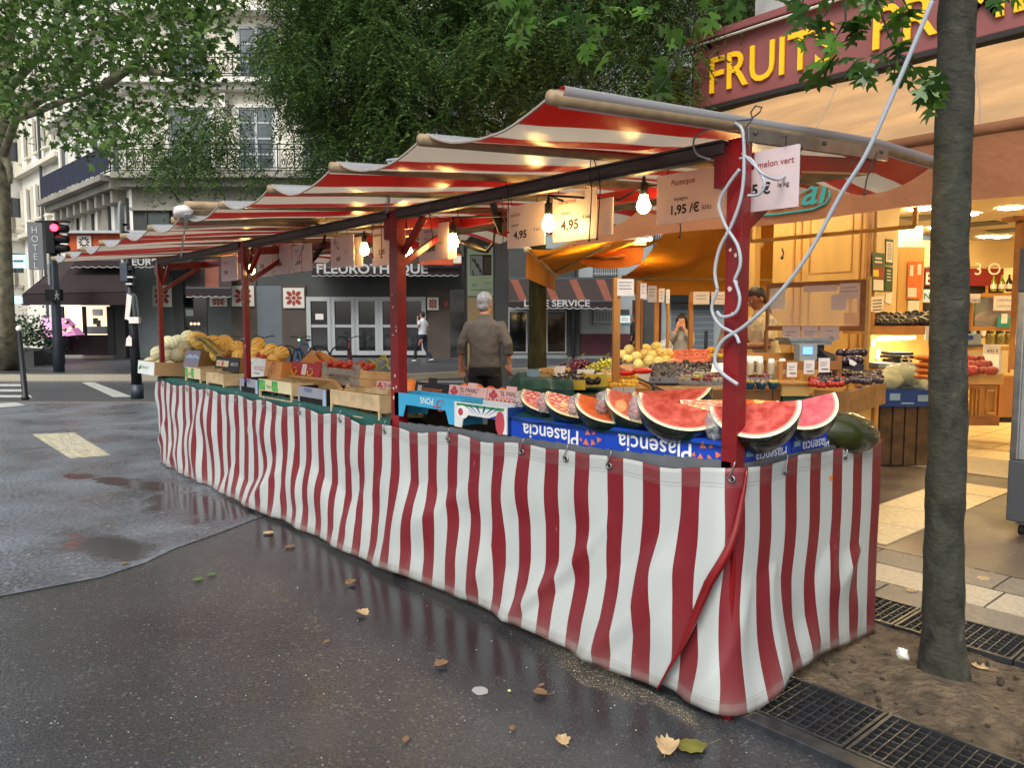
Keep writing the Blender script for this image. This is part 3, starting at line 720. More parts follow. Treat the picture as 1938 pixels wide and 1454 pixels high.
for s in (1.5,4.0,6.4,8.7):
    for z0,z1 in ((zS+.4,zS+2.6),(zc+.5,zc+2.6),(zc2+.5,zc2+2.4)):
        mb=MB(xf=CF);wing(mb,s-.42,s+.42,.03,z0,z1,.1,'glass_dark');wing(mb,s-.52,s-.42,.1,z0-.08,z1+.1,.1,'stone_pale_b');wing(mb,s+.42,s+.52,.1,z0-.08,z1+.1,.1,'stone_pale_b');wing(mb,s-.42,s+.42,.1,z1,z1+.1,.1,'stone_pale_b');mb.build('window',cb)
# mezzanine
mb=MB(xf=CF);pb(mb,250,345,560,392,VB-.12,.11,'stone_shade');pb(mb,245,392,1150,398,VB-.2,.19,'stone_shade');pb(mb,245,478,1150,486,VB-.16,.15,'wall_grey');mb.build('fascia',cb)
for a,b in ((278,322),(335,388),(400,452),(470,520),(540,590),(610,660)):
    window(cb,a,398,b,478,VB,1,1,'wall_grey','shutter_green',.09)
for s in (1.2,3.4,5.6,7.8):
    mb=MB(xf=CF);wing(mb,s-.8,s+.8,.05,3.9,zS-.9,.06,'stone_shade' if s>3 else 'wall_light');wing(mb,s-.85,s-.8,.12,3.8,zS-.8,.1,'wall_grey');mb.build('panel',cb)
# ground floor bays
def bay(px0,px1,py0,m,name='bay',py1=672,v=VB,off=.05):
    mb=MB(xf=CF);u0=X(px0,v-off);u1=X(px1,v-off);mb.box((u0,v-off,.06),(u1,v-.005,Z(py0,v)),m);return mb.build(name,cb)
for a,b,y,m in ((248,300,500,'wall_light'),(300,330,520,'shutter_green'),(330,348,535,'wall_grey'),(393,438,540,'shutter_green'),(438,487,530,'wall_taupe'),(487,533,541,'shutter_grey'),(533,580,540,'wall_taupe'),(808,852,548,'wall_taupe')):bay(a,b,y,m,'wall_panel')
bay(350,392,560,'glass_dark','door',off=.06);bay(852,880,548,'glass_dark','door',off=.06)
mb=MB(xf=CF)
for k,px in enumerate((362,369,376)):
    u,z=UZ(px,613,VB-.08);mb.sph((u,VB-.09,z),.06,'shop_glow',8,5)
mb.build('lamps',cb)
mb=MB(xf=CF);pb(mb,352,586,366,598,VB-.1,.03,'wall_light');mb.build('notice',cb)
# white glazed doors
dr=[(583,628),(628,673),(673,718),(718,763),(763,806)]
for a,b in dr:
    window(cb,a,562,b,672,VB-.02,1,2,'frame_white','glass_dark',.17,.12)
mb=MB(xf=CF)
for a,b in dr[1:4]:
    for y in (590,605,655):pb(mb,a+8,y,b-8,y+1.5,VB+.0,.004,'frame_white')
mb.build('shelves_behind_glass',cb)
mb=MB(xf=CF);pb(mb,597,594,612,605,VB-.075,.01,'paper');mb.build('notice',cb)
# flower tiles
def flower_tile(px0,py0,px1,py1,v,inv=False):
    t=thing('flower_tile','ceramic tile panel with flower pattern on the florist wall','wall tile',C(*UZ((px0+px1)/2,py1,v)[:1],v,UZ(px0,py1,v)[1]),'flower tile panels')
    u0,z0=UZ(px0,py1,v);u1,z1=UZ(px1,py0,v);A,Bm=('tile_red','tile_white') if not inv else ('iron_black','tile_white')
    mb=MB(xf=CF);mb.box((u0,v-.05,z0),(u1,v-.004,z1),Bm);mb.build('panel',t)
    cu,cz=(u0+u1)/2,(z0+z1)/2;S=(u1-u0)/2*.86;S2=(z1-z0)/2*.86;mb=MB(xf=CF)
    for k in range(8):
        a=k*PI/4;r0,r1=.3,(.92 if k%2==0 else 1.05);pts=[]
        for j in range(12):
            q=2*PI*j/12;x=(r0+r1)/2+(r1-r0)/2*math.cos(q);y=.2*math.sin(q)*(1.15 if k%2 else .9)
            pts.append((cu+S*(x*math.cos(a)-y*math.sin(a)),v-.056,cz+S2*(x*math.sin(a)+y*math.cos(a))))
        mb.prism(pts,(0,.005,0),A)
    mb.prism([(cu+S*.24*math.cos(2*PI*j/16),v-.056,cz+S2*.24*math.sin(2*PI*j/16)) for j in range(16)],(0,.005,0),A)
    mb.build('flower',t);return t
ft=[((290,540,325,581),'red flower tile panel behind the farthest stall post'),((398,563,430,580),'red flower tile half hidden below the brown awning'),((440,541,481,580),'red flower tile panel just left of the third red post'),((537,545,576,583),'red flower tile panel left of the white glazed doors'),((809,563,830,587),'small red flower tile panel right of the white doors')]
for q,lab in ft:flower_tile(*q,VB-.07)['label']=lab
mb=MB(xf=CF);pb(mb,840,570,848,580,VB-.1,.03,'tile_red');mb.build('notice',cb)
# ---- awnings of the florist
def awning(name,label,px0,px1,pyt,pyb,pyv,v,proj,stripes=(),text=None,tx=0,m='awning_brown',vm='awning_dark',ts=.42,scal=True,skew=0,twin=None):
    """sloping canvas from the wall (top) to the front bar, with a hanging valance"""
    ua,zt=UZ(px0,pyt,v);ub,_=UZ(px1,pyt,v);vf=v-proj;u0,zb=UZ(px0,pyb,vf);u1,_=UZ(px1,pyb,vf);zv=Z(pyv,vf)
    t=thing(name,label,'awning',C((u0+u1)/2,vf,zv))
    mb=MB(xf=CF);edges=[0]
    for s0,s1 in stripes:edges+=[s0,s1]
    edges.append(1);edges=sorted(set(edges))
    for a,b in zip(edges,edges[1:]):
        st=any(abs(a-s0)<1e-6 for s0,s1 in stripes);mm_='awning_orange' if st else m
        q=lambda s,w_:(ua+(ub-ua)*s if w_==0 else u0+(u1-u0)*s,v if w_==0 else vf,zt if w_==0 else zb)
        A=q(a-skew*.0,0);B=q(b,0);Cc=q(b+skew*(1 if b<1 else 0),1);D=q(a+skew*(1 if a>0 else 0),1)
        mb.add([D,Cc,B,A]+[(p[0],p[1]+.01,p[2]-.03) for p in (D,Cc,B,A)],[(0,1,2,3),(7,6,5,4),(0,4,5,1),(2,6,7,3),(1,5,6,2),(3,7,4,0)],mm_)
    mb.build('canopy',t)
    mb=MB(xf=CF);mb.bar((u0,vf,zb),(u1,vf,zb),.06,.06,'zinc')
    mb.bar((ua,v-.05,zt),(ub,v-.05,zt),.08,.08,'zinc');mb.build('frame',t)
    mb=MB(xf=CF);n=max(4,int((u1-u0)/.28)) if scal else 1
    pts=[(u0,vf-.02,zb-.02),(u1,vf-.02,zb-.02)]
    low=[]
    for k in range(n):
        for j in range(5):
            s=1-(k+j/5)/n;low.append((u0+(u1-u0)*s,vf-.02,zv+(0 if not scal else .05*(1-math.sin(j/5*PI)))))
    low.append((u0,vf-.02,zv));mb.prism(pts[:1]+pts[1:]+low,(0,.012,0),vm)
    if scal:
        mb.tube([(p[0],p[1]-.012,p[2]) for p in low],.014,'letter_white',4,False)
    if text:
        h=zb-zv;u=u0+(u1-u0)*tx;mb.text(text,ts,(u,vf-.03,zv+h*.34),'letter_white',off=.02,sx=1.15,ext=.005)
    mb.build('valance',t);return t
awning('shop_awning','brown awning with one orange stripe above a dark florist door',352,438,488,545,563,VB,1.4,[(.42,.72)],skew=.0)
awning('shop_awning','long brown florist awning reading FLEUROTHEQUE over white glazed doors',590,868,470,506,523,VB,1.6,[(.05,.1),(.9,.96)],'FLEUROTHEQUE',.035,ts=.5)
awning('shop_awning','brown awning with orange diagonal stripes reading LIBRE SERVICE',950,1160,527,570,585,VB-1,1.5,[(.07,.14),(.36,.43),(.6,.67),(.84,.92)],'LIBRE SERVICE',.2,skew=.09,ts=.34,scal=True)
awning('shop_awning','dark corner awning lettered FLEURS behind the far stall canopy',130,362,470,492,507,VB-.5,1.4,[],'FLEURS',.43,ts=.37)
# florist orange band with white tiles
ob=thing('shop_sign','orange florist fascia with white flower tile above the corner awning','sign',C(X(180,VB-2),VB-2,Z(470,VB-2)))
mb=MB(xf=CF);pb(mb,128,440,300,474,VB-2,.15,'orange_band');mb.build('band',ob)
mb=MB(xf=CF);pb(mb,102,436,300,441,VB-2.3,.28,'frame_white');mb.build('light_rail',ob)
mb=MB(xf=CF);pb(mb,146,446,172,471,VB-2.06,.055,'tile_white')
cu,cz=UZ(159,458,VB-2.07)
for k in range(10):
    a=k*PI/5;mb.bar((cu+.1*math.cos(a),VB-2.07,cz+.1*math.sin(a)),(cu+.2*math.cos(a),VB-2.07,cz+.2*math.sin(a)),.05,.012,'iron_black',(0,1,0))
mb.build('flower_tile',ob)
ob=thing('shop_sign','orange fascia strip behind the second stall post with white tile','sign',C(X(840,VB-1.7),VB-1.7,Z(505,VB-1.7)))
mb=MB(xf=CF);pb(mb,795,480,872,501,VB-1.9,.12,'orange_band');pb(mb,858,484,873,498,VB-1.95,.045,'tile_white');mb.build('band',ob)
# ---- butcher shop with dark awning
bs=thing('butcher_shop','dark butcher shop front with lit pink display counter on the corner','shop',C(-16,30,.06))
VS=30.4
mb=MB(xf=CF);u0=X(84,VS);u1=X(236,VS);mb.box((X(212,VS),VS,.06),(u1,VS+3,3.3),'wall_grey')
mb.box((u0,VS+2.6,.06),(X(212,VS),VS+3,3.3),'awning_dark');mb.box((u0,VS,3.0),(X(212,VS),VS+2.59,3.3),'awning_dark');mb.build('wall',bs)
mb=MB(xf=CF);pb(mb,118,634,212,672,VS,.15,'awning_dark');pb(mb,205,580,214,672,VS-.03,.12,'iron_black');pb(mb,157,580,161,634,VS+.02,.08,'iron_black');pb(mb,116,580,119,640,VS-.02,.1,'iron_black');mb.build('shop_front',bs)
mb=MB(xf=CF);pb(mb,120,578,205,634,VS+2.3,.1,'shop_glow');mb.build('lit_back_wall',bs)
mb=MB(xf=CF);
pb(mb,165,618,203,632,VS+1,.6,'wall_light');pb(mb,175,585,192,598,VS+1.6,.1,'white');pb(mb,176,602,183,614,VS+1.4,.1,'leaf_pot');pb(mb,183,606,188,628,VS+1.2,.1,'zinc')
mb.build('shelves',bs)
mb=MB(xf=CF);a=UZ(84,634,VS-.4);b=UZ(157,602,VS-.4)
mb.hexa([(a[0],VS-.9,a[1]-.15),(b[0],VS-.9,a[1]),(b[0]-.1,VS-.1,a[1]),(a[0],VS-.1,a[1]),(a[0],VS-.5,b[1]),(b[0]-.65,VS-.5,b[1]),(b[0]-.7,VS-.1,b[1]),(a[0],VS-.1,b[1])],'meat_glow')
pb(mb,84,640,118,660,VS-.6,.5,'zinc');mb.build('display_counter',bs)
rn=random.Random(3)
for k in range(18):
    mb=MB(xf=CF);u,z=UZ(rn.uniform(90,145),rn.uniform(608,630),VS-.9);mb.sph((u,VS-.86,z),(.09,.04,.05),['white','tile_red','shop_glow'][k%3],7,4);mb.build('meat',bs)
t=thing('shop_awning','wide dark burgundy awning of the butcher shop with open sides','awning',C(-17,27,2.5))
mb=MB(xf=CF);zt=Z(492,VS);zb=Z(556,VS-2.6);
A=(X(135,VS),VS,zt);B=(X(262,VS),VS,zt);Cc=(X(250,VS-2.2),VS-2.2,zb+.1);D=(X(45,VS-2.6),VS-2.6,zb)
mb.add([A,B,Cc,D]+[(p[0],p[1],p[2]-.04) for p in (A,B,Cc,D)],[(0,1,2,3),(7,6,5,4),(2,6,7,3),(0,3,7,4),(1,5,6,2)],'awning_dark')
mb.prism([D,Cc,(Cc[0],Cc[1],Z(577,VS-2.2)),(D[0],D[1],Z(577,VS-2.6))],(0,.02,0),'awning_dark')
A2=(X(118,VS),VS,Z(500,VS));mb.prism([A2,D,(D[0],D[1],Z(577,VS-2.6)),(A2[0],A2[1],Z(577,VS))],(0.02,0,0),'awning_dark')
mb.build('canopy',t)
t=thing('shop_awning','brown canvas awning end with pale edge left of the stall canopy','awning',C(-15,26,2.5))
mb=MB(xf=CF);v1=VS-3.2
mb.prism([(X(78,v1-.6),v1-.6,Z(536,v1-.6)),(X(112,v1-.6),v1-.6,Z(536,v1-.6)),(X(150,v1),v1,Z(492,v1)),(X(122,v1),v1,Z(490,v1))],(0,.03,.02),'awning_brown');mb.build('canopy',t)
# small lit sign, HOTEL sign
t=thing('shop_sign','small square lit turquoise sign projecting over the street left of HOTEL','sign',C(X(34,36),36,Z(507,36)))
mb=MB(xf=CF);pb(mb,20,482,48,507,36,.12,'sign_cyan');pb(mb,25,492,44,496,35.98,.015,'zinc');mb.build('panel',t)
t=thing('hotel_sign','tall grey vertical sign with white letters HOTEL','sign',C(X(66,35),35,Z(512,35)))
mb=MB(xf=CF);a=UZ(55,510,35);b=UZ(79,420,35);mb.box((a[0],35,a[1]),(b[0],35.25,b[1]),'hotel_grey');mb.build('board',t)
mb=MB(xf=CF);
for k,ch in enumerate('HOTEL'):mb.text(ch,.42,((a[0]+b[0])/2,34.98,b[1]-.5-.4*k*1.0),'letter_white',align='c',ext=.008)
mb.build('letters',t)
t=thing('shop_sign','small yellow hanging lamp box under the awning at far left','sign',C(X(47,34),34,2.6))
mb=MB(xf=CF);pb(mb,41,562,48,578,34,.3,'awning_orange');pb(mb,27,560,40,575,33.8,.1,'sign_cyan');mb.build('box',t)
# ---- building far left
fb_=thing('apartment_building','pale building with dark shutters behind the plane tree trunk','building',C(-34,46,.06))
mb=MB(xf=CF);p=[(X(-40,42),42),(X(140,46),46),(X(160,60),60),(X(-60,60),60)];mb.hexa([(a,b,.06) for a,b in p]+[(a,b,24) for a,b in p],'stone_pale_b');mb.build('wall',fb_)
p0=Vector((p[0][0],42));p1=Vector((p[1][0],46));dd=(p1-p0)
for s in (.14,.3,.46,.62,.78,.92):
    for z0 in (3.6,6.7,9.8,12.9,16):
        mb=MB(xf=CF);q=p0+dd*s;e=dd.normalized();nn=Vector((e.y,-e.x))
        def bx(w0,w1,za,zb_,off,m):
            a=q+e*w0+nn*off;b=q+e*w1+nn*off;mb.hexa([(a.x,a.y,za),(b.x,b.y,za),(b.x-nn.x*.2,b.y-nn.y*.2,za),(a.x-nn.x*.2,a.y-nn.y*.2,za),(a.x,a.y,zb_),(b.x,b.y,zb_),(b.x-nn.x*.2,b.y-nn.y*.2,zb_),(a.x-nn.x*.2,a.y-nn.y*.2,zb_)],m)
        bx(-.4,.4,z0,z0+1.8,.02,'glass_dark');bx(-.8,-.42,z0,z0+1.8,.06,'zinc');bx(.42,.8,z0,z0+1.8,.06,'zinc');bx(-.5,.5,z0-.12,z0-.01,.15,'stone_pale_b');bx(-.5,.5,z0-.0,z0+.7,.22,'iron_black' if s>.5 else 'stone_pale')
        mb.build('window',fb_)
mb=MB(xf=CF);q=p0+dd*.0;
for zz in (6.1,12.2):
    mb.hexa([(p[0][0],41.6,zz),(p[1][0],45.6,zz),(p[1][0],46.1,zz),(p[0][0],42.1,zz),(p[0][0],41.6,zz+.2),(p[1][0],45.6,zz+.2),(p[1][0],46.1,zz+.2),(p[0][0],42.1,zz+.2)],'stone_pale')
mb.build('cornice',fb_)
wb=thing('apartment_building','white rendered building with small windows between the HOTEL sign and the stone corner','building',C(-24,42,.06))
mb=MB(xf=CF);wing(mb,9.82,24,-.25,.06,19,8,'stone_pale_b');mb.build('wall',wb)
mb=MB(xf=CF)
for z0 in (6.2,9.6,13.4):wing(mb,9.85,24,.15,z0,z0+.22,.39,'stone_pale')
mb.build('cornice',wb)
for s_ in (10.9,12.6,14.3,16.2,18.3,20.6):
    for z0 in (3.4,7.2,10.6,14.4):
        mb=MB(xf=CF);wing(mb,s_-.38,s_+.38,-.22,z0,z0+1.6,.05,'glass_dark');wing(mb,s_-.46,s_-.39,-.1,z0-.1,z0+1.7,.14,'stone_pale');wing(mb,s_+.39,s_+.46,-.1,z0-.1,z0+1.7,.14,'stone_pale');wing(mb,s_-.5,s_+.5,-.05,z0-.2,z0-.11,.19,'stone_pale');mb.build('window',wb)
mb=MB(xf=CF);wing(mb,13.1,13.22,.02,.1,18.8,.12,'zinc');mb.build('drainpipe',wb)
# ---- building on the right
rb=thing('street_building','grey rendered building with barred windows and maroon plinth behind the fruit stands','building',C(6,32,.06))
VR=30.2
mb=MB(xf=CF);u0=X(958,VR);mb.box((u0,VR,.06),(X(1900,VR),VR+.8,14),'wall_light');mb.build('wall',rb)
mb=MB(xf=CF);pb(mb,1098,632,1225,672,VR-.05,.045,'maroon');mb.build('plinth',rb)
mb=MB(xf=CF);pb(mb,958,470,1095,528,VR-.06,.055,'wall_grey');mb.build('lintel',rb);mb=MB(xf=CF);pb(mb,1072,585,1098,672,VR-.12,.115,'wall_grey');mb.build('pilaster',rb)
for a,b,c,d in ((962,588,998,668),(1034,588,1072,668)):window(rb,a,b,c,d,VR-.02,1,1,'frame_white','glass_dark',.05)
def barred(a,b,c,d):
    w_=window(rb,a,b,c,d,VR-.02,1,1,'zinc','glass_grey',.06)
    mb=MB(xf=CF);u0,z0=UZ(a,d,VR);u1,z1=UZ(c,b,VR)
    for k in range(1,13):
        u=u0+(u1-u0)*k/13;mb.bar((u,VR-.16,z0),(u,VR-.16,z1),.025,.025,'frame_white',(1,0,0))
    mb.bar((u0,VR-.16,z0+.1),(u1,VR-.16,z0+.1),.03,.03,'frame_white');mb.bar((u0,VR-.16,z1-.1),(u1,VR-.16,z1-.1),.03,.03,'frame_white')
    mb.build('window_bars',rb)
barred(1121,583,1157,614);barred(1122,440,1168,523);barred(1235,440,1290,523)
mb=MB(xf=CF);pb(mb,1196,568,1252,672,VR-.08,.075,'door_red');pb(mb,1218,568,1240,672,VR-.4,.3,'wall_grey');mb.build('entrance',rb)
mb=MB(xf=CF);pb(mb,1270,560,1352,672,VR-.06,.055,'shutter_grey')
for k in range(9):pb(mb,1271,566+k*11,1351,567+k*11,VR-.075,.012,'wall_light')
pb(mb,1262,548,1480,572,VR-.5,.45,'iron_black');pb(mb,1392,560,1480,672,VR-.06,.055,'shutter_grey');mb.build('garage_door',rb)
mb=MB(xf=CF);pb(mb,1173,586,1191,595,VR-.1,.05,'wall_grey');pb(mb,1174,598,1192,611,VR-.1,.05,'sign_cyan');pb(mb,1176,600,1190,609,VR-.105,.003,'paper');mb.build('plaque',rb)
mb=MB(xf=CF);mb.tube([(X(1085,VR-.2),VR-.2,.06),(X(1085,VR-.2),VR-.2,9)],.07,'zinc',8);mb.build('drainpipe',rb)
for a in (1180,1330,1440):window(rb,a,250,a+60,400,VR,2,3)
# far haze of buildings closing the side street behind the shop
fbk=thing('apartment_building','tall pale building seen above the fruit shop sign','building',C(20,44,.06))
mb=MB(xf=CF);mb.box((X(1100,38),38,.06),(X(1530,38),44,22),'stone_pale_b');mb.build('wall',fbk)
for k in range(6):
    for j in range(3):
        a=1130+k*68;window(fbk,a,-20+j*150,a+34,70+j*150,38,2,2,'frame_white','glass_grey',.1)
mb=MB(xf=CF);pb(mb,1100,110,1540,118,37.6,.39,'stone_pale_b');mb.build('cornice',fbk)
# ---- poster column, poles, bollards, traffic light
pc=thing('advertising_column','dark street column carrying a pale poster behind the man','column',C(*[X(918,17)],17,0))
mb=MB(xf=CF);v=15.2;mb.box((X(878,v),v,0),(X(958,v),v+.45,Z(440,v)),'wall_grey');mb.box((X(936,v),v-.06,0),(X(962,v),v+.5,Z(430,v)),'zinc');mb.build('body',pc,bevel=.01)
mb=MB(xf=CF);a=UZ(884,660,v);b=UZ(934,466,v);mb.box((a[0],v-.03,a[1]),(b[0],v-.004,b[1]),'glass_grey');mat('poster_green','#9fb59a',.5,nz=(2,.06));mat('poster_sand','#a9946a',.5)
pb(mb,885,470,933,560,v-.04,.008,'poster_green');pb(mb,885,563,933,700,v-.04,.008,'poster_sand');pb(mb,890,482,930,521,v-.045,.004,'iron_black');pb(mb,891,484,913,520,v-.048,.003,'wall_light');pb(mb,916,486,929,518,v-.048,.003,'wall_taupe')
for k in range(14):pb(mb,893+(k*7)%18,488+(k*11)%30,895+(k*7)%18,494+(k*11)%30,v-.051,.002,'iron_black')
pb(mb,892,538,903,539,v-.045,.003,'ink');pb(mb,892,541,901,542,v-.045,.003,'ink');pb(mb,918,536,930,537,v-.045,.003,'ink');pb(mb,890,548,931,549,v-.045,.003,'ink')
mb.build('poster',pc)
mat('pole_blue','#39424c',.45,.3,nz=(6,.15));mat('pole_dark','#22252a',.45,.3,nz=(6,.15))
tl=thing('traffic_light','grey traffic light pole showing red at the far left','traffic light',P(112,704,z=.06))
v=19.8;p=P(112,704,z=.06)-CAM;uu,vv=p.dot(rv),p.dot(fv)
mb=MB(xf=CF);ztop=Z(420,vv);mb.tube([(uu,vv,.06),(uu,vv,1.0),(uu-.02,vv,ztop)],[.15,.13,.09],'pole_blue',14);mb.build('pole',tl)
mb=MB(xf=CF);a=UZ(90,480,vv-.1)
mb.box((a[0],vv-.16,a[1]),(a[0]+.24,vv+.12,Z(418,vv)),'iron_black')
for k,(py,mm_) in enumerate(((432,'iron_black'),(452,'iron_black'),(470,'iron_black'))):
    z=Z(py,vv);mb.tube([(a[0]+.24,vv-.02,z),(a[0]+.55,vv-.02,z-.02)],[.13,.11],'iron_black',12)
mb.box((a[0]-.32,vv-.1,Z(421,vv)),(a[0]+.6,vv+.08,Z(418,vv)),'iron_black');mb.build('signal_head',tl,bevel=.01)
mat('red_lamp','#ff2030',.3,emit=14,ecol='#ff2030')
mb=MB(xf=CF);z=Z(432,vv);mb.sph((a[0]+.26,vv-.17,z),.1,'red_lamp',12,8);mb.build('red_lamp',tl)
mb=MB(xf=CF);a=UZ(89,570,vv-.2);b=UZ(116,548,vv-.2);mb.box((a[0],vv-.28,a[1]),(b[0],vv-.12,b[1]),'iron_black')
mb.box((uu-.12,vv-.13,Z(500,vv)),(uu-.06,vv-.11,Z(540,vv)),'frame_white');mb.build('pedestrian_signal',tl)
mb=MB(xf=CF);c0=UZ(107,560,vv-.3)
for q in (((0,.1),(0,.02)),((0,.02),(-.05,-.09)),((0,.02),(.05,-.09)),((0,.07),(.06,.02)),((0,.07),(-.05,.01))):
    mb.bar((c0[0]+q[0][0],vv-.29,c0[1]+q[0][1]),(c0[0]+q[1][0],vv-.29,c0[1]+q[1][1]),.02,.01,'frame_white',(0,1,0))
mb.sph((c0[0],vv-.29,c0[1]+.13),.022,'frame_white',8,5);mb.build('walking_figure',tl)
# second pole with mirror-like round sign
pp=P(260,755,z=0)-CAM;uu,vv=pp.dot(rv),pp.dot(fv)
ps=thing('sign_pole','dark street pole with round sign seen edge on and papers tied to it','pole',P(260,755,z=0))
mb=MB(xf=CF);mb.tube([(uu,vv,0),(uu,vv,.28)],.115,'pole_blue',16);mb.tube([(uu,vv,.28),(uu-.02,vv,1.3),(uu-.1,vv,Z(438,vv))],[.095,.08,.065],'pole_dark',14);mb.build('pole',ps)
mb=MB(xf=CF);cu_,cz_=UZ(230,415,vv);Mx=Matrix.Translation((cu_,vv,cz_))@Matrix.Rotation(R(111),4,'Z')@Matrix.Rotation(R(90),4,'X')
mb.lathe([(.0,.02),(.33,.02),(.35,.0),(.33,-.02),(0,-.02)],'frame_white',28,Mx);mb.bar((cu_+.03,vv,cz_-.1),(uu-.06,vv,cz_-.1),.04,.04,'iron_black');mb.build('round_sign',ps)
mb=MB(xf=CF);pb(mb,227,497,240,533,vv-.12,.2,'pole_blue');pb(mb,240,503,250,512,vv-.1,.1,'iron_black');pb(mb,238,523,252,527,vv-.12,.1,'steel');pb(mb,237,536,250,540,vv-.12,.1,'steel');mb.build('signal_box',ps,bevel=.01)
t=thing('paper_notices','bundle of pale papers and a tag tied to the dark street pole','papers',C(uu,vv-.1,1.5))
mb=MB(xf=CF)
for q in (((240,556),(236,604),(244,606),(250,560)),((246,555),(252,600),(261,604),(256,556)),((252,558),(256,606),(264,600),(259,560))):
    mb.prism([(UZ(x,y,vv-.14)[0],vv-.14,UZ(x,y,vv-.14)[1]) for x,y in q],(0,.01,0),'paper' if q[0][0]<245 else 'shutter_green')
mb.build('sheets',t)
mb=MB(xf=CF);pb(mb,244,600,262,612,vv-.16,.1,'paper');mb.prism([(UZ(x,y,vv-.14)[0],vv-.14,UZ(x,y,vv-.14)[1]) for x,y in ((238,655),(249,655),(249,640),(244,635),(239,641))],(0,.02,0),'paper');mb.build('tag',t)
pp=P(48,757,z=0)-CAM;uu,vv=pp.dot(rv),pp.dot(fv)
bo=thing('bollard','slim dark bollard topped by a white ball','bollard',P(48,757,z=0))
mb=MB(xf=CF);z1=Z(626,vv);mb.tube([(uu,vv,0),(uu,vv,.06),(uu,vv,.07),(uu-.05,vv,z1)],[.07,.07,.055,.04],'pole_dark',12);mb.build('post',bo)
mb=MB(xf=CF);mb.sph((uu-.05,vv,z1+.04),(.055,.055,.06),'white',14,9);mb.build('ball',bo)
t=thing('street_pole','thin black metal post in front of the pale garage door','post',C(X(1337,22),22,0))
mb=MB(xf=CF);mb.tube([(X(1337,22),22,0),(X(1337,22),22,Z(626,22))],.05,'pole_dark',10);mb.build('post',t)
# planter & shrubs at far left
for k,(px,py,w_,h) in enumerate(((66,640,1.3,1.1),(82,644,1.0,.9),(45,630,.9,1.3))):
    v=27-k;pl=thing('potted_shrub',['leafy shrub in a grey planter left of the traffic light','lower shrub in a grey box close to the traffic light pole','dark shrub beside the plane tree trunk'][k],'plant',C(X(px,v),v,.06))
    mb=MB(xf=CF);u=X(px,v);mb.box((u-w_/2,v-.3,.06),(u+w_/2,v+.3,.55),'wall_grey');mb.build('planter',pl)
    r=np.random.default_rng(k);n=420;c=np.array([tuple(C(u+a*w_*.3,v+b*.3,.6+h*.45+c_*h*.3)) for a,b,c_ in r.normal(size=(n,3))]);leaves('foliage',c-np.array(pl['_w']),r.uniform(.07,.14,n),PLANE,MT['leaf_pot'],pl)
# ---- bicycles
mat('tyre','#0b0b0c',.8);mat('bike_blue','#1f5f9e',.4);mat('bike_dark','#1c1d22',.4,.2);mat('bike_light','#4dff7a',.3,emit=6,ecol='#5dff8a');mat('bike_red','#7c1d22',.4)
def bicycle(px,py,label,frame,ang,light=None):
    p=P(px,py,z=.06);t=thing('bicycle',label,'bicycle',p,'bicycles locked to the far pavement racks')
    o=p;Rz=Matrix.Translation(Vector((0,0,0)))@Matrix.Rotation(ang,4,'Z')
    for x in (-.52,.52):
        mb=MB();pts=[Rz@Vector((x+.33*math.cos(a),0,.34+.33*math.sin(a))) for a in [2*PI*i/28 for i in range(29)]];mb.tube([q+o for q in pts],.02,'tyre',6,False);wh=mb.build('wheel',t)
        mb=MB();mb.tube([q*1.0+o for q in [Rz@Vector((x+.3*math.cos(a),0,.34+.3*math.sin(a))) for a in [2*PI*i/24 for i in range(25)]]],.008,'steel',4,False)
        for k in range(10):
            a=2*PI*k/10;mb.tube([o+Rz@Vector((x,0,.34)),o+Rz@Vector((x+.3*math.cos(a),0,.34+.3*math.sin(a)))],.0025,'steel',3,False)
        mb.tube([o+Rz@Vector((x,-.05,.34)),o+Rz@Vector((x,.05,.34))],.025,'steel',8);wh['_w']=t['_w'];mb.build('rim',wh)
    mb=MB();J=lambda a,b:mb.tube([o+Rz@Vector(a),o+Rz@Vector(b)],.018,frame,7)
    J((-.52,.03,.34),(-.12,0,.3));J((-.52,.03,.34),(-.2,0,.78));J((-.12,0,.3),(-.22,0,.86));J((-.12,0,.3),(.34,0,.72));J((-.2,0,.78),(.34,0,.8));J((.33,0,.9),(.42,0,.6));J((.42,.05,.6),(.52,.05,.34));J((.42,-.05,.6),(.52,-.05,.34));mb.build('frame',t)
    mb=MB();mb.tube([o+Rz@Vector(q) for q in ((.27,-.3,1.0),(.33,-.22,1.02),(.33,0,.96),(.33,.22,1.02),(.27,.3,1.0))],.014,'tyre',6);mb.tube([o+Rz@Vector((.33,0,.88)),o+Rz@Vector((.33,0,.97))],.015,'steel',6);mb.build('handlebar',t)
    mb=MB();mb.sph((0,0,0),(.14,.07,.035),'tyre',12,7,Matrix.Translation(o+Rz@Vector((-.24,0,.9)))@Matrix.Rotation(ang,4,'Z'));mb.build('saddle',t)
    if light:
        mb=MB();mb.sph(tuple(o+Rz@Vector((.4,0,.92))),.03,light,8,6);mb.build('lamp',t)
    return t
va=math.atan2(-fv.y,-fv.x)
bicycle(661,703,'dark bicycle with red frame parked in front of the white glazed doors','bike_red',va+.25)
bicycle(578,703,'blue share bicycle with a glowing green lamp at the rack','bike_blue',va-.15,'bike_light')
bicycle(446,700,'dark bicycle behind the yellow melons','bike_dark',va+.9)
bicycle(500,700,'black bicycle half hidden beside the third red post','bike_dark',va+.4)
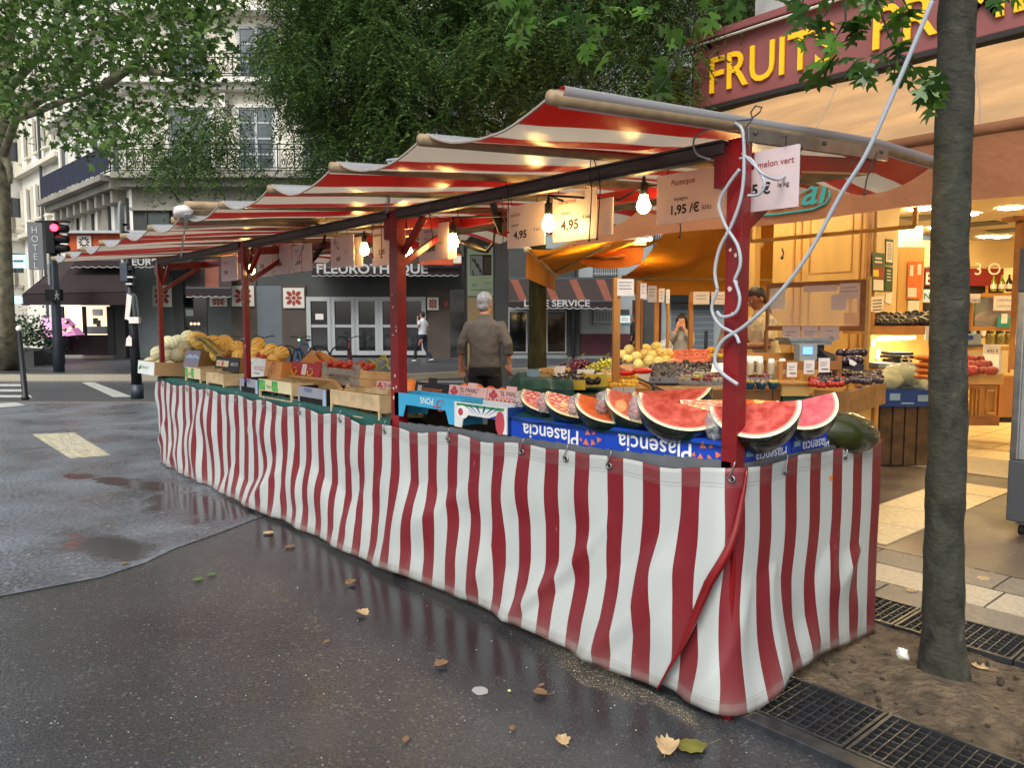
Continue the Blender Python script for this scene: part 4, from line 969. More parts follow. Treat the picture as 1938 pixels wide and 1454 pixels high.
for k,px in enumerate((545,604,645,532)):
    p=P(px,704,z=.06);t=thing('bike_rack',['black hooped bike rack left of the blue bicycle','black hooped bike rack right of the blue bicycle','black hooped bike rack beside the red bicycle','black hooped bike rack behind the orange carton'][k],'bike rack',p,'black hooped bike racks')
    mb=MB();pts=[p+rv*(-.3*math.cos(a))+ZV*(.45+.3*math.sin(a)) for a in [PI*i/10 for i in range(11)]];mb.tube([p-rv*.3]+pts+[p+rv*.3],.025,'pole_dark',8);mb.build('hoop',t)
_pre=set(o.name for o in sc.collection.objects);CAM.z=1.38
# ================= MARKET STALL =================
PX=[-.01,-2.235,-4.46,-6.69]
ZT=[(-6.75,.79),(-5.2,.793),(-4.07,.785),(-2.9,.79),(-2.33,.775),(-1.7,.80),(-1.1,.811),(-.57,.823),(0,.855)]
def zt(x):return interp(x,ZT)
st=thing('market_stall','long market stall with red posts and a sagging red and white striped vinyl roof','stall',(-3.35,.55,0))
for i,x in enumerate(PX):
    mb=MB();r=(.031,.041,.026,.025)[i];dp=(.055,.06,.04,.04)[i]
    mb.box((x-r,0,-.07),(x+r,dp,2.02),'red_paint')
    mb.box((x-r-.055,.0,1.86),(x-r-.002,.07,2.0),'red_paint')
    rnd=random.Random(i)
    for k in range([5,9,9,7][i]):
        z=rnd.uniform(.9,1.75);u=x+rnd.uniform(-r*.7,r*.7);s=rnd.uniform(.004,.011);mb.prism([(u+s*math.cos(a)*rnd.uniform(.6,1.1),-.0025,z+s*1.2*math.sin(a)*rnd.uniform(.6,1.1)) for a in [2*PI*j/9 for j in range(9)]],(0,.002,0),'worn_paint')
    mb.build('post',st,bevel=.004)
# front and cross beams
for i in range(3):
    mb=MB();a,b=PX[i+1]+.05,PX[i]-.045
    mb.box((a,-.012,1.975),(b,.0,2.012),'dark_beam');mb.box((a,.002,1.965),(b,.045,2.02),'dark_beam');mb.box((a,-.02,2.014),(b,.05,2.022),'dark_beam');mb.build('front_beam',st,bevel=.002)
mb=MB();mb.box((-6.9,.0,1.97),(-6.74,.04,2.015),'dark_beam');mb.build('front_beam',st)
def zc_(y):   # height of the battens across the roof
    return interp(y,[(-.86,1.995),(-.03,2.062),(1.05,2.15),(1.8,2.165)])
for i,x in enumerate(PX):
    mb=MB();mb.bar((x,.08,1.95),(x,1.05,2.06),.045,.06,'red_paint');mb.build('arm',st,bevel=.003)
    mb=MB();mb.bar((x,.06,1.72),(x,.42,1.96),.035,.035,'red_paint');mb.build('brace',st,bevel=.003)
    if i>0:
        sg=1
        mb=MB();mb.bar((x+sg*.03,.05,1.78),(x+sg*.24,.05,1.96),.03,.035,'red_paint');mb.build('brace',st,bevel=.003)
mb=MB();mb.bar((.02,.02,2.03),(.02,1.12,2.115),.016,.05,'steel')
for y in (.06,.55,1.05):mb.cyl((.028,y,2.035+y*.08),(.036,y,2.035+y*.08),.009,'dark_beam',n=8)
mb.build('end_rail',st,bevel=.002)
for a,b in ((PX[1]+.03,PX[0]-.03),(PX[2]+.03,PX[1]-.03),(PX[3]+.03,PX[2]-.03)):
    mb=MB();mb.box((a,.46,1.955),(b,.5,2.015),'red_paint');mb.build('inner_beam',st,bevel=.003)
mb=MB();mb.box((PX[3],1.02,2.03),(PX[0],1.06,2.08),'dark_beam');mb.build('rear_beam',st)
# table
mb=MB();mb.box((-6.75,.015,.70),(0,1.13,.72),'wood_crate');mb.build('table_top',st)
for q in (((-6.75,1.13),(0,1.15)),):
    mb=MB();mb.box((-6.75,1.135,.66),(0.01,1.15,.84),'grey_rim');mb.build('rim',st)
mb=MB()
xs_=[-2.2+.1*i for i in range(23)]
for a,b in zip(xs_,xs_[1:]):
    b=min(b,.0);za,zb=zt(a)+.035,zt(b)+.028
    mb.hexa([(a,.0,za-.12),(b,.0,zb-.12),(b,.012,zb-.12),(a,.012,za-.12),(a,.0,za),(b,.0,zb),(b,.012,zb),(a,.012,za)],'grey_rim')
mb.build('rim',st)
mb=MB();mb.hexa([(.004,.01,.76),(.016,.01,.76),(.016,1.15,.76),(.004,1.15,.76),(.004,.01,.875),(.016,.01,.875),(.016,1.15,.865),(.004,1.15,.865)],'grey_rim');mb.build('rim',st)
for x in (-6.5,-4.4,-2.3,-.15):
    for y in (.1,1.05):
        mb=MB();mb.box((x-.02,y-.02,-.07),(x+.02,y+.02,.70),'steel');mb.build('leg',st)
def gfn(a,b):
    x=-6.76+a*(6.76-2.27);z=zt(x)+.045+.008*nz(x*4)
    if b<.5:return (x,-.006-.012*abs(nz(x*3,7))-.004,z-.11*(1-b*2))
    return (x,-.006+(b-.5)*.5,z+.004*nz(x*9,b*9))
mb=MB();mb.grid(gfn,90,6,'green_cloth');o=mb.build('green_cloth',st)
# roof
BX=[-.02-.627*i for i in range(12)]
def sag(x,y):
    f=((-x-.02)/.627)%1.0
    k=4*f*(1-f);e=min(1,max(0,(y+.86)/2.4));amp=.052*max(0,1-(y+.86)/1.7)**1.3+.02
    if y>.9:amp+=.11*((y-.9)/.9)**1.5
    i=int((-x-.02)/.627)
    return amp*k*(1+.25*nz(i*3.3,1)),k
def rfn(a,b):
    x=-.02-a*.627*11;y=-.85+b*2.65
    s,k=sag(x,y)
    z=zc_(y)+.026-s+.004*nz(x*6,y*3)*k
    if y>1.25:z-=.012*math.sin((y-1.25)*9+x*3)*k
    z+=.012*nz(int((-x-.02)/.627+.5)*1.7,3)*max(0,-y)
    z-=.006*(1-abs(nz(x*3.5,y*1.3,7))*2)*k
    return (x,y-.012*k*(1 if b<.02 else 0),z)
mb=MB();mb.grid(rfn,198,54,'roof_vinyl',uvfn=lambda a,b:(-.02-a*.627*11,b));mb.build('canopy',st)
# wrapped edge at the near end and hem cord
mb=MB();mb.grid(lambda a,b:(-.02+.03*math.sin(b*PI),-.85+a*2.65,zc_(-.85+a*2.65)+.026-.05*b*b+.012*math.sin(b*PI)),54,4,'roof_vinyl',uvfn=lambda a,b:(-.19+.07,a));mb.build('canopy_end',st)
mat('hem','#9a8f84',.6)
mb=MB();mb.tube([Vector(rfn(i/198,0))+Vector((0,-.004,-.004)) for i in range(199)],.0045,'hem',5);mb.build('hem',st)
rnd=random.Random(12)
for i,x in enumerate(BX):
    mb=MB();y0=-.87-rnd.uniform(0,.02);dz=.012*nz(i*1.7,3)*.8
    mb.tube([(x,y0,zc_(y0)+dz),(x+.004,-.03,zc_(-.03)),(x,1.05,zc_(1.05)),(x,1.79,zc_(1.79))],[.021,.021,.02,.02],'pole_wood',9);mb.build('batten',st)
# bundle of rolled spare battens and cord at the bend
t=thing('rolled_canvas','bundle of wooden poles wrapped in clear plastic tied at the roof edge','canvas roll',(-2.9,-.85,2.05))
mb=MB()
for k,(px,py,q) in enumerate(((350,388,.02),(338,396,.0),(345,402,.03),(330,408,.0),(325,418,-.02),(338,414,.01))):
    p=P(px,py,y=-.86);mb.tube([p,p+Vector((.02,.9,.06))],.024,'pole_wood',8)
mb.build('poles',t)
mb=MB();p=P(346,400,y=-.88);mb.sph(tuple(p),(.07,.05,.035),'paper',14,9,fn=lambda a,b,d:1+.25*nz(d.x*4,d.y*4,d.z*4));mb.build('wrap',t)
mb=MB();p=P(352,404,y=-.92);q=P(342,485,y=-.3);mb.tube([p,p.lerp(q,.5)+Vector((.02,0,0)),q],.006,'cord_white',5);p2=P(358,404,y=-.92);mb.tube([p2,p2.lerp(q,.4)+Vector((-.03,0,0)),q],.005,'cord_white',5);mb.build('cord',t)
# ---- striped skirts
def path(s,off,out=0.0):
    R0=.07;cx_,cy_=.028-R0,-.012+R0;Rr=R0+off;h=.07
    if s<-h:return (cx_+(s+h),cy_-Rr),(0,-1)
    if s>h:return (cx_+Rr,cy_+(s-h)),(1,0)
    th=(s+h)/(2*h)*PI/2;return (cx_+Rr*math.sin(th),cy_-Rr*math.cos(th)),(math.sin(th),-math.cos(th))
def fold(s,v,seed):
    a=(.006+.036*min(1,v*2.2))
    w_=nz(s*2.6,v*2.3,seed)*1.2+nz(s*1.1+v*.9,v*1.4,seed+3)*1.2+.4*nz(s*6.0,v*2.2,seed+6)
    w_+=.42*(1-2*min(1,abs(nz(s*1.9+v*1.3,v*.9,seed+20))*4.2))*min(1,v*2)
    return a*w_*(1.2-.55*v)
def wob(s,v,seed):return .034*nz(s*1.7,v*2.4,seed+11)*min(1,v*3)
hookx=[-6.55,-5.8,-5.24,-4.6,-4.05,-3.44,-2.86,-2.32,-1.69,-1.11,-.82,-.57,.0]
def skirt(name,label,s0,s1,n,seed,base,hz,top,edge=None):
    t=thing(name,label,'awning cloth',((path((s0+s1)/2,0)[0][0]),path((s0+s1)/2,0)[0][1],0))
    def fn(a,b):
        v=b;e0=s0;e1=s1
        if edge:e0,e1=edge(v,s0,s1)
        s=e0+(e1-e0)*a
        off=base+(hz(s) if callable(hz) else hz)*(.25*v+.75*v*v)+fold(s,v,seed)
        (x,y),_n=path(s+wob(s,v,seed),max(off,.004+base))
        z0=top(s);zb=hem(s);z=z0+(zb-z0)*v
        return (x,y,z)
    mb=MB();mb.grid(fn,n,46,'skirt_vinyl',uvfn=lambda a,b:((s0+(s1-s0)*a) if not edge else (edge(b,s0,s1)[0]+(edge(b,s0,s1)[1]-edge(b,s0,s1)[0])*a),b))
    o=mb.build('cloth',t);sol=o.modifiers.new('s','SOLIDIFY');sol.thickness=.002;sol.offset=-1
    return t,fn
def top_front(s):
    x=min(s,0);z=zt(x)
    k=min(abs(x-h) for h in hookx);z-=.022*min(1,k/.25)**2
    if -2.75<x<-2.45:z-=.012
    return z+.012
def hem(s):
    if s<0:return interp(s,[(-6.8,-.055),(-4.5,-.05),(-2.5,-.04),(-1.2,-.025),(-.3,-.03),(0,-.035)])+.012*nz(s*2.2,4)
    return interp(s,[(0,-.035),(.12,-.03),(.3,.03),(.45,.02),(.8,-.01),(1.2,-.05)])
sk,_f=skirt('striped_skirt','long red and white striped vinyl cloth along the front of the stall',-6.80,.055,420,1,.012,lambda s:interp(s,[(-6.8,.03),(-4,.06),(-1,.07),(0,.045)]),top_front,edge=lambda v,a,b:(a+.1*v,b-.33*v**1.3))
def top_side(s):return .868-.012*abs(math.sin(s*7))
sk2,_g=skirt('striped_skirt','shorter striped vinyl cloth wrapping the near end of the stall',-.42,1.16,150,5,.0,lambda s:interp(s,[(-.4,.05),(0,.05),(.4,.03),(1.1,.0)]),lambda s:top_front(s)-.004 if s<0 else top_side(s))
# rolled red and grey free edge of the front cloth
mb=MB();ed=[Vector(_f(1,i/30)) for i in range(31)];mb.tube([p+Vector((.004,-.012,0)) for p in ed],[.004+.014*math.sin(PI*min(1,i/30*1.1)) for i in range(31)],'red_paint' ,8);mb.build('rolled_edge',sk)
# eyelets and hooks
def eyelet(par,p,n_,hook=True,lab=None):
    mb=MB();n_=Vector(n_);a=n_.cross(ZV).normalized()
    pts=[p+a*.011*math.cos(q)+ZV*.011*math.sin(q)+n_*.004 for q in [2*PI*i/14 for i in range(15)]];mb.tube(pts,.0035,'steel',6,False)
    mb.poly([p+a*.008*math.cos(q)+ZV*.008*math.sin(q)+n_*.0015 for q in [2*PI*i/12 for i in range(12)]],'void');mb.build('eyelet',par)
    if hook:
        t=thing('s_hook','steel wire hook holding the striped cloth to the stall rim','hook',p,'steel hooks along the stall rim')
        mb=MB();h=n_*.012;mb.tube([p+h*.2+ZV*-.004,p+h+ZV*-.008+a*.006,p+h+ZV*.004+a*.012,p+h*.8+ZV*.02+a*.004,p+h*.6+ZV*.045-a*.008,p+h*.4+ZV*.062-a*.01,p-h*.6+ZV*.066-a*.01],.0026,'steel',6);mb.build('wire',t)
for x in hookx:
    a=(x+6.8)/(6.855);q=Vector(_f(a,.045));eyelet(sk,q+Vector((0,-.003,0)),(0,-1,0))
for y in (.34,.84):
    q=Vector(_g((y+.42)/1.62,.05));eyelet(sk2,q+Vector((.003,0,0)),(1,0,0))
mat('tag_orange','#d8821c',.5)
mb=MB();q=Vector(_g((.72+.42)/1.62,.13));mb.box((q.x+.004,q.y-.012,q.z-.012),(q.x+.006,q.y+.008,q.z+.006),'tag_orange');mb.build('small_tag',sk2)

# ================= GOODS ON THE STALL =================
CART={}
def carton(name,label,cat,w_,d,h,loc,yaw=0,tilt=0,m='white',inner=None,style='box',deco=None,group=None,th=.006,roll=0,flip=False):
    """open crate, front face at local y=0, origin at centre of the front bottom edge"""
    t=thing(name,label,cat,(0,0,0),group);inner=inner or m
    mb=MB();x0,x1=-w_/2,w_/2
    if style=='box':
        mb.box((x0,0,0),(x1,th,h),m);mb.box((x0,d-th,0),(x1,d,h),inner);mb.box((x0,th,0),(x0+th,d-th,h),inner);mb.box((x1-th,th,0),(x1,d-th,h),inner);mb.box((x0+th,th,0),(x1-th,d-th,.01),inner)
    elif style=='closed':
        mb.box((x0,0,0),(x1,d,h),m)
    elif style=='arch':   # tray standing on corner feet with a long cut-out below
        f=.19*w_
        pts=[(x0,0,0),(x0+f*.75,0,0),(x0+f,0,h*.52),(x1-f,0,h*.52),(x1-f*.75,0,0),(x1,0,0),(x1+.0,0,h),(x0,0,h)]
        mb.prism(pts,(0,th,0),m);mb.prism([(p[0],d,p[2]) for p in pts],(0,-th,0),m)
        for s in (x0,x1-th):mb.box((s,th,0),(s+th,d-th,h),inner)
        mb.box((x0+th,th,h*.5),(x1-th,d-th,h*.55),inner)
    elif style=='wood':
        g=h*.12
        mb.box((x0,0,h*.38),(x1,th,h),m);mb.box((x0,0,0),(x0+.02,th*2.2,h*.38),inner);mb.box((x1-.02,0,0),(x1,th*2.2,h*.38),inner)
        mb.box((x0+.02,0,0),(x1-.02,d,.008),inner)
        mb.box((x1-th,th,h*.3),(x1,d,h*.98),inner);mb.box((x0,th,h*.3),(x0+th,d,h*.98),inner);mb.box((x0+th,d-th,h*.3),(x1-th,d,h),m)
        mb.box((x1-.02,d-.03,0),(x1,d-.005,h*.3),inner)
    elif style=='planks':
        n=2;ph=h/n
        for k in range(n):
            z0=k*ph+.002;mb.box((x0,0,z0),(x1,th*1.3,z0+ph-.006),m);mb.box((x0,d-th,z0),(x1,d,z0+ph-.006),inner)
            mb.box((x1-th,th*1.3,z0),(x1,d-th,z0+ph-.006),inner);mb.box((x0,th*1.3,z0),(x0+th,d-th,z0+ph-.006),inner)
        mb.box((x0+th,th*1.3,0),(x1-th,d-th,.006),inner)
        for sx in (x0+th,x1-th-.02):mb.box((sx,th*1.3,0),(sx+.02,th*1.3+.02,h+.012),inner)
    if deco:deco(mb,x0,x1,h,d)
    mb.build('box' if style in('box','closed','arch') else 'slats',t,bevel=.0015)
    t.location=loc;t.rotation_euler=(tilt,roll,yaw);return t
def ftxt(s,size,x,z,m='ink',al='l',flip=False,sx=1,off=0,shear=0,y=-.0012):
    def f(mb):
        if flip:mb.text(s,size,(x,y,z),m,right=(-1,0,0),upv=(0,0,-1),align=al,off=off,sx=sx,shear=shear)
        else:mb.text(s,size,(x,y,z),m,align=al,off=off,sx=sx,shear=shear)
    return f
for n_,c in (('ct_white','#d7dbd8'),('ct_purple','#77707e'),('ct_black','#17161a'),('ct_red','#a01b1f'),('ct_orange','#c98a45'),('ct_grey','#8e909a'),('ct_cyan','#3aa4cf'),('ct_blue','#0b3fae'),('ct_pink','#e0b3ad'),('ct_yellow','#d9bf3e'),('ct_green','#2f8f4a'),('ct_board','#a88a62'),('ct_cream','#cfc59d'),('ct_tan','#8d6c3e'),('ct_navy','#1b3f86'),('tri_orange','#d8703a'),('ct_lblue','#8fb1cc'),('ct_pinkred','#b4434e')):mat(n_,c,.5,nz=(9,.08))
def deco_white(mb,x0,x1,h,d):
    mb.text('Brule Lim',.05,(x0+.17,-.0012,h*.42),'ct_green',shear=.3);mb.text('- - - - - - -',.018,(x0+.2,-.0012,h*.2),'ct_green')
    for k,(a,c) in enumerate(((.05,'ct_green'),(.09,'ct_green'),(.07,'ct_red'),(.12,'ct_green'))):
        mb.prism([(x0+a+.018*math.cos(q),-.0012,h*(.42+.1*(k%2))+.022*math.sin(q)) for q in (0,1,2,3.2,4,5.2)],(0,.0006,0),c)
carton('carton','white carton with green script holding pale netted melons at the far end','carton',.56,.4,.135,(-6.78,-.12,.86),0,R(-4),m='ct_white',inner='ct_board',deco=deco_white)
def deco_pur(mb,x0,x1,h,d):
    for k in range(5):mb.prism([(x0+.05+.05*k+.05*math.cos(q),-.0012,h*.5+.05*math.sin(q)*(1 if k%2 else .6)) for q in (0,.8,1.6,2.5)],(0,.0006,0),'ct_lblue')
carton('carton','grey purple patterned carton leaning beside the white melon carton','carton',.3,.3,.17,(-6.15,.12,.95),R(8),R(-14),m='ct_purple',inner='ct_tan',deco=deco_pur)
def deco_bl(mb,x0,x1,h,d):
    mb.box((x0+.03,-.0012,h*.3),(x0+.33,0,h*.72),'ct_cream');mb.sph((x0+.19,0,h*.5),(.035,.002,.035),'ct_pinkred',12,6);mb.text('PREMIUM',.022,(x0+.05,-.002,h*.42),'ct_orange');mb.text('ABRICOTS',.04,(x1-.2,-.0012,h*.42),'ct_white',sx=.9)
carton('carton','black apricot carton with a cream label and pink seal','carton',.58,.4,.13,(-5.42,.2,.945),0,R(-9),m='ct_black',inner='ct_tan',deco=deco_bl)
def deco_gr(mb,x0,x1,h,d):
    for a,b in ((0,.2),(.42,.6)):
        mb.box((x0+a*(x1-x0)+.001,-.001,h*.42),(x0+b*(x1-x0),0,h*.96),'ct_green')
        for k in range(4):mb.sph((x0+(a+.04+.04*k)*(x1-x0),-.001,h*(.55+.2*(k%2))),(.012,.001,.02),'leaf_pear',8,5)
    mb.text('Ruru',.045,(x0+.26*(x1-x0),-.0015,h*.55),'ct_green')
mat('leaf_pear','#6cb04a',.5)
carton('crate','green and cream printed crate below the black apricot carton','crate',.42,.3,.16,(-5.72,.0,.81),0,0,m='ct_cream',inner='wood_crate',style='wood',deco=deco_gr)
carton('crate','plain pale wooden crate next to the third red post','crate',.42,.3,.15,(-5.15,.0,.80),0,0,m='wood_crate',inner='wood_crate',style='wood')
def deco_nov(mb,x0,x1,h,d):
    mb.text('NOVELO',.055,(x0+.16,-.0012,h*.42),'ct_pinkred');mb.text('MANDARINES',.02,(x0+.17,-.0012,h*.25),'ink')
    for k in range(10):mb.sph((x0+.05+.02*(k%3),-.001,h*(.25+.06*k)),(.008,.001,.008),'ink',8,5)
carton('carton','white citrus carton lettered NOVELO right of the third post','carton',.38,.38,.18,(-4.83,.22,.905),0,R(-10),m='ct_white',inner='ct_orange',deco=deco_nov)
def deco_or(mb,x0,x1,h,d):
    mb.lathe([(.04,0),(.045,.002)],'ct_red',20,Matrix.Translation((x0+.16,-.002,h*.7))@Matrix.Rotation(R(90),4,'X'));mb.text('N',.035,(x0+.15,-.002,h*.62),'ct_red')
    rn=random.Random(2)
    for k in range(26):mb.sph((x0+.03+rn.uniform(0,.12),-.001,h*rn.uniform(.1,.6)),(.006,.001,.008),'ct_tan',6,4)
    mb.text('QUALITY',.02,(x0+.03,-.0015,h*.06),'ct_red')
carton('carton','orange printed carton side turned next to the NOVELO carton','carton',.3,.36,.17,(-4.5,.23,.895),R(3),R(-10),m='ct_orange',inner='ct_orange',deco=deco_or)
def deco_red(mb,x0,x1,h,d):
    for k in (0,1):
        c=x0+.09+k*.31*(x1-x0)*1.7
        mb.tube([(c+.045*math.cos(a),-.002,h*.52+.04*math.sin(a)) for a in [PI+i*PI/10 for i in range(11)]],.005,'ct_yellow',5);mb.text('Frutas',.028,(c-.03,-.002,h*.6),'ct_cream')
    mb.box(((x0+x1)/2-.045,-.0012,h*.25),((x0+x1)/2+.03,0,h*.9),'paper')
    for k in range(4):mb.box(((x0+x1)/2-.03,-.0016,h*(.35+.13*k)),((x0+x1)/2+.015,-.0013,h*(.37+.13*k)),'ct_pinkred')
carton('carton','pair of red fruit cartons with a yellow smile and a white paper label','carton',.54,.34,.13,(-4.12,.33,.94),0,R(-12),m='ct_red',inner='ct_red',deco=deco_red)
def deco_flap(mb,x0,x1,h,d):pass
t=thing('cardboard_flap','torn tan cardboard flaps standing up behind the red cartons','cardboard',(-3.9,.55,1.05))
mb=MB();mb.prism([P(a,b,y=.5) for a,b in ((566,688),(590,662),(600,678),(612,690))],(0,.01,0),'ct_orange');mb.prism([P(a,b,y=.55) for a,b in ((580,690),(602,663),(640,682),(645,700),(590,700))],(0,.01,0),'ct_orange');mb.build('flaps',t)
def deco_mou(mb,x0,x1,h,d):
    mb.text('MOUNEYRAC',.062,(x0+.13,-.0012,h*.3),'ink',sx=.85);mb.text('~~~',.02,(x1-.09,-.0012,h*.42),'ink')
    mb.box((x0,-.0005,h),(x0+.07,.012,h+.035),'wood_crate_grey');mb.box((x1-.1,-.0005,h),(x1,.012,h+.035),'wood_crate_grey')
carton('crate','weathered grey wooden crate stencilled MOUNEYRAC','crate',.56,.36,.125,(-3.42,.27,.935),0,R(-6),m='wood_crate_grey',inner='wood_crate',style='planks',deco=deco_mou)
carton('crate','empty wooden crate under the MOUNEYRAC crate','crate',.5,.34,.07,(-3.0,.24,.875),R(4),R(-4),m='wood_crate',inner='wood_crate',style='planks')
t=thing('carton_tray','tan cardboard tray slid under the red cartons','carton',(-4.0,.2,.9))
mb=MB();a=P(545,708,y=.2);b=P(632,716,y=.12);c=P(640,738,y=.05);mb.prism([P(540,712,y=.22),P(630,722,y=.1),P(645,740,y=.06),P(600,735,y=.16)],(0,.02,.012),'ct_tan');mb.build('tray',t)
def deco_ono(mb,x0,x1,h,d):
    mb.text('PONDS',.042,(x0+.1,-.0012,h*.74),'ct_navy',off=0,sx=.9);mb.box((x1-.035,-.0012,0),(x1-.001,0,h*.96),'ct_lblue')
    mb.box((x0+.03,-.0011,.0),(x1-.05,0,h*.48),'void')
carton('carton','small grey carton lettered PONDS just right of the third post','carton',.36,.3,.125,(-4.4,.0,.815),0,0,m='ct_grey',inner='ct_black',deco=deco_ono,style='box')
carton('crate','green and cream crate lettered Ruru between two grey cartons','crate',.58,.3,.14,(-3.88,-.01,.815),0,0,m='ct_cream',inner='wood_crate',style='wood',deco=deco_gr)
carton('carton','grey carton lettered PONDS left of the pale wooden crate','carton',.42,.3,.135,(-3.3,.0,.805),0,0,m='ct_grey',inner='ct_black',deco=deco_ono)
carton('crate','pale wooden crate with dark fruit showing below, left of the second post','crate',.62,.32,.155,(-2.7,-.01,.795),0,0,m='wood_crate',inner='wood_crate',style='wood')
def deco_pan(mb,x0,x1,h,d):
    mb.box((x0+.001,-.0008,0.001),(x1-.001,0,h*.3),'ct_pinkred')
    for k in range(16):
        for j in range(3):mb.sph((x0+.02+k*(x1-x0-.03)/16,-.001,h*(.08+.13*j)),(.008,.001,.006),'ct_pink' if (k+j)%2 else 'ct_pinkred',6,4)
    for a,b in ((.05,.8),(.03,.6),(.07,.6),(.05,.45)):mb.sph((x0+a,-.001,h*b),(.017,.001,.013),'ct_pinkred',10,5)
    mb.text('"EL PANAL"',.036,(x0+.1,-.0015,h*.62),'ink',sx=.95);mb.text('FRUTAS Y VERDURAS',.012,(x0+.1,-.0015,h*.45),'ct_pinkred')
    mb.box(((x0+x1)/2-.0,-.0002,h),((x0+x1)/2+.08,.006,h+.02),'ct_pink')
carton('carton','pink EL PANAL carton half hidden left of the second post','carton',.4,.34,.1,(-2.86,.36,.885),0,R(-6),m='ct_pink',inner='ct_pink',deco=deco_pan)
carton('carton','pink EL PANAL carton between the black carton and its twin','carton',P(917,746.5,y=0.19).x-P(846,746.5,y=0.19).x,.34,P(881.5,731,y=0.19).z-P(881.5,762,y=0.19).z,(P(881.5,746.5,y=0.19).x,0.19,P(881.5,762,y=0.19).z),0,R(-10),m='ct_pink',inner='ct_pink',deco=deco_pan)
carton('carton','pink EL PANAL carton nearest the watermelons','carton',P(988,754,y=0.19).x-P(919,754,y=0.19).x,.34,P(953.5,738,y=0.19).z-P(953.5,770,y=0.19).z,(P(953.5,754,y=0.19).x,0.19,P(953.5,770,y=0.19).z),0,R(-10),m='ct_pink',inner='ct_pink',deco=deco_pan)
def deco_blk(mb,x0,x1,h,d):
    mb.text('Intersport',.055,(x0+.08,-.0015,h*.4),'tri_orange',sx=.9,shear=.15);mb.box((x0+.03,-.001,h*.35),(x0+.07,0,h*.8),'paper');mb.box((x0+.09,-.001,h*.16),(x1-.03,0,h*.19),'paper')
    mb.box((-.04,-.0002,h),(.04,.006,h+.03),'ct_black')
carton('carton','black orange-lettered carton behind the light blue tray','carton',P(845,740.5,y=0.19).x-P(782,740.5,y=0.19).x,.34,P(813.5,725,y=0.19).z-P(813.5,756,y=0.19).z,(P(813.5,740.5,y=0.19).x,0.19,P(813.5,756,y=0.19).z),0,R(-10),m='ct_black',inner='ct_black',deco=deco_blk)
def deco_cy(mb,x0,x1,h,d):
    mb.text('PONS',.05,(.02,-.0015,h*.93),'white',right=(-1,0,0),upv=(0,0,-1),align='c',off=.01)
    mb.tube([(.15+.035*math.cos(a),-.002,h*.68+.03*math.sin(a)) for a in [.5+i*.5 for i in range(11)]],.003,'ct_pinkred',5)
    mb.tube([(.08,-.002,h*.62),(.12,-.002,h*.6),(.16,-.002,h*.68)],.003,'ct_pinkred',5)
carton('carton','light blue cardboard tray lettered PONS upside down right of the second post','carton',.62,.17,.135,(-1.93,-.0,.848),0,0,m='ct_cyan',inner='ct_cyan',style='arch',deco=deco_cy)
def deco_ray(mb,x0,x1,h,d):
    c=((x0+x1)/2+.02,-.0012,h*.5)
    for k in range(7):
        a=R(10+24*k);mb.add([(c[0]+.03*math.cos(a),-.0012,h*.45+.02*math.sin(a)),(c[0]+min(.17,.17)*math.cos(a-.07),-.0012,h*.45+min(h*.5,.17*math.sin(a-.07)+.0)),(c[0]+.17*math.cos(a+.07),-.0012,h*.45+min(h*.5,.17*math.sin(a+.07)))],[(0,1,2)],'ct_navy')
    mb.sph((x0+.07,-.001,h*.62),(.05,.001,.035),'white',14,6);mb.sph((x0+.055,-.002,h*.62),(.022,.001,.02),'ct_pinkred',12,6);mb.sph((x1-.05,-.001,h*.4),(.035,.001,.06),'ct_pinkred',12,6)
    mb.box((x0+.02,-.0011,h*.86),(x1-.02,0,h*.96),'ct_green')
carton('carton','white fruit tray printed with blue rays beside the light blue tray','carton',.42,.17,.13,(-1.44,-.005,.845),0,0,m='ct_white',inner='ct_navy',style='arch',deco=deco_ray)
def deco_pl(mb,x0,x1,h,d,big=True,right=True):
    if big:
        mb.text('Plasencia',.098 if h>.1 else .09,((x0+x1)/2-.03,-.0015,h*.80),'white',right=(-1,0,0),upv=(0,0,-1),align='c',off=.012,sx=1.05)
        tr=[(.01,.8,.03),(.045,.82,.02),(.0,.42,.035),(.04,.45,.03),(.075,.6,.028),(.02,.12,.03),(.06,.14,.028),(-.03,.5,.02)]
        for a,b,s in tr:
            X0=x1-.1+a;mb.prism([(X0+s*.6*math.cos(q),-.0012,min(h*.98,h*b+s*.55*math.sin(q))) for q in (PI/2+a*9,PI/2+2.09+a*9,PI/2+4.19+a*9)],(0,.0006,0),'tri_orange')
    else:
        mb.text('Plasencia',.062,((x0+x1)/2+.02,-.0015,h*.66),'white',right=(-1,0,0),upv=(0,0,-1),align='c',off=.008);mb.box((x0+.14,-.0012,h*.86),(x1-.06,0,h*.875),'ct_lblue');mb.box((x0+.015,-.0012,h*.55),(x0+.06,0,h*.75),'ct_lblue')
        for k in range(7):mb.sph((x0+.08+.04*k,-.001,.012),(.015,.001,.012),['ct_lblue','tri_orange','white'][k%3],8,4)
carton('carton','blue Plasencia carton under the small melon wedges at the rim','carton',.595,.36,.115,(-.925,.016,.818),0,0,m='ct_blue',inner='ct_blue',style='closed',deco=deco_pl)
carton('carton','blue Plasencia carton under the largest front wedge beside the near post','carton',.585,.36,.125,(-.333,.016,.825),0,0,m='ct_blue',inner='ct_blue',style='closed',deco=deco_pl)
dp2=lambda mb,x0,x1,h,d:deco_pl(mb,x0,x1,h,d,False)
carton('carton','blue Plasencia carton end right of the near post','carton',.33,.3,.1,(-.0,.25,.835),R(90),0,m='ct_blue',inner='ct_blue',style='closed',deco=dp2)
carton('carton','blue Plasencia carton end farther along the short side','carton',.33,.3,.105,(-.0,.59,.835),R(90),0,m='ct_blue',inner='ct_blue',style='closed',deco=dp2)
mat('gap_shade_board','#2a231d',.8)  # dark tone stands in for the shade between the crates
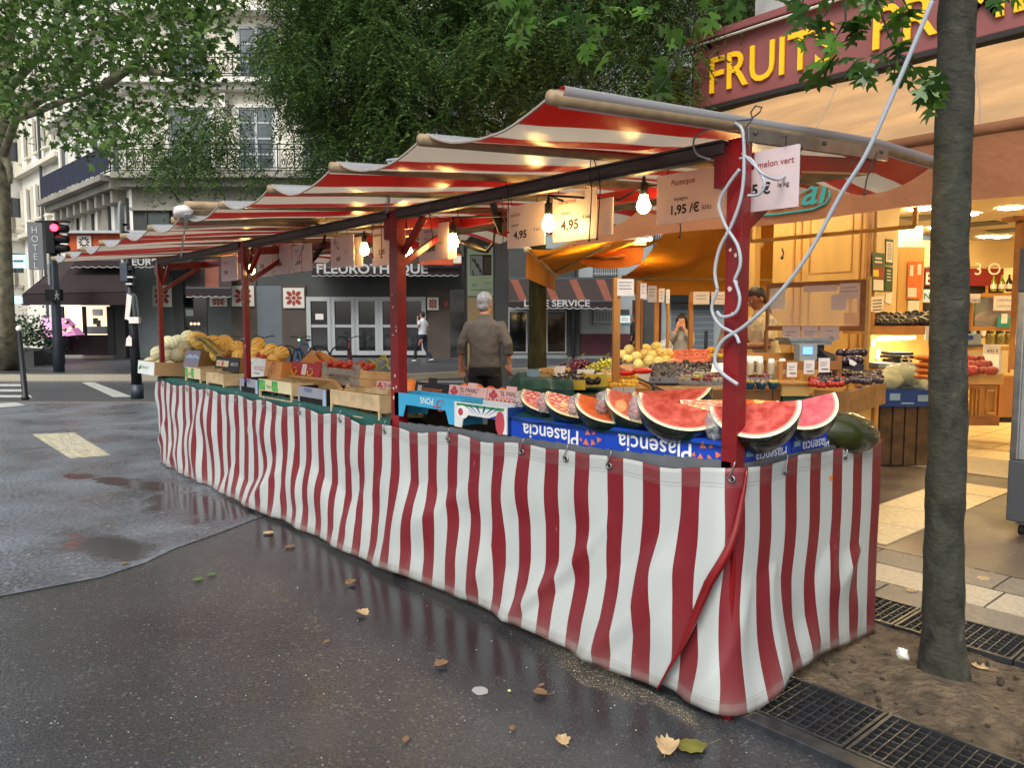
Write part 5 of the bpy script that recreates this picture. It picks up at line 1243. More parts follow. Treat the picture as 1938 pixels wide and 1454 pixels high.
t=thing('green_paper','dark green paper sheet spread under the watermelon wedges','paper sheet',(-.6,.2,.94))
mb=MB();mb.grid(lambda a,b:(-1.28+a*1.26,-.005+b*.6,.942+.012*nz(a*9,b*5)+(-.015 if b<.08 else 0)+a*.01),40,14,'green_cloth');mb.build('sheet',t)
for q,m_ in ((((-6.6,.3,.72),(-2.35,1.1,.86)),'gap_shade_board'),(((-2.1,.38,.72),(-.35,1.1,.88)),'gap_shade_board')):
    t=thing('display_boards','base coloured dark as the shaded gaps under the yellow melons' if q[0][0]<-5 else 'base coloured dark as the shaded gaps behind the watermelon wedges','cardboard',((q[0][0]+q[1][0])/2,.7,.72));mb=MB();mb.box(q[0],q[1],m_);mb.build('board',t)
# ---- melons
def melon_mat(name,c1,c2,c3,nst=10,net=0):
    m=mat(name,c1,.55);n,l,b=nodes_of(m);tc=n.new('ShaderNodeTexCoord');sp=n.new('ShaderNodeSeparateXYZ');l.new(tc.outputs['Object'],sp.inputs[0])
    an=mth(n,l,'ARCTAN2',sp.outputs[1],sp.outputs[0]);s=mth(n,l,'ABSOLUTE',mth(n,l,'SINE',mth(n,l,'MULTIPLY',an,nst/2)))
    r=ramp(n,l,s,[(0,c3),(.08,c3),(.17,c1),(1,c2)])
    v=n.new('ShaderNodeTexVoronoi');v.feature='DISTANCE_TO_EDGE';v.inputs['Scale'].default_value=45;l.new(tc.outputs['Object'],v.inputs[0])
    e=ramp(n,l,v.outputs['Distance'],[(0,.5 if net else .15),(.12,0.0)]);l.new(mixc(n,l,e.outputs[0],r.outputs[0],'#d8d2b4' if net else '#e8d49a'),b.inputs['Base Color'])
    bp=n.new('ShaderNodeBump');bp.inputs['Strength'].default_value=.4;bp.inputs['Distance'].default_value=.003;l.new(e.outputs[0],bp.inputs['Height']);l.new(bp.outputs[0],b.inputs['Normal']);return m
melon_mat('melon_yellow','#e3b24a','#efcb6c','#4f5222');melon_mat('melon_pale','#b9b88e','#c9c49c','#7d8556',net=1);melon_mat('melon_cream','#dcc265','#e8d27c','#8b8a40')
def melon_proto(m,lab,grp):
    mb=MB();mb.sph((0,0,0),(.5,.5,.47),m,40,20,fn=lambda p,t,d:1-.018*(1-abs(math.sin(p*5)))**3*math.sin(t));o=mb.build('melon',origin=(0,0,0),label=lab,cat='melon',group=grp);return o
protos=[]
def place(proto,lst,first,rs=0,tiltmax=PI):
    r=random.Random(rs)
    for i,(loc,s) in enumerate(lst):
        rot=(r.uniform(-tiltmax,tiltmax),r.uniform(-tiltmax,tiltmax),r.uniform(0,6.28))
        if i==0:proto.location=loc;proto.rotation_euler=rot;proto.scale=(s,)*3;protos.append(proto)
        else:dup1(proto,loc,rot,s)
def PL(lst,y):return [(P(a,b,y=y+dy),1.78*r_/F*(P(a,b,y=y+dy)-CAM).dot(fv)) for a,b,r_,dy in lst]
o=melon_proto('melon_pale','pale green netted melon piled at the far left end of the stall','pale netted melons')
place(o,PL([(300,670,17,.1),(318,675,16,.05),(338,672,16,.1),(284,688,14,0),(303,693,14,-.02),(322,694,13,-.02),(318,650,17,.3),(337,648,17,.3),(352,658,15,.2),(357,641,18,.4),(347,672,13,.2)],.1),None,1)
o=melon_proto('melon_yellow','ripe yellow ribbed melon piled behind the front cartons','yellow melons on the stall')
place(o,PL([(371,643,19,.1),(378,646,20,0),(404,653,21,0),(425,650,19,.1),(411,672,16,-.1),(432,664,15,.1),(449,660,17,.1),(453,675,16,-.05),(489,652,16,.2),(484,668,17,0),(500,675,17,.05),(514,664,16,.1),(533,669,16,.05),(519,682,15,0),(476,684,14,-.05)],.42),None,2)
mat('husk','#9a8a4a',.8,isl=.4)
t=thing('dried_stalks','bundle of dry yellow stalks lying over the melons','stalks',P(400,665,y=.3))
mb=MB();rn=random.Random(5);a0=P(372,640,y=.3)
for k in range(26):
    b=P(420+rn.uniform(-14,10),672+rn.uniform(-8,10),y=.22+rn.uniform(-.05,.05));a=a0+Vector((rn.uniform(-.03,.03),rn.uniform(-.03,.03),rn.uniform(-.02,.02)));mb.tube([a,a.lerp(b,.5)+Vector((0,-.02,.04+rn.uniform(0,.03))),b],[.004,.006,.002],'husk',4)
mb.build('stalks',t)
mat('foil_plum','#7d2638',.3,nz=(9,.4));mat('fruit_orange','#d87a2c',.5,nz=(14,.12),bump=(60,.2,.002));mat('fruit_dark','#201720',.25,nz=(9,.5),spec=.7);mat('nectarine','#b0382c',.4,nz=(5,.5));mat('peach','#d4713f',.55,nz=(5,.35));mat('apricot','#d98b45',.55,nz=(6,.2))
t=thing('wrapping_paper','crumpled dark red fruit paper in the black carton','paper',P(440,685,y=.4))
mb=MB();mb.grid(lambda a,b:tuple(P(395,688,y=.3).lerp(P(466,690,y=.3),a)+Vector((0,b*.3,.05*nz(a*6,b*6)+.06*abs(nz(a*3,b*2,4))))),22,10,'foil_plum',smooth=False);mb.build('paper',t)
def fruit_proto(name,m,lab,grp,cat,sq=.93,dip=.1,nu=16,nv=10):
    mb=MB();mb.sph((0,0,0),(.5,.5,.5*sq),m,nu,nv,fn=lambda p,t,d:1-dip*max(0,math.cos(t)-.8)*5);return mb.build(name,origin=(0,0,0),label=lab,cat=cat,group=grp)
o=fruit_proto('peach','peach','orange red peach showing above the pink cartons','peaches behind the pink cartons','peach')
place(o,PL([(770,735,12,.1),(762,742,12,.0),(832,737,12,.15),(862,741,11,.1),(905,737,12,.1),(928,742,13,.05),(950,748,9,.15),(995,755,9,.0),(812,728,9,-.05),(880,733,9,-.05),(950,742,10,-.05),(700,738,9,0),(1180,755,10,.5),(758,728,8,.1)],.42),None,3)
o=fruit_proto('nectarine','nectarine','red nectarine crowding the top of the open cartons','nectarines in the cartons','nectarine')
rn=random.Random(17);place(o,PL([(398+i*8,680-(i%2)*5+i*.6,7.5,-.1+.05*(i%3)) for i in range(9)]+[(470+i*7,672-(i%2)*4+i*1.2,7,0) for i in range(5)]+[(600+i*9,690-(i%2)*5+i*.5,7,.0) for i in range(8)]+[(640+i*9,697-(i%3)*4,7.5,.05) for i in range(8)],.42),None,18)
o=fruit_proto('passion_fruit','fruit_dark','glossy dark purple fruit packed under the crate slats','dark fruit in the front crates','fruit')
lst=[]
rn=random.Random(7)
for (xa,xb,za,y0,nn_) in ((-2.97,-2.45,.83,.05,16),(-4.1,-3.66,.845,.04,12),(-5.1,-5.0,.83,.05,3)):
    for k in range(nn_):lst.append((Vector((rn.uniform(xa,xb),y0+rn.uniform(0,.06),za+rn.uniform(-.01,.02))),rn.uniform(.04,.05)))
place(o,lst,None,4)
mat('paper_orange','#e0843a',.6,nz=(8,.3))
t=thing('orange_paper','crumpled orange tissue standing beside the second post','tissue paper',P(777,742,y=.35))
mb=MB();mb.sph(tuple(P(777,742,y=.33)),(.06,.05,.08),'paper_orange',20,14,fn=lambda p,q,d:1+.35*nz(d.x*3,d.y*3,d.z*3));mb.build('tissue',t)
mat('vine','#a7a13c',.7)
t=thing('vine_stems','pale yellow green stems sticking out behind the wooden crate','stems',P(722,685,y=.5))
mb=MB()
for q in (((712,700),(716,680),(728,672),(735,688)),((705,700),(722,676),(736,684)),((718,700),(732,690),(738,700)),((712,690),(700,680),(694,690))):mb.tube([P(a,b,y=.5) for a,b in q],.006,'vine',5)
mb.build('stems',t)
# ---- watermelon wedges
def flesh(name,c,c2,film=False):
    m=mat(name,c,.42,coat=.08);n,l,b=nodes_of(m);tc=n.new('ShaderNodeTexCoord')
    t=n.new('ShaderNodeTexNoise');t.inputs['Scale'].default_value=26;t.inputs['Detail'].default_value=12;l.new(tc.outputs['Object'],t.inputs[0])
    r=ramp(n,l,t.outputs[0],[(.38,c),(.66,c2)]);col=r.outputs[0]
    if film:
        mp=n.new('ShaderNodeMapping');mp.inputs['Scale'].default_value=(30,90,60);mp.inputs['Rotation'].default_value=(.3,.4,.8);l.new(tc.outputs['Object'],mp.inputs[0])
        v=n.new('ShaderNodeTexNoise');v.inputs['Scale'].default_value=1.6;v.inputs['Detail'].default_value=4;l.new(mp.outputs[0],v.inputs[0])
        r2=ramp(n,l,v.outputs[0],[(.5,0.0),(.58,.85)]);col=mixc(n,l,r2.outputs[0],col,'#eadfdb')
    l.new(col,b.inputs['Base Color'])
    bp=n.new('ShaderNodeBump');bp.inputs['Strength'].default_value=.6;bp.inputs['Distance'].default_value=.004;l.new(t.outputs[0],bp.inputs['Height']);l.new(bp.outputs[0],b.inputs['Normal'])
flesh('flesh_red','#a02c2a','#cb6056');flesh('flesh_frosted','#b3282a','#c94440',True);flesh('flesh_orange','#c4481f','#d26a35');flesh('flesh_frost_orange','#c26a3c','#d89a66',True);flesh('flesh_pink','#b84a58','#cb6a70')
mat('flesh_pale','#d98a78',.35,nz=(20,.12));mat('rind_white','#dfe3bf',.4);m_=mat('rind_green','#0e1a11',.14,bump=(9,.5,.02),coat=.6,stretch=(1,4,4));_n,_l,_b=nodes_of(m_);_tc=_n.new('ShaderNodeTexCoord');_mp=_n.new('ShaderNodeMapping');_mp.inputs['Scale'].default_value=(5,13,9);_mp.inputs['Rotation'].default_value=(.3,.5,.2);_l.new(_tc.outputs['Object'],_mp.inputs[0]);_t=_n.new('ShaderNodeTexNoise');_t.inputs['Scale'].default_value=1.3;_t.inputs['Detail'].default_value=6;_t.inputs['Distortion'].default_value=1.5;_l.new(_mp.outputs[0],_t.inputs[0]);_r=ramp(_n,_l,_t.outputs[0],[(.3,'#0b1410'),(.56,'#142019'),(.66,'#3e4a50'),(.74,'#7f8a96')]);_l.new(_r.outputs[0],_b.inputs['Base Color'])  # pale streaks are film reflections painted into the rind colour
mat('rind_olive','#2a2f12',.25,nz=(4,.5),bump=(10,.4,.01),coat=.4);mat('film','#cfd3da',.15,alpha=.35,bump=(25,1,.02),spec=.9)
def wedge(label,px,py,y,a,b,yaw,front,fm='flesh_red',span=84,pitch=0,rind='rind_green',zadd=0,sh=1):
    """quarter watermelon: ridge along local x at the origin, front cut face sloping down to the viewer"""
    p=P(px,py,y=y);t=thing('watermelon_wedge',label,'watermelon',(0,0,0),'cling-wrapped watermelon wedges')
    f1=R(-front);f2=R(-front-span) # angles in the yz plane measured from -y axis downwards
    dvec=lambda f:Vector((0,-math.cos(f),math.sin(f)))
    nt2=26
    for nm,f,mm_,off in (('front_face',f1,fm,0),('back_face',f2,fm,0)):
        rings=[0,.3,.6,.86];mb=MB();d=dvec(f)
        def ring(rs,mm__):
            vs=[];fs=[]
            for r_ in rs:
                for i in range(nt2+1):
                    th=PI*i/nt2;q=Vector((a*math.cos(th)*r_,0,0))+d*(b*math.sin(th)*r_*1.0);vs.append(q)
            for j in range(len(rs)-1):
                for i in range(nt2):fs.append((j*(nt2+1)+i,j*(nt2+1)+i+1,(j+1)*(nt2+1)+i+1,(j+1)*(nt2+1)+i))
            mb.add(vs,fs,mm__)
        ring([0,.3,.6,.86],mm_);ring([.86,.905],'flesh_pale');ring([.905,.95,.985],'rind_white');ring([.985,1.0],rind);mb.build(nm,t)
    mb=MB()
    def rf(u,v):
        th=PI*u;f=f1+(f2-f1)*v;d=dvec(f);return tuple(Vector((a*math.cos(th),0,0))+d*(b*math.sin(th)*(1+.03*nz(u*5,v*3,a*50))))
    mb.grid(rf,26,14,rind);mb.build('rind',t)
    mb=MB()   # crumpled cling film gathered at the ends
    e=Vector((-a*.93,0,0))+dvec(f1+(f2-f1)*.35)*(b*.42)
    mb.sph(tuple(e),(a*.16,b*.3,b*.26),'film',24,18,fn=lambda p_,t_,d_:1+.6*nz(d_.x*4,d_.y*4,d_.z*4+a*9)+.3*abs(nz(d_.x*9,d_.y*9,d_.z*9)));mb.build('cling_film',t)
    t.location=p+Vector((0,0,zadd));t.rotation_euler=(0,R(pitch),R(yaw));return t
wedge('frosted red wedge at the left end of the front row',1052,750,.2,.18,.15,22,26,'flesh_frosted',pitch=9)
wedge('wedge with white crosshatched film, second from the left',1102,756,.15,.18,.15,22,26,'flesh_frosted',pitch=10)
wedge('plain orange red wedge, third from the left in front',1158,763,.1,.165,.145,22,27,'flesh_orange',pitch=13)
wedge('glossy wedge with an olive and black rind facing left',1222,756,.14,.175,.165,26,29,'flesh_red',pitch=14)
wedge('widest red wedge with bright white rim left of the near post',1290,764,.08,.175,.165,26,30,'flesh_red',pitch=13)
wedge('red wedge in the back row above the frosted wedges',1205,745,.46,.18,.15,10,20,'flesh_red')
wedge('bright red wedge standing highest in the back row',1270,738,.42,.19,.17,16,30,'flesh_red',pitch=-6)
wedge('orange frosted wedge squeezed behind the near post',1345,757,.3,.13,.15,50,35,'flesh_frost_orange')
wedge('big pale red wedge just right of the near post',1428,764,.15,.165,.185,34,36,'flesh_red',pitch=-6)
wedge('pink wedge at the right end of the row',1514,758,.46,.14,.16,46,38,'flesh_pink',pitch=-14)
wedge('orange wedge tip peeping over the big right wedge',1428,757,.45,.1,.1,20,20,'flesh_orange')
t=thing('watermelon','whole dark green watermelon wrapped in film at the stall corner','watermelon',P(1605,812,y=.86))
mb=MB();p=P(1598,819,y=.86);mb.sph((0,0,0),(.18,.1,.09),'rind_olive',30,18,Matrix.Translation(p)@Matrix.Rotation(R(72),4,'Z')@Matrix.Rotation(R(10),4,'Y'),fn=lambda a,b,d:1+.02*nz(d.x*3,d.y*3));mb.build('melon',t)
# ---- bulbs
def bulb(px,py,y,label,lit=True,ang=(0,0,1),r_=.031):
    p=P(px,py,y=y);t=thing('light_bulb',label,'bulb',p,'bulbs strung under the stall roof');up_=Vector(ang).normalized()
    mb=MB();mb.sph(tuple(p),(r_,r_,r_*1.08),'bulb' if lit else 'white',18,12);mb.tube([p+up_*r_*.7,p+up_*r_*1.7],[r_*.75,r_*.5],'bulb' if lit else 'white',14);mb.build('globe',t)
    mb=MB();mb.tube([p+up_*r_*1.6,p+up_*r_*3.3],[r_*.62,r_*.6],'black',12);mb.tube([p+up_*r_*3.3,p+up_*r_*4.2],[r_*.35,r_*.2],'black',8);mb.build('socket',t)
    return p+up_*r_*4
bl=[bulb(1218,390,.34,'lit bulb between the 4,95 and 1,95 signs'),bulb(1058,430,.36,'lit bulb behind the right 4,95 sign'),bulb(1038,426,.2,'lit bulb in front of the 4,95 signs'),bulb(858,459,.3,'lit bulb right of the 5,80 sign'),bulb(773,479,.55,'lit bulb just right of the second red post'),bulb(690,474,.3,'lit bulb left of the 3,95 sign'),bulb(476,512,.35,'lit bulb at the third red post'),bulb(452,500,.9,'lit bulb glowing at the far end behind the third post'),bulb(1404,412,.5,'lit bulb peeping right of the near post')]
bulb(1484,330,.35,'switched off white bulb hanging tilted near the corner post',False,(.6,0,.8),.027)
for x,y,lab in ((-3.9,.9,'lit bulb high between the second and third posts'),(-1.7,1.1,'lit bulb at the back near the second post'),(-.7,1.2,'lit bulb at the back near the corner')):
    p=Vector((x,y,1.96));t=thing('light_bulb',lab,'bulb',p,'bulbs strung under the stall roof');mb=MB();mb.sph(tuple(p),.03,'bulb',16,10);mb.build('globe',t);mb=MB();mb.cyl(p+ZV*.025,p+ZV*.09,.019,'black',n=10);mb.build('socket',t)
t=thing('power_cable','black cable looped along the inner beam between the bulbs','cable',(-3,.4,2.0))
mb=MB();srt=sorted([p for p in bl if p.y<.6],key=lambda p:p.x)
for a,b in zip(srt,srt[1:]):
    m_=(a+b)/2;m_.z=min(a.z,b.z)-.015;mb.tube([a,Vector((a.x,a.y,1.99)),Vector((m_.x,.44,1.965)),Vector((b.x,b.y,1.99)),b],.006,'black',6)
mb.build('cable',t)
for px,py,ang in ((895,465,.3),(600,480,-.6),(937,400,1.2)):
    p=P(px,py,y=.45);t=thing('plug_connector',{895:'thick black taped cable joint under the beam right of the 5,80 sign',600:'black cable connector near the florist lettering',937:'black spring clamp lamp on the red beam'}[px],'connector',p)
    d=Vector((math.cos(ang),0,-math.sin(ang)));mb=MB();mb.tube([p-d*.12,p-d*.05,p+d*.06,p+d*.14,p+d*.2+ZV*.06,p+d*.22+ZV*.16],[.008,.02,.024,.012,.007,.007],'black',8);mb.build('connector',t)
# ---- hanging price signs
mat('sign_plastic','#ddd0d4',.35,nz=(6,.06),bump=(8,.1,.004),coat=.3);nn_,ll_,bb_=nodes_of(MT['sign_plastic']);
tr=nn_.new('ShaderNodeBsdfTranslucent');tr.inputs[0].default_value=(*srgb('#ecd6bd'),1);mx=nn_.new('ShaderNodeMixShader');mx.inputs[0].default_value=.3;ll_.new(bb_.outputs[0],mx.inputs[1]);ll_.new(tr.outputs[0],mx.inputs[2]);ll_.new(mx.outputs[0],nn_['Material Output'].inputs[0])
def price_sign(label,px0,px1,pyt,pyb,y,lines,yaw=0,wires=True):
    a=P(px0,(pyt+pyb)/2,y=y);b=P(px1,(pyt+pyb)/2,y=y);zt_=P((px0+px1)/2,pyt,y=y).z;zb_=P((px0+px1)/2,pyb,y=y).z
    w_=b.x-a.x;h=zt_-zb_;t=thing('price_sign',label,'price sign',(0,0,0),'price signs hanging under the roof')
    mb=MB();mb.box((-w_/2,0,-h),(w_/2,.004,0),'sign_plastic')
    for s,size,fx,fz,m_,sx in lines:mb.text(s,size*h*1.25,(-w_/2+fx*w_,-.0015,-h+fz*h),m_,off=.03 if size>.13 else .008,sx=sx,shear=.0)
    mb.build('card',t)
    if wires:
        mb=MB();rn=random.Random(px0)
        for fx in (.18,.82):
            x=-w_/2+fx*w_;mb.tube([(x,-.01,.0),(x+rn.uniform(-.02,.02),-.015,.03),(x+rn.uniform(-.02,.02),-y*.3,2.02-zt_-.01)],.0025,'cord_dark',4)
        mb.build('wire',t)
    t.location=((a.x+b.x)/2,y,zt_);t.rotation_euler=(0,0,R(yaw));return t
price_sign('watermelon price sign reading 1,95 € kilo left of the near post',1243,1379,322,418,.3,[('Pasteque',.13,.22,.76,'ink_red',1),('espagne',.085,.26,.45,'ink',1),('1,95 /€',.2,.22,.18,'ink',1),('kilo',.12,.66,.2,'ink',1)])
price_sign('lilac price sign ending in ,95 € le kg right of the near post',1386,1512,284,398,.085,[('melon vert',.12,.4,.72,'ink_red',1),(',95 €',.2,.17,.28,'ink',1),('le kg',.09,.7,.36,'ink',1)])
price_sign('left of the two glowing 4,95 signs',960,1031,386,467,.32,[('peches',.1,.1,.75,'ink_red',1),('espagne',.07,.12,.52,'ink',1),('4,95',.2,.18,.22,'ink',1.1),('€ kilo',.07,.72,.35,'ink',1)])
price_sign('right of the two glowing 4,95 signs',1046,1128,362,455,.32,[('nectarines',.1,.15,.78,'ink_red',1),('espagne',.07,.2,.56,'ink',1),('4,95',.22,.2,.24,'ink',1.1),('€ kilo',.08,.7,.42,'ink',1)])
price_sign('blank narrow sign edge right of the 4,95 signs',1129,1160,375,445,.36,[],wires=False)
price_sign('price sign reading 5,80 right of the second post',793,848,424,492,.3,[('Abricots',.09,.2,.78,'ink_red',1),('france',.06,.2,.6,'ink',1),('5,80',.22,.2,.26,'ink',1.1),('€ kilo',.06,.68,.42,'ink',1)])
price_sign('yellow lit blank sign behind the 5,80 sign',848,863,440,490,.34,[],wires=False)
price_sign('price sign reading 3,95 against the second post',705,735,432,503,.3,[('3,95',.15,.4,.3,'ink',1),('tomates',.09,.1,.8,'ink_red',1)])
price_sign('price sign reading 8,95 left of the bright bulb',624,672,447,505,.3,[('8,95',.14,.25,.22,'ink',1),('cerises',.09,.15,.8,'ink_red',1),('€ kg',.07,.6,.45,'ink',1)],yaw=-3)
price_sign('yellow lit blank sign left of the bright bulb',672,686,448,505,.33,[],wires=False)
price_sign('faint pale sign third from the third post',553,590,463,514,.3,[('2,95',.14,.25,.3,'ink',1),('fraises',.09,.15,.78,'ink_red',1)])
price_sign('faint pale sign second from the third post',517,551,464,519,.3,[('3,50',.14,.25,.3,'ink',1),('figues',.09,.15,.78,'ink_red',1)])
price_sign('faint pale sign nearest the right of the third post',487,515,466,524,.3,[('5,95',.14,.2,.3,'ink',1),('prunes',.09,.15,.78,'ink_red',1)])
price_sign('grey price sign left of the third post',421,447,484,532,.3,[('melon',.1,.2,.7,'ink_red',1),('2,50',.14,.2,.3,'ink',1)],yaw=4)
price_sign('yellow lit blank sign behind the grey one',445,458,484,529,.33,[],wires=False)
# dangling loose wires and clips
for q in (((1118,302),(1116,330),(1120,360),(1115,455)),((1124,302),(1134,330),(1136,360),(1130,452)),((958,345),(962,380),(962,440)),((868,372),(866,420),(872,478)),((950,372),(954,420),(950,485)),((820,380),(812,400),(818,440),(820,466)),((708,400),(704,430),(706,487)),((720,402),(722,440),(722,487)),((640,432),(632,460),(640,470)),((575,452),(570,480),(572,515)),((578,452),(574,470),(560,500)),((530,462),(524,480),(532,500)),((345,484),(340,520),(334,550)),((315,487),(330,520),(328,545)),((470,478),(468,520),(468,545)),((1660,288),(1650,310),(1640,340),(1636,366)),((1480,470),(1483,480),(1480,488)),((1287,423),(1288,435),(1286,448)),((375,480),(368,510),(367,543))):
    p0=P(*q[0],y=-.03 if q[0][0]>800 else .02);t=thing('loose_wire','thin brown wire end dangling from the front beam','wire',p0,'loose wires on the front beam');mb=MB()
    mb.tube([P(a,b,y=-.03 if a>800 else .02) for a,b in q],.0022,'cord_dark',4);mb.sph(tuple(P(*q[-1],y=-.03 if q[0][0]>800 else .02)),.006,'cord_dark',6,4);mb.build('wire',t)
t=thing('rope','white twisted rope hanging from the roof edge at the second post','rope',P(738,330,y=-.6))
mb=MB();a=P(775,291,y=-.6);c=P(737,310,y=-.5)
for ph in (0,PI):
    pts=[]
    for i in range(50):
        s=i/49
        base=a.lerp(c,min(1,s*4)) if s<.25 else P(737-6*(s-.25),310+(402-310)*(s-.25)/.75,y=-.5+.49*(s-.25)/.75)
        pts.append(base+Vector((.010*math.cos(s*60+ph),.01*math.sin(s*60+ph),0)))
    mb.tube(pts,.0045,'cord_white',5)
mb.tube([a,a+Vector((-.06,.0,-.01)),c+Vector((-.02,0,.02)),c],.005,'cord_white',5);mb.build('rope',t)
# ---- white power cable winding round the near post
t=thing('power_cable','thick white cable twisted round the near red post and rising to the upper right','cable',P(1388,600,y=0))
mb=MB()
def ctube(q,r_=.0075,y0=-.03):
    pts=[P(a,b,y=(y0+(c if c is not None else 0))) for a,b,c in q];out=[]
    for i in range(len(pts)-1):
        p0=pts[max(i-1,0)];p1=pts[i];p2=pts[i+1];p3=pts[min(i+2,len(pts)-1)]
        for k in range(6):
            s=k/6;out.append(.5*((2*p1)+(-p0+p2)*s+(2*p0-5*p1+4*p2-p3)*s*s+(-p0+3*p1-3*p2+p3)*s**3))
    out.append(pts[-1]);mb.tube(out,r_*.8,'cord_white',8)
ctube([(1392,233,0),(1406,250,0),(1408,320,0),(1402,375,0),(1385,425,0),(1362,470,0),(1353,515,0),(1358,548,0)])
ctube([(1400,320,0),(1378,350,0),(1361,385,0),(1372,425,0),(1396,465,0),(1401,500,0),(1390,530,0)])
ctube([(1390,530,0),(1400,565,0),(1392,592,0),(1368,600,0),(1357,590,0)])
ctube([(1358,548,0),(1347,585,0),(1362,615,0),(1390,632,0),(1399,650,0)])
ctube([(1765,0,.0),(1740,60,0),(1700,155,0),(1640,290,0),(1590,370,0),(1530,480,0),(1470,560,0),(1412,615,0),(1368,645,0),(1353,680,0),(1365,705,0),(1396,728,0)],.0085)
ctube([(1765,0,.0),(1790,-60,0),(1830,-130,.3)],.0085)
ctube([(1400,300,.0),(1420,300,0),(1440,330,0),(1447,350,0),(1436,368,0),(1415,370,0)],.006)
ctube([(1405,290,.0),(1425,310,0),(1445,330,0),(1470,340,.05),(1482,335,.1),(1488,325,.15)],.006)
ctube([(1382,236,0),(1340,245,0),(1314,262,0),(1318,290,0),(1345,302,0)],.0045)
mb.build('cable',t)
mb=MB();q=[(1394,228),(1420,226),(1438,212),(1442,203),(1430,200),(1421,212),(1424,225),(1412,240),(1411,262),(1419,275),(1418,285)];mb.tube([P(a,b,y=-.04) for a,b in q],.003,'dark_beam',5);t2=thing('wire_loop','thin grey wire loop tied above the near post','wire',P(1420,230,y=-.04));mb.build('wire',t2)

CAM.z=1.45
for o in sc.collection.objects:
    if o.name not in _pre and o.parent is None:o.location.z+=.07
# ================= FRUIT SHOP =================
mat('sign_maroon','#7d4644',.45,nz=(2,.12),bump=(3,.05,.01));mat('letter_yellow','#f2b90f',.4);mat('shop_wall','#a9aaa6',.8,nz=(1,.1))
mat('cream','#cdb383',.5,nz=(3,.08));mat('ceiling_white','#c8c0b0',.6);mat('teal','#2c8b80',.6)
mat('lamp_warm','#fff0cc',.3,emit=125,ecol='#ffdf9e');mat('strip_light','#fff4d8',.3,emit=100,ecol='#ffe6b0')
mat('poster_dkgreen','#20472c',.5);mat('poster_orange','#cf6a2c',.5,nz=(8,.2));mat('banner_red','#7c1418',.5)
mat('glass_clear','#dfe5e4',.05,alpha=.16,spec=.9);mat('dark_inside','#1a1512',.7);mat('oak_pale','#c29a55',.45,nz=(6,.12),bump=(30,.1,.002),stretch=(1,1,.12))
def cloth_mat(name,col,trc,tr,seam=None):
    m=mat(name,col,.75,nz=(1.1,.24),bump=(4,.7,.05));n,l,b=nodes_of(m);t=n.new('ShaderNodeBsdfTranslucent');t.inputs[0].default_value=(*srgb(trc),1)
    mx=n.new('ShaderNodeMixShader');mx.inputs[0].default_value=tr;l.new(b.outputs[0],mx.inputs[1]);l.new(t.outputs[0],mx.inputs[2]);l.new(mx.outputs[0],n['Material Output'].inputs[0])
cloth_mat('awning_ochre','#b38d60','#b9853f',.06);cloth_mat('valance_ochre','#895836','#a5683a',.1);cloth_mat('awning_amber','#b8691c','#e08a1c',.45);cloth_mat('valance_amber','#c8791f','#e89a2c',.4)
YF=7.35;XL=-4.55
sb=thing('shop_building','corner building housing the warmly lit fruit shop','building',(0,YF,0))
XR0=P(1650,500,y=YF).x
mb=MB();mb.box((XL,YF,3.35),(7,YF+9,17),'shop_wall');mb.build('upper_wall',sb)
mb=MB();mb.box((XR0-.05,YF+.04,.02),(XR0+.03,P(1694,500,x=XR0).y,3.3),'cream');mb.build('side_partition',sb)
mb=MB();mb.box((XL,YF+8.5,.02),(7,YF+8.8,3.3),'cream');mb.build('back_wall',sb)
mb=MB();mb.box((3.2,YF,.02),(3.4,YF+8.49,3.3),'cream');mb.build('side_wall',sb)
mb=MB();mb.box((XL,YF+.05,3.14),(7,YF+8.49,3.34),'ceiling_white');mb.build('ceiling',sb)
mb=MB();mb.box((XL,YF-.02,.012),(6.5,YF+8.5,.03),'shop_tile')
for k in range(18):mb.box((XL,YF+.45*k,.0305),(6.5,YF+.45*k+.008,.0312),'joint')
for k in range(24):mb.box((XL+.45*k,YF,.0305),(XL+.45*k+.008,YF+8.4,.0312),'joint')
o=mb.build('shop_floor',kind='structure')
# oak panelled front
mb=MB();a=P(1502,500,y=YF).x
mb.box((a,YF-.06,.02),(XR0,YF+.03,3.3),'oak_pale')
for x in (a+.04,a+.14,XR0-.12,XR0-.04):mb.box((x-.012,YF-.085,.4),(x+.012,YF-.061,3.2),'oak')
for x0_,x1_,z0_,z1_ in ((a+.25,XR0-.22,.5,2.0),(a+.25,XR0-.22,2.1,3.1)):
    for q in ((x0_,z0_,x1_,z0_+.02),(x0_,z1_-.02,x1_,z1_),(x0_,z0_+.02,x0_+.02,z1_-.02),(x1_-.02,z0_+.02,x1_,z1_-.02)):mb.box((q[0],YF-.075,q[1]),(q[2],YF-.061,q[3]),'oak')
mb.build('oak_panel',sb,bevel=.003)
mb=MB();mb.box((XL,YF-.02,.02),(a-.001,YF+.03,.95),'oak');mb.box((XL,YF-.05,.02),(XL+.12,YF+.1,3.3),'oak_pale');mb.box((a-.28,YF-.05,.96),(a-.002,YF+.04,3.3),'oak_pale');mb.box((XL+.12,YF+.5,.96),(a-.28,YF+.55,3.1),'oak')
mb.build('window_niche',sb)
mb=MB();mb.box((XR0-.06,YF-.08,.02),(XR0+.02,YF-.062,3.3),'oak_dark');mb.box((XL,YF-.12,3.14),(6.5,YF-.0,3.36),'oak_dark');mb.build('door_jamb',sb)
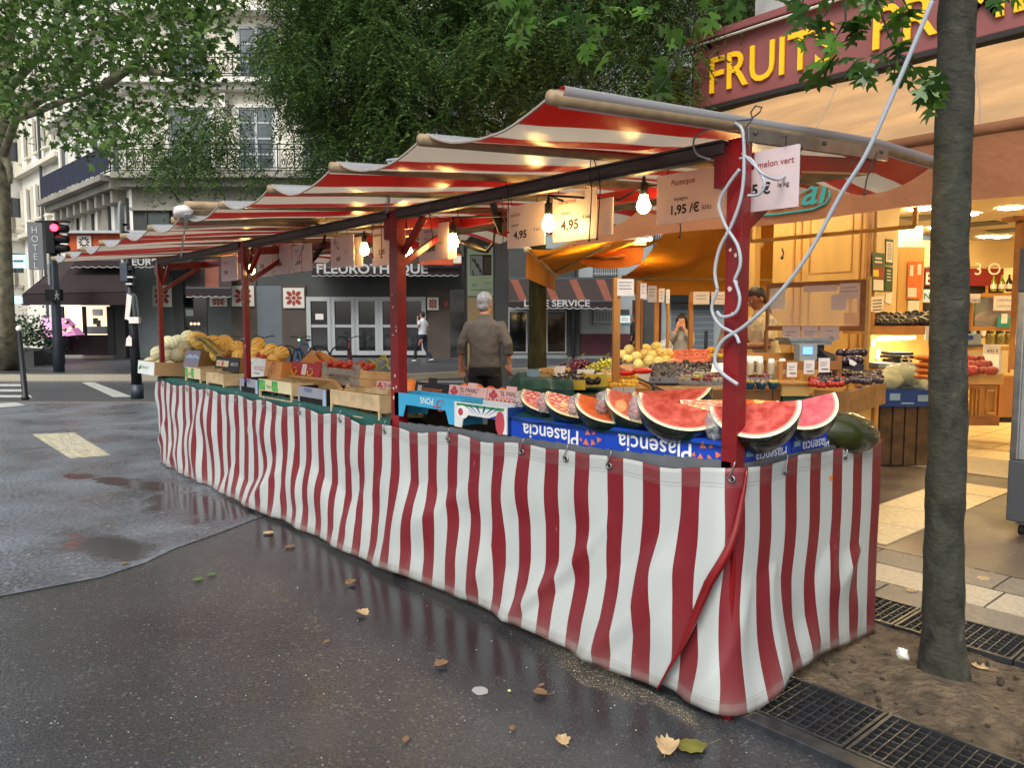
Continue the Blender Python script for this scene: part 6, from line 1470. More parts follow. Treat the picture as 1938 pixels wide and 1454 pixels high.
for k in range(3):
    for j in range(2):
        x0_=-4.1+k*2.1;z0_=6.2+j*3.4;mb=MB();mb.box((x0_,YF-.05,z0_),(x0_+1.1,YF-.01,z0_+2.1),'glass_grey')
        for q in ((0,0,.07,2.1),(1.03,0,1.1,2.1),(.52,0,.58,2.1),(.07,2.03,1.03,2.1),(.07,0,1.03,.07)):mb.box((x0_+q[0],YF-.09,z0_+q[1]),(x0_+q[2],YF-.051,z0_+q[3]),'frame_white')
        for i in range(12):mb.box((x0_-.1+i*.11,YF-.32,z0_-.05),(x0_-.085+i*.11,YF-.3,z0_+.85),'iron_black')
        mb.box((x0_-.12,YF-.33,z0_+.85),(x0_+1.2,YF-.29,z0_+.89),'iron_black');mb.build('window',sb)
# ceiling lamps
for k,(px,py) in enumerate(((1912,393),(1775,430),(1893,448),(1905,455),(1862,503),(1700,440),(1830,405),(1740,395))):
    p=P(px,py,z=3.135);t=thing('ceiling_lamp','round lamp added to the shop ceiling for more light','lamp',p,'recessed shop ceiling lamps')
    if p.y>YF+8:p.y=YF+8-.3*k
    mb=MB();mb.lathe([(0,-.012),(.15,-.012),(.155,0)],'lamp_warm',20,c=tuple(p-ZV*.0));mb.build('disc',t);mb=MB();mb.lathe([(.157,-.014),(.185,-.014),(.19,0)],'white',20,c=tuple(p));mb.build('ring',t)
for x,y in ((-1.5,8.6),(.2,8.8),(1.8,9),(-.5,10.8),(1.4,11.2),(-3.8,9.6)):  # extra lamps, added to brighten the shop inside
    p=Vector((x,y,3.135));t=thing('ceiling_lamp','round lamp added to the shop ceiling for more light','lamp',p,'recessed shop ceiling lamps')
    mb=MB();mb.lathe([(0,-.012),(.15,-.012),(.155,0)],'lamp_warm',20,c=tuple(p));mb.build('disc',t)
for px0,px1,py in ((1730,1772,412),(1835,1882,424),(1885,1935,436)):
    p=P((px0+px1)/2,py,z=3.13);mb=MB();mb.box((p.x-.3,p.y-.3,3.125),(p.x+.3,p.y+.3,3.138),'zinc');mb.build('ceiling_vent',label='flat square air vent in the shop ceiling',cat='vent',group='shop ceiling vents')
# ---- sign with letters
YS=6.95
t=thing('shop_sign','big maroon fascia with raised yellow letters FRUITS PRIMEURS','sign',P(1311,208,y=YS))
x0s=P(1311,150,y=YS).x;z0s=P(1311,208,y=YS).z;z1s=P(1311,90,y=YS).z
mb=MB();mb.box((x0s,YS,z0s),(4.5,YS+.3,z1s),'sign_maroon');mb.box((x0s-.05,YS-.12,z1s+.002),(4.5,YS+.3,z1s+.1),'sign_maroon');mb.box((x0s,YS-.02,z0s-.07),(4.5,YS+.28,z0s-.002),'dark_inside');mb.build('board',t,bevel=.01)
mb=MB();mb.tube([(x0s-.02,YS-.1,z1s-.035),(4.5,YS-.1,z1s-.035)],.018,'white',8)
for k in range(5):mb.bar((x0s+.3+k*2.2,YS-.1,z1s-.035),(x0s+.3+k*2.2,YS,z1s-.09),.03,.03,'iron_black')
mb.build('light_rail',t)
za=P(1343,180,y=YS-.03).z;zb2=P(1343,113,y=YS-.03).z;sz=(zb2-za)/.70
def fit_text(s,xa,xb,z,size,y,name):
    vs,_=text_mesh(s,.02,.006,0);w_=(max(v.x for v in vs)-min(v.x for v in vs))*size;mb=MB();mb.text(s,size,(xa,y,z),'letter_yellow',ext=.02,off=.006,sx=(xb-xa)/w_);mb.build(name,t)
fit_text('FRUITS',P(1343,180,y=YS-.03).x,P(1578,100,y=YS-.03).x,za+.02,sz,YS-.03,'letters')
_wd=lambda q:(lambda v:max(p.x for p in v)-min(p.x for p in v))(text_mesh(q,.02,.006,0)[0])
_fr=_wd('PRIM')/_wd('PRIMEURS')+.02
fit_text('PRIMEURS',P(1652,80,y=YS-.03).x,P(1652,80,y=YS-.03).x+(P(1912,30,y=YS-.03).x-P(1652,80,y=YS-.03).x)/_fr,za+.02,sz,YS-.03,'letters')
mb=MB();mb.box((x0s-.03,YS+.02,z0s-.3),(x0s-.002,YS+.5,z1s-.1),'iron_black');mb.bar((x0s-.1,YS+.2,z1s-.25),(x0s-.8,YS+.2,z1s-.3),.05,.05,'oak_dark');mb.bar((x0s-.55,YS+.3,z0s-.2),(x0s-.45,YS+.3,z1s-.1),.16,.16,'oak_dark');mb.build('bracket',t)
# ---- main awning
YA=3.1;ZB=2.64;ZV_=2.22;XA=-3.78
t=thing('shop_awning','long faded ochre canvas awning over the pavement in front of the fruit shop','awning',(0,YA,2.2))
ZTOP=z0s-.12
def af(a,b):
    x=XA+a*(4.6-XA)-.0;y=YA+(YS-YA)*b;x-=(1-a)*b*1.35
    return (x,y,ZB+(ZTOP-ZB)*b-.05*math.sin(PI*b)+.02*nz(x*.9,b*3)+.012*nz(x*4,b*5))
mb=MB();mb.grid(af,80,30,'awning_ochre')
for k in range(7):
    a=(.05+k*.155);mb.tube([Vector(af(a+(0.06*(1-j/12)),j/12))+ZV*.004 for j in range(13)],.005,'hem',4,False)
mb.build('canopy',t)
def vf(a,b):
    x=XA+a*(4.6-XA);return (x,YA-.02-.015*abs(nz(x*2.2,b*2))-.02*b,ZB-.0-(ZB-ZV_+.012*math.sin(x*3))*b)
mb=MB();mb.grid(vf,110,8,'valance_ochre');o=mb.build('valance',t)
mb=MB();mb.tube([(XA,YA,ZB+.02),(4.6,YA,ZB+.02)],.045,'valance_ochre',10)
mb.build('front_bar',t)
for x in (-3.0,-.2,2.6):
    mb=MB();mb.bar((x,YA+.05,ZB-.02),(x-.7,YA+1.8,ZB+.35),.05,.05,'white');mb.bar((x-.7,YA+1.8,ZB+.35),(x,YS,ZTOP-.2),.05,.05,'white');mb.build('folding_arm',t)
mb=MB()
pT=P(1519,388,y=YA-.05);mb.text('rural',.30,(P(1572,388,y=YA-.05).x,YA-.06,pT.z),'teal',align='r',shear=.25,off=.015)
q=[P(a,b,y=YA-.055) for a,b in ((1405,410),(1470,406),(1540,396),(1563,385),(1570,372),(1569,360))];mb.tube(q,.009,'teal',5);mb.build('lettering',t)
# unseen emitter tubes, added to warm the stands and awnings
for k,(x,y,z) in enumerate(((-3.2,4.6,3.05),(-1.2,4.6,3.05),(.8,4.6,3.05),(-3.9,6.3,3.2),(-6.4,6.2,2.9),(-7.6,8.2,2.9))):
    lt_=thing('added_tube_light','unseen warm emitter added under the fruit shop awnings','tube light',(x,y,z),'emitters added under the shop awnings')
    mb=MB();mb.tube([(x-.6,y,z),(x+.6,y,z)],.02,'strip_light',8);mb.build('tube',lt_);mb=MB();mb.box((x-.62,y-.03,z+.022),(x+.62,y+.03,z+.06),'white');mb.build('fitting',lt_)
# rail
t=thing('hanging_rail','cream painted rail hanging in front of the oak panel','rail',P(1580,440,y=4.6))
mb=MB();pr=[P(1422,430,y=4.6),P(1422,457,y=4.6),P(1732,430,y=4.6),P(1733,392,y=4.6)];pr[2].z=pr[1].z
for a_,b_ in zip(pr,pr[1:]):mb.bar(a_,b_,.035,.035,'oak_pale',(0,1,0))
mb.build('bar',t)
# ---- side awnings (seen from below)
def quad(mb,pts,m,th=.01):
    mb.add([tuple(p) for p in pts]+[(p[0],p[1],p[2]+th) for p in pts],[(0,1,2,3),(7,6,5,4),(0,4,5,1),(1,5,6,2),(2,6,7,3),(3,7,4,0)],m)
t=thing('shop_awning','small amber side awning with hanging pointed end flap left of the 1,95 sign','awning',P(1025,500,v=13))
A=P(997,471,v=11.2);B=P(1051,521,v=16.8);Cc=P(1262,452,v=15.5);D=P(1120,455,v=10.8)
B.z=A.z-.0;mb=MB();B=P(1051,521,v=16.8)
def g2(a,b):
    p=A.lerp(B,b).lerp(D.lerp(Cc,b),a);return tuple(p+ZV*(-.06*math.sin(PI*a)))
mb.grid(g2,14,14,'awning_amber');mb.build('canopy',t)
mb=MB();A2=P(995,526,v=11.2);B2=P(1051,551,v=16.8);mb.grid(lambda a,b:tuple(A.lerp(B,a).lerp(A2.lerp(B2,a),b)),12,4,'valance_amber');mb.build('valance',t)
mb=MB();mb.tube([A,B],.05,'cream',8);mb.tube([P(1018,488,v=12.6),P(1070,466,v=11.6),P(1110,440,v=10.8)],.045,'cream',8);mb.tube([P(1046,514,v=16),P(1100,487,v=14),P(1150,462,v=12)],.05,'cream',8);mb.build('frame',t)
t=thing('shop_awning','rounded amber valance hanging between the two side awnings','awning',P(1150,490,v=14))
mb=MB();pts=[P(a,b,v=14) for a,b in ((1096,470),(1096,492),(1104,503),(1130,507),(1160,508),(1190,505),(1214,498),(1218,478),(1218,464),(1150,464))];mb.prism(pts,fv*.06,'valance_amber');mb.build('valance',t)
mb=MB();mb.bar(P(1140,462,v=13.9),P(1222,462,v=13.9),.12,.06,'cream');mb.tube([P(1108,486,v=13.95),P(1140,489,v=13.95),P(1182,485,v=13.95)],.03,'oak_dark',6);mb.build('frame',t)
t=thing('shop_awning','wide amber awning with pale folding arms over the side street terrace','awning',P(1310,527,v=15.5))
A=P(1177,525,v=15.5);B=P(1500,529,v=15.5);D=P(1262,432,v=11.8);Cc=P(1500,360,v=9.8);mb=MB()
mb.grid(lambda a,b:tuple(A.lerp(B,a).lerp(D.lerp(Cc,a),b)+ZV*(-.12*math.sin(PI*b)+.02*math.sin(a*14)*math.sin(PI*b))),24,14,'awning_amber');mb.build('canopy',t)
mb=MB();mb.grid(lambda a,b:tuple(A.lerp(B,a)-ZV*(.33*b+.01)),20,4,'valance_amber');mb.build('valance',t)
mb=MB();mb.tube([A,B],.045,'cream',8);mb.tube([P(1222,521,v=15.3),P(1325,452,v=12.4),P(1333,438,v=12)],.05,'cream',8);mb.tube([P(1404,524,v=15.3),P(1432,470,v=12.4),P(1440,462,v=12)],.05,'cream',8);mb.build('frame',t)
# ---- fridge at right edge
p=P(1912,975,z=.12);t=thing('display_fridge','tall grey glass-fronted fridge on castors at the right edge','fridge',(p.x+.35,p.y+.35,0))
x0_,y0_=p.x,p.y-.1;mb=MB();mb.box((x0_,y0_,.1),(x0_+.75,y0_+.7,.52),'zinc');mb.box((x0_,y0_+.01,.521),(x0_+.05,y0_+.7,1.66),'steel');mb.box((x0_+.7,y0_+.01,.521),(x0_+.75,y0_+.7,1.66),'steel');mb.box((x0_,y0_,1.661),(x0_+.75,y0_+.7,1.95),'zinc');mb.box((x0_+.05,y0_+.6,.521),(x0_+.7,y0_+.68,1.66),'wall_light');mb.build('cabinet',t,bevel=.008)
mb=MB();mb.box((x0_+.052,y0_+.02,.53),(x0_+.698,y0_+.03,1.65),'glass_clear');mb.build('door',t)
for dx,dy in ((.08,.08),(.66,.08),(.08,.62),(.66,.62)):
    mb=MB();mb.cyl((x0_+dx-.015,y0_+dy,.04),(x0_+dx+.015,y0_+dy,.04),.04,'tyre',n=12);mb.box((x0_+dx-.03,y0_+dy-.03,.075),(x0_+dx+.03,y0_+dy+.03,.1),'steel');mb.build('castor',t)
# ---- interior pieces, frontal boxes
def fb(name,label,cat,parts,v,group=None,text=()):
    """thing made of boxes: (part,px0,py0,px1,py1,dv,depth,mat)"""
    p0=parts[0];t=thing(name,label,cat,P((p0[1]+p0[3])/2,p0[4],v=v),group);by={}
    for q in parts:by.setdefault(q[0],[]).append(q[1:])
    for nm,qs in by.items():
        if nm in('leg','post','shelf','bottle','side_post'):groups=[[q] for q in qs]
        else:groups=[qs]
        for g_ in groups:
            mb=MB(xf=CF)
            for a,b,c,d,dv,dp,m in g_:pb(mb,a,b,c,d,v+dv,dp,m)
            if text and nm==parts[0][0]:
                for s,size,px,py,m in text:
                    u,z=UZ(px,py,v-.004);mb.text(s,size,(u,v+parts[0][5]-.004,z),m,off=.004)
            mb.build(nm,t)
    return t
fb('clad_column','square oak clad column with an orange poster inside the shop','column',[('cladding',1692,467,1751,720,0,.5,'oak_pale'),('upper_drum',1714,428,1747,467,.1,.3,'ceiling_white'),('poster',1716,495,1748,566,-.02,.015,'poster_orange'),('poster_detail',1722,502,1729,522,-.025,.004,'paper'),('poster_detail',1736,500,1744,520,-.025,.004,'paper'),('poster_detail',1718,545,1735,562,-.025,.004,'paper'),('notice',1718,568,1740,590,-.02,.01,'paper'),('notice',1718,566,1740,569,-.024,.005,'poster_dkgreen')],11.4)
def wallq(mb,pxs,x,m,th=.006):
    pts=[P(a,b,x=x) for a,b in pxs];mb.prism(pts,(th,0,0),m)
XP=XR0+.036
for lab,pa in (('green poster with a vegetable photo on the shop side wall',[(((1651,477),(1673,480),(1672,552),(1650,551)),'poster_dkgreen',0),(((1652,504),(1672,506),(1672,528),(1652,526)),'tile_red',1),(((1652,510),(1662,511),(1662,524),(1652,523)),'ct_yellow',2),(((1653,529),(1671,530),(1671,550),(1652,549)),'paper',1),(((1656,487),(1668,488),(1668,491),(1656,490)),'paper',1),(((1655,494),(1669,495),(1669,498),(1655,497)),'paper',1)]),('tall white list poster with green header on the shop side wall',[(((1676,452),(1690,454),(1689,503),(1675,501)),'poster_dkgreen',0),(((1677,457),(1689,459),(1688,497),(1676,495)),'paper',1)]+[(((1679,461+k*4),(1687,462+k*4),(1687,463.4+k*4),(1679,462.4+k*4)),'ink',2) for k in range(8)]),('dark green poster with white lettering on the shop side wall',[(((1675,504),(1689,506),(1688,552),(1674,551)),'poster_dkgreen',0)]+[(((1678,511+k*6),(1685,512+k*6),(1685,514+k*6),(1678,513+k*6)),'paper',1) for k in range(4)]),('white handwritten price sheets pinned below the posters',[(((1648,562),(1674,560),(1668,594),(1647,592)),'paper',0),(((1676,556),(1689,553),(1686,576),(1674,572)),'paper',0)]+[(((1651,568+k*6),(1668,567+k*6),(1668,569+k*6),(1651,570+k*6)),'ink',1) for k in range(4)])):
    mb=MB()
    for q,m_,k in pa:wallq(mb,q,XP+.002*k,m_)
    mb.build('wall_poster',label=lab,cat='poster')
fb('counter_shelf','oak shelf loaded with dark avocados above a lit work top','shelf',[('shelf_board',1648,617,1778,633,0,.7,'oak'),('back',1650,594,1778,616,.7,.04,'dark_inside'),('side',1648,590,1656,616,.0,.68,'oak'),('tag',1751,618,1766,645,-.012,.01,'paper')],8.3)
fb('work_top','oak lined work top behind the lettuce bags lit by a bright strip lamp','counter',[('back_panel',1645,634,1768,700,.75,.05,'oak_pale'),('top',1662,688,1741,696,0,.7,'steel'),('front',1660,697,1742,735,.05,.6,'oak'),('socket',1649,643,1657,655,.72,.02,'white'),('socket_plate',1659,660,1666,680,.72,.02,'white')],8.3)
t=thing('strip_lamp','bright slanted strip lamp under the avocado shelf','lamp',P(1697,640,v=8.55));mb=MB(xf=CF);a=UZ(1668,641,8.55);b=UZ(1728,636,8.55);mb.hexa([(a[0],8.5,a[1]-.02),(b[0],8.5,a[1]-.0),(b[0],8.65,a[1]),(a[0],8.65,a[1]-.02),(a[0],8.5,a[1]+.015),(b[0],8.5,a[1]+.025),(b[0],8.65,a[1]+.025),(a[0],8.65,a[1]+.015)],'strip_light');mb.build('tube',t)
fb('black_trays','stack of black trays on the work top','trays',[('stack',1692,667,1729,672,0,.3,'ct_black'),('stack',1690,674,1731,679,0,.3,'ct_black'),('stack',1694,681,1727,686,0,.3,'ct_black'),('film',1693,672.5,1729,673.5,0,.28,'paper')],8.4)
fb('wall_banner','dark red shop banner with white digits behind the tree trunk','banner',[('banner',1750,508,1900,541,0,.05,'banner_red')],13.5,text=(('ES 20',.3,1752,538,'white'),('3 O',.3,1845,520,'white')))
fb('cash_sign','blue screen notice beside the oak column','sign',[('screen',1747,548,1767,572,0,.04,'ct_lblue'),('rack',1745,574,1775,625,.1,.3,'dark_inside')],12.2,text=(('NOT',.14,1749,566,'ink'),))
fb('wall_shelving','dark wall shelving at the back of the shop','shelves',[('case',1745,541,1900,640,0,.3,'dark_inside'),('shelf',1745,590,1830,593,-.06,.055,'oak'),('shelf',1866,554,1945,559,-.12,.11,'oak'),('lintel',1700,455,1945,505,.4,.2,'cream'),('upright',1866,505,1873,640,-.1,.09,'oak')],13.7)
for k,(px,c) in enumerate(((1880,'bottle_olive'),(1895,'bottle_olive'),(1909,'bottle_dark'),(1922,'bottle_dark'),(1932,'bottle_olive'))):
    if k==0:mat('bottle_olive','#6f7420',.12,spec=.8);mat('bottle_dark','#2a1d10',.12,spec=.8);mat('jar_mix','#8a7c3c',.2,nz=(40,.6))
    p=P(px,552,v=13.5);t=thing('oil_bottle',['olive oil bottle first on the back shelf','olive oil bottle second on the back shelf','dark labelled bottle third on the back shelf','dark labelled bottle fourth on the back shelf','olive oil bottle last on the back shelf'][k],'bottle',p,'bottles on the back shelf')
    mb=MB();mb.lathe([(0,0),(.05,0),(.052,.02),(.052,.17),(.02,.24),(.018,.3),(0,.3)],c,14,c=tuple(p));mb.build('glass',t);mb=MB();mb.lathe([(.0533,.05),(.0533,.13)],'paper',14,c=tuple(p));mb.build('paper_label',t)
t=fb('glass_cabinet','oak framed glass cabinet with notices beside the tree trunk','cabinet',[('frame_box',1838,556,1925,562,0,.5,'oak'),('frame_box',1838,618,1925,626,0,.5,'oak'),('frame_box',1838,562,1844,618,0,.5,'oak'),('frame_box',1917,562,1925,618,0,.5,'oak'),('back',1844,562,1917,618,.5,.02,'shutter_grey'),('pane',1844,562,1917,618,.01,.006,'glass_clear')],9.6)
fb('notice','white card notice reading CARTE BLEUE A PARTIR DE 5 €','notice',[('card',1880,560,1916,588,-.03,.01,'paper'),],9.6,text=(('CARTE BLEUE',.034,1884,570,'ink'),('A PARTIR DE 5 €',.028,1884,581,'ink')))
fb('delivery_sticker','teal and white sticker at the cabinet corner','sticker',[('sticker',1887,600,1914,620,-.02,.01,'teal'),('mark',1895,594,1907,612,-.024,.003,'white')],9.6)
fb('price_tag','white price card with 3,85 hanging left on the cabinet','price tag',[('card',1828,556,1856,573,-.02,.01,'paper')],9.6,text=(('3,85 €',.045,1836,571,'ink'),))
t=thing('dried_fruit_basket','woven heap of dried fruit inside the glass cabinet','basket',P(1870,612,v=9.9));mb=MB();mat('weave','#8a4c24',.6,nz=(60,.5),bump=(50,1,.01));p=P(1873,606,v=9.9);mb.sph(tuple(p),(.17,.17,.12),'weave',20,12);mb.sph(tuple(p+Vector((-.12,-.1,-.06))),(.18,.12,.07),'clod',16,8);mb.build('heap',t)
fb('cash_register','pale grey cash register on the shop counter','register',[('body',1829,632,1858,652,0,.3,'wall_light'),('display',1833,635,1842,643,-.01,.008,'ct_navy'),('base',1826,652,1862,657,-.05,.4,'zinc')],9.0)
for k,px in enumerate((1873,1891,1909)):
    p=P(px,652,v=9.5);t=thing('preserve_jar','glass jar of preserves with dark lid on the counter shelf','jar',p,'preserve jars on the counter');mb=MB();mb.lathe([(0,0),(.045,0),(.05,.015),(.05,.12),(.04,.14),(0,.14)],'jar_mix',14,c=tuple(p));mb.build('glass',t);mb=MB();mb.lathe([(.044,.142),(.044,.165),(0,.165)],'iron_black',14,c=tuple(p));mb.build('lid',t)
fb('shop_counter','carved oak counter with fluted front inside the shop','counter',[('top_tray',1820,707,1900,728,-.05,.6,'oak_pale'),('body',1822,729,1888,800,0,.5,'oak'),('plinth',1820,790,1892,806,-.04,.55,'oak_dark'),('side_body',1889,712,1930,790,.25,.5,'oak'),('side_plinth',1893,790,1935,800,.24,.5,'dark_inside'),('shelf_back',1820,655,1925,664,.45,.3,'oak_pale'),('post',1911,630,1916,706,.2,.04,'oak')],8.6)
t=thing('counter_fluting','raised oak flutes and door panel on the shop counter front','trim',P(1850,790,v=8.5))
for px in (1832,1839,1846,1853):
    mb=MB(xf=CF);pb(mb,px,735,px+3.5,786,8.56,.035,'oak_pale');mb.build('flute',t)
mb=MB(xf=CF)
for a,b,c,d in ((1866,738,1868,784),(1882,738,1884,784),(1868,738,1882,741),(1868,781,1882,784)):pb(mb,a,b,c,d,8.57,.028,'oak_pale')
mb.build('door_panel',t)
fb('fruit_carton','white carton of red and dark mangoes tilted on the shop counter','carton',[('side',1827,706,1890,709,-.0,.02,'ct_white'),('back',1830,664,1897,690,.3,.02,'cream'),('side',1889,672,1896,708,.0,.3,'ct_white'),('base',1827,704,1890,706,.02,.28,'cream')],8.5)
fb('price_tag','white price card standing over the mango carton','price tag',[('card',1861,652,1894,670,0,.01,'paper')],8.75,text=(('4,95 €',.05,1868,667,'ink'),))
fb('shop_door_post','dark oak turned post at the far right of the shop front','post',[('post',1926,415,1936,700,0,.12,'oak_dark'),('capital',1918,408,1940,416,-.05,.2,'oak_dark')],8.2)
# ---- outdoor stands
def F2(px,py,v):return P(px,py,v=v)
mat('tub_green','#145a3c',.5);mat('orange_card','#b5651f',.6,nz=(6,.15));mat('grey_tray','#6f7076',.5,nz=(8,.2));mat('oak_stand','#8a6236',.6,nz=(8,.25),bump=(26,.3,.004))
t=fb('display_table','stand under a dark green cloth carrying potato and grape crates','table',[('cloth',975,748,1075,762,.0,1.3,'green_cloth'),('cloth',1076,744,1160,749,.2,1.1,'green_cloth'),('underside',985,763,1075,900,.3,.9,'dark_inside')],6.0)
t=thing('green_cloth','folded dark green cloth over the left end of the potato stand','cloth',F2(1000,735,6.2));mb=MB(xf=CF);u0,z0=UZ(962,748,5.95);u1,z1=UZ(1086,730,5.95)
mb.grid(lambda a,b:(u0+(u1-u0)*a,5.9+b*1.2,z0+.05+.06*min(1,b*6)+.015*nz(a*6,b*4)-(.10*(1-min(1,a*6)))),24,12,'green_cloth');mb.grid(lambda a,b:(u0+(u1-u0)*a,5.9,z0+.05-.10*(1-min(1,a*6))-.14*b),24,3,'green_cloth');mb.build('cloth',t)
fb('fruit_tray','red mesh tray lying on the green cloth','tray',[('tray',985,733,1048,740,0,.3,'banner_red'),('tray',1020,741,1062,744,-.1,.2,'banner_red')],6.0)
for k,(a,b) in enumerate(((1076,1115),(1116,1156))):
    fb('banana_carton',['orange banana carton stacked under the yellow crates, left one','orange banana carton stacked under the yellow crates, right one'][k],'carton',[('box',a,748,b,860,0,.5,'orange_card'),('hand_hole',a+12,765,a+20,770,-.004,.003,'void')],6.15,'orange cartons under the stand')
C1=[('blue grey carton end at the left of the potato crates','ct_lblue',998,1022,703,722,6.5,.35),('wooden crate of pale potatoes with a price card','ct_cream',1020,1075,712,724,6.5,.6),('yellow open carton of small dark avocados','ct_yellow',1042,1108,720,738,6.1,.6),('yellow open carton end of the avocado row','ct_yellow',1108,1150,708,732,6.2,.5)]
for lab,m_,a,b,c,d,v_,dp in C1:
    fb('crate',lab,'crate',[('side',a,c,b,d,0,.012,m_),('side',a,c,a+1.5,d,.013,dp,m_),('side',b-1.5,c,b,d,.013,dp,m_),('side',a,c-4,b,d-4,dp,.012,m_),('base',a+1.5,d-2,b-1.5,d,.013,dp-.02,'oak_stand')],v_)
fb('fruit_counter','oak counter of lemons and melons with two price cards in front','counter',[('top_box',1156,735,1228,757,0,.14,'oak'),('front',1160,758,1222,900,.08,.9,'oak_stand'),('top_board',1157,733,1230,735,.14,2.4,'oak'),('side_strip',1229,730,1232,757,.0,2.4,'oak'),('leg',1189,758,1199,900,.0,.07,'oak_pale')],6.3)
for k,(a,b) in enumerate(((1158,1180),(1181,1203))):fb('price_tag',['left blank price card on the lemon counter','right price card with 12,95 on the lemon counter'][k],'price tag',[('card',a,733,b,752,-.01,.008,'paper')],6.3,text=(('12,95',.04,b-16,749,'ink'),) if k else ())
fb('fruit_bin','oak edged bin for melons and peaches behind the lemon counter','bin',[('base',1200,706,1345,730,0,1.6,'oak'),('divider',1285,688,1290,706,0,1.4,'oak')],7.9)
fb('avocado_table','grey metal tray table heaped with dark avocados','table',[('tray_front',1229,714,1330,725,0,.02,'grey_tray'),('tray_bed',1230,724,1395,727,.02,1.5,'grey_tray'),('leg',1234,726,1240,880,.0,.04,'steel'),('leg',1262,726,1267,860,.5,.04,'steel'),('leg',1276,726,1280,860,.9,.04,'steel'),('front_boards',1246,740,1285,860,.4,.05,'oak_pale')],6.6)
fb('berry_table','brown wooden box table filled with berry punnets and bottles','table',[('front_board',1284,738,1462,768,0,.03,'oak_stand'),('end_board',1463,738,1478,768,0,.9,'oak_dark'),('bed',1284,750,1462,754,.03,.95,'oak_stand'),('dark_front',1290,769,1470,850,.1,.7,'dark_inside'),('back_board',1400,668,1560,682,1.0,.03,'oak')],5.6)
fb('wooden_box','small pale wooden box on a green tub between the berry and plum tables','box',[('box',1479,728,1532,750,0,.3,'oak_pale'),('lid',1477,725,1534,728,-.02,.34,'oak')],5.55)
fb('green_tub','dark green tub below the small wooden box','tub',[('tub',1480,751,1545,800,0,.4,'tub_green'),('tub_front',1490,800,1545,860,.1,.3,'dark_inside')],5.6)
fb('tag_rack','dark oak rack with three handwritten price cards','rack',[('board',1478,684,1590,700,0,.04,'oak_dark'),('side_post',1474,684,1482,728,-.02,.06,'oak'),('side_post',1583,674,1594,728,.02,.05,'oak_dark')],5.8)
for k,(a,b,c,d) in enumerate(((1489,1509,686,714),(1521,1542,682,708),(1549,1571,678,705))):fb('price_tag',['left handwritten card on the dark oak rack','middle handwritten card on the dark oak rack','right handwritten card on the dark oak rack'][k],'price tag',[('card',a,c,b,d,0,.006,'paper'),('ink_lines',a+4,c+8,b-5,c+9,-.002,.001,'ink'),('ink_lines',a+4,c+13,b-8,c+14,-.002,.001,'ink'),('ink_lines',a+6,c+20,b-3,c+22,-.002,.001,'ink')],5.76)
# plum corner table
t=thing('plum_table','oak corner table heaped with plums and tomatoes at the pavement edge','table',F2(1600,740,5.9))
a=P(1540,743,v=5.55);b=P(1608,752,v=5.35);c=P(1677,727,v=6.2);zt2=P(1575,742,v=5.45).z
mb=MB();H=.17
def seg(p,q,z0,z1,th,m):
    d=(q-p);d.z=0;d.normalize();n_=Vector((-d.y,d.x,0))*th;mb.hexa([(p.x,p.y,z0),(q.x,q.y,z0),(q.x+n_.x,q.y+n_.y,z0),(p.x+n_.x,p.y+n_.y,z0),(p.x,p.y,z1),(q.x,q.y,z1),(q.x+n_.x,q.y+n_.y,z1),(p.x+n_.x,p.y+n_.y,z1)],m)
zz=a.z+.02;seg(a,b,zz-H,zz,.025,'oak_stand');seg(b,c,zz-H,zz,.025,'oak_stand');mb.build('rim',t)
e=a+(c-b);mb=MB();mb.prism([(a.x,a.y+.02,zz-.08),(b.x,b.y+.03,zz-.08),(c.x,c.y,zz-.08),(e.x,e.y,zz-.08)],(0,0,.02),'oak_stand');mb.build('bed',t)
for (p,q,m_,nm) in ((a,b,'dark_inside','front_panel'),(b,c,'oak_pale','side_panel')):
    mb=MB();p2=p.lerp(q,.12)+fv*.1;q2=p.lerp(q,.75)+fv*.1;seg(p2,q2,0.02,zz-H-.002,.03,m_);mb.build(nm,t)
for p,m_ in ((b+fv*.06,'oak'),(c+fv*.05-rv*.08,'oak'),(b.lerp(c,.1)+fv*.08,'oak')):
    mb=MB();mb.box((p.x-.035,p.y-.035,.01),(p.x+.035,p.y+.035,zz-H-.004),m_);mb.build('leg',t)
# sneeze guard
YG=4.35
t=thing('sneeze_guard','clear screen in a brown wooden frame over the produce table','screen',P(1545,630,y=YG))
g=[P(1450,540,y=YG),P(1640,524,y=YG),P(1640,622,y=YG),P(1450,618,y=YG)]
x0_,x1_=g[0].x,g[1].x;z1_=P(1545,532,y=YG).z;z0_=P(1545,626,y=YG).z
mb=MB()
for q in ((x0_,z1_-.05,x1_,z1_),(x0_,z0_,x1_,z0_+.045),(x0_,z0_+.046,x0_+.03,z1_-.051),(x1_-.05,z0_+.046,x1_,z1_-.051)):mb.box((q[0],YG,q[1]),(q[2],YG+.03,q[3]),'oak_dark')
mb.build('frame',t,bevel=.003)
mb=MB();mb.box((x0_+.031,YG+.012,z0_+.047),(x1_-.052,YG+.018,z1_-.052),'glass_clear');mb.build('pane',t)
mb=MB();mb.box((x1_+.005,YG-.01,.85),(x1_+.035,YG+.03,z1_+.02),'oak_pale');mb.build('post',t);mb=MB();mb.box((x0_-.01,YG,.85),(x0_+.02,YG+.03,z0_-.001),'oak_dark');mb.build('post',t)
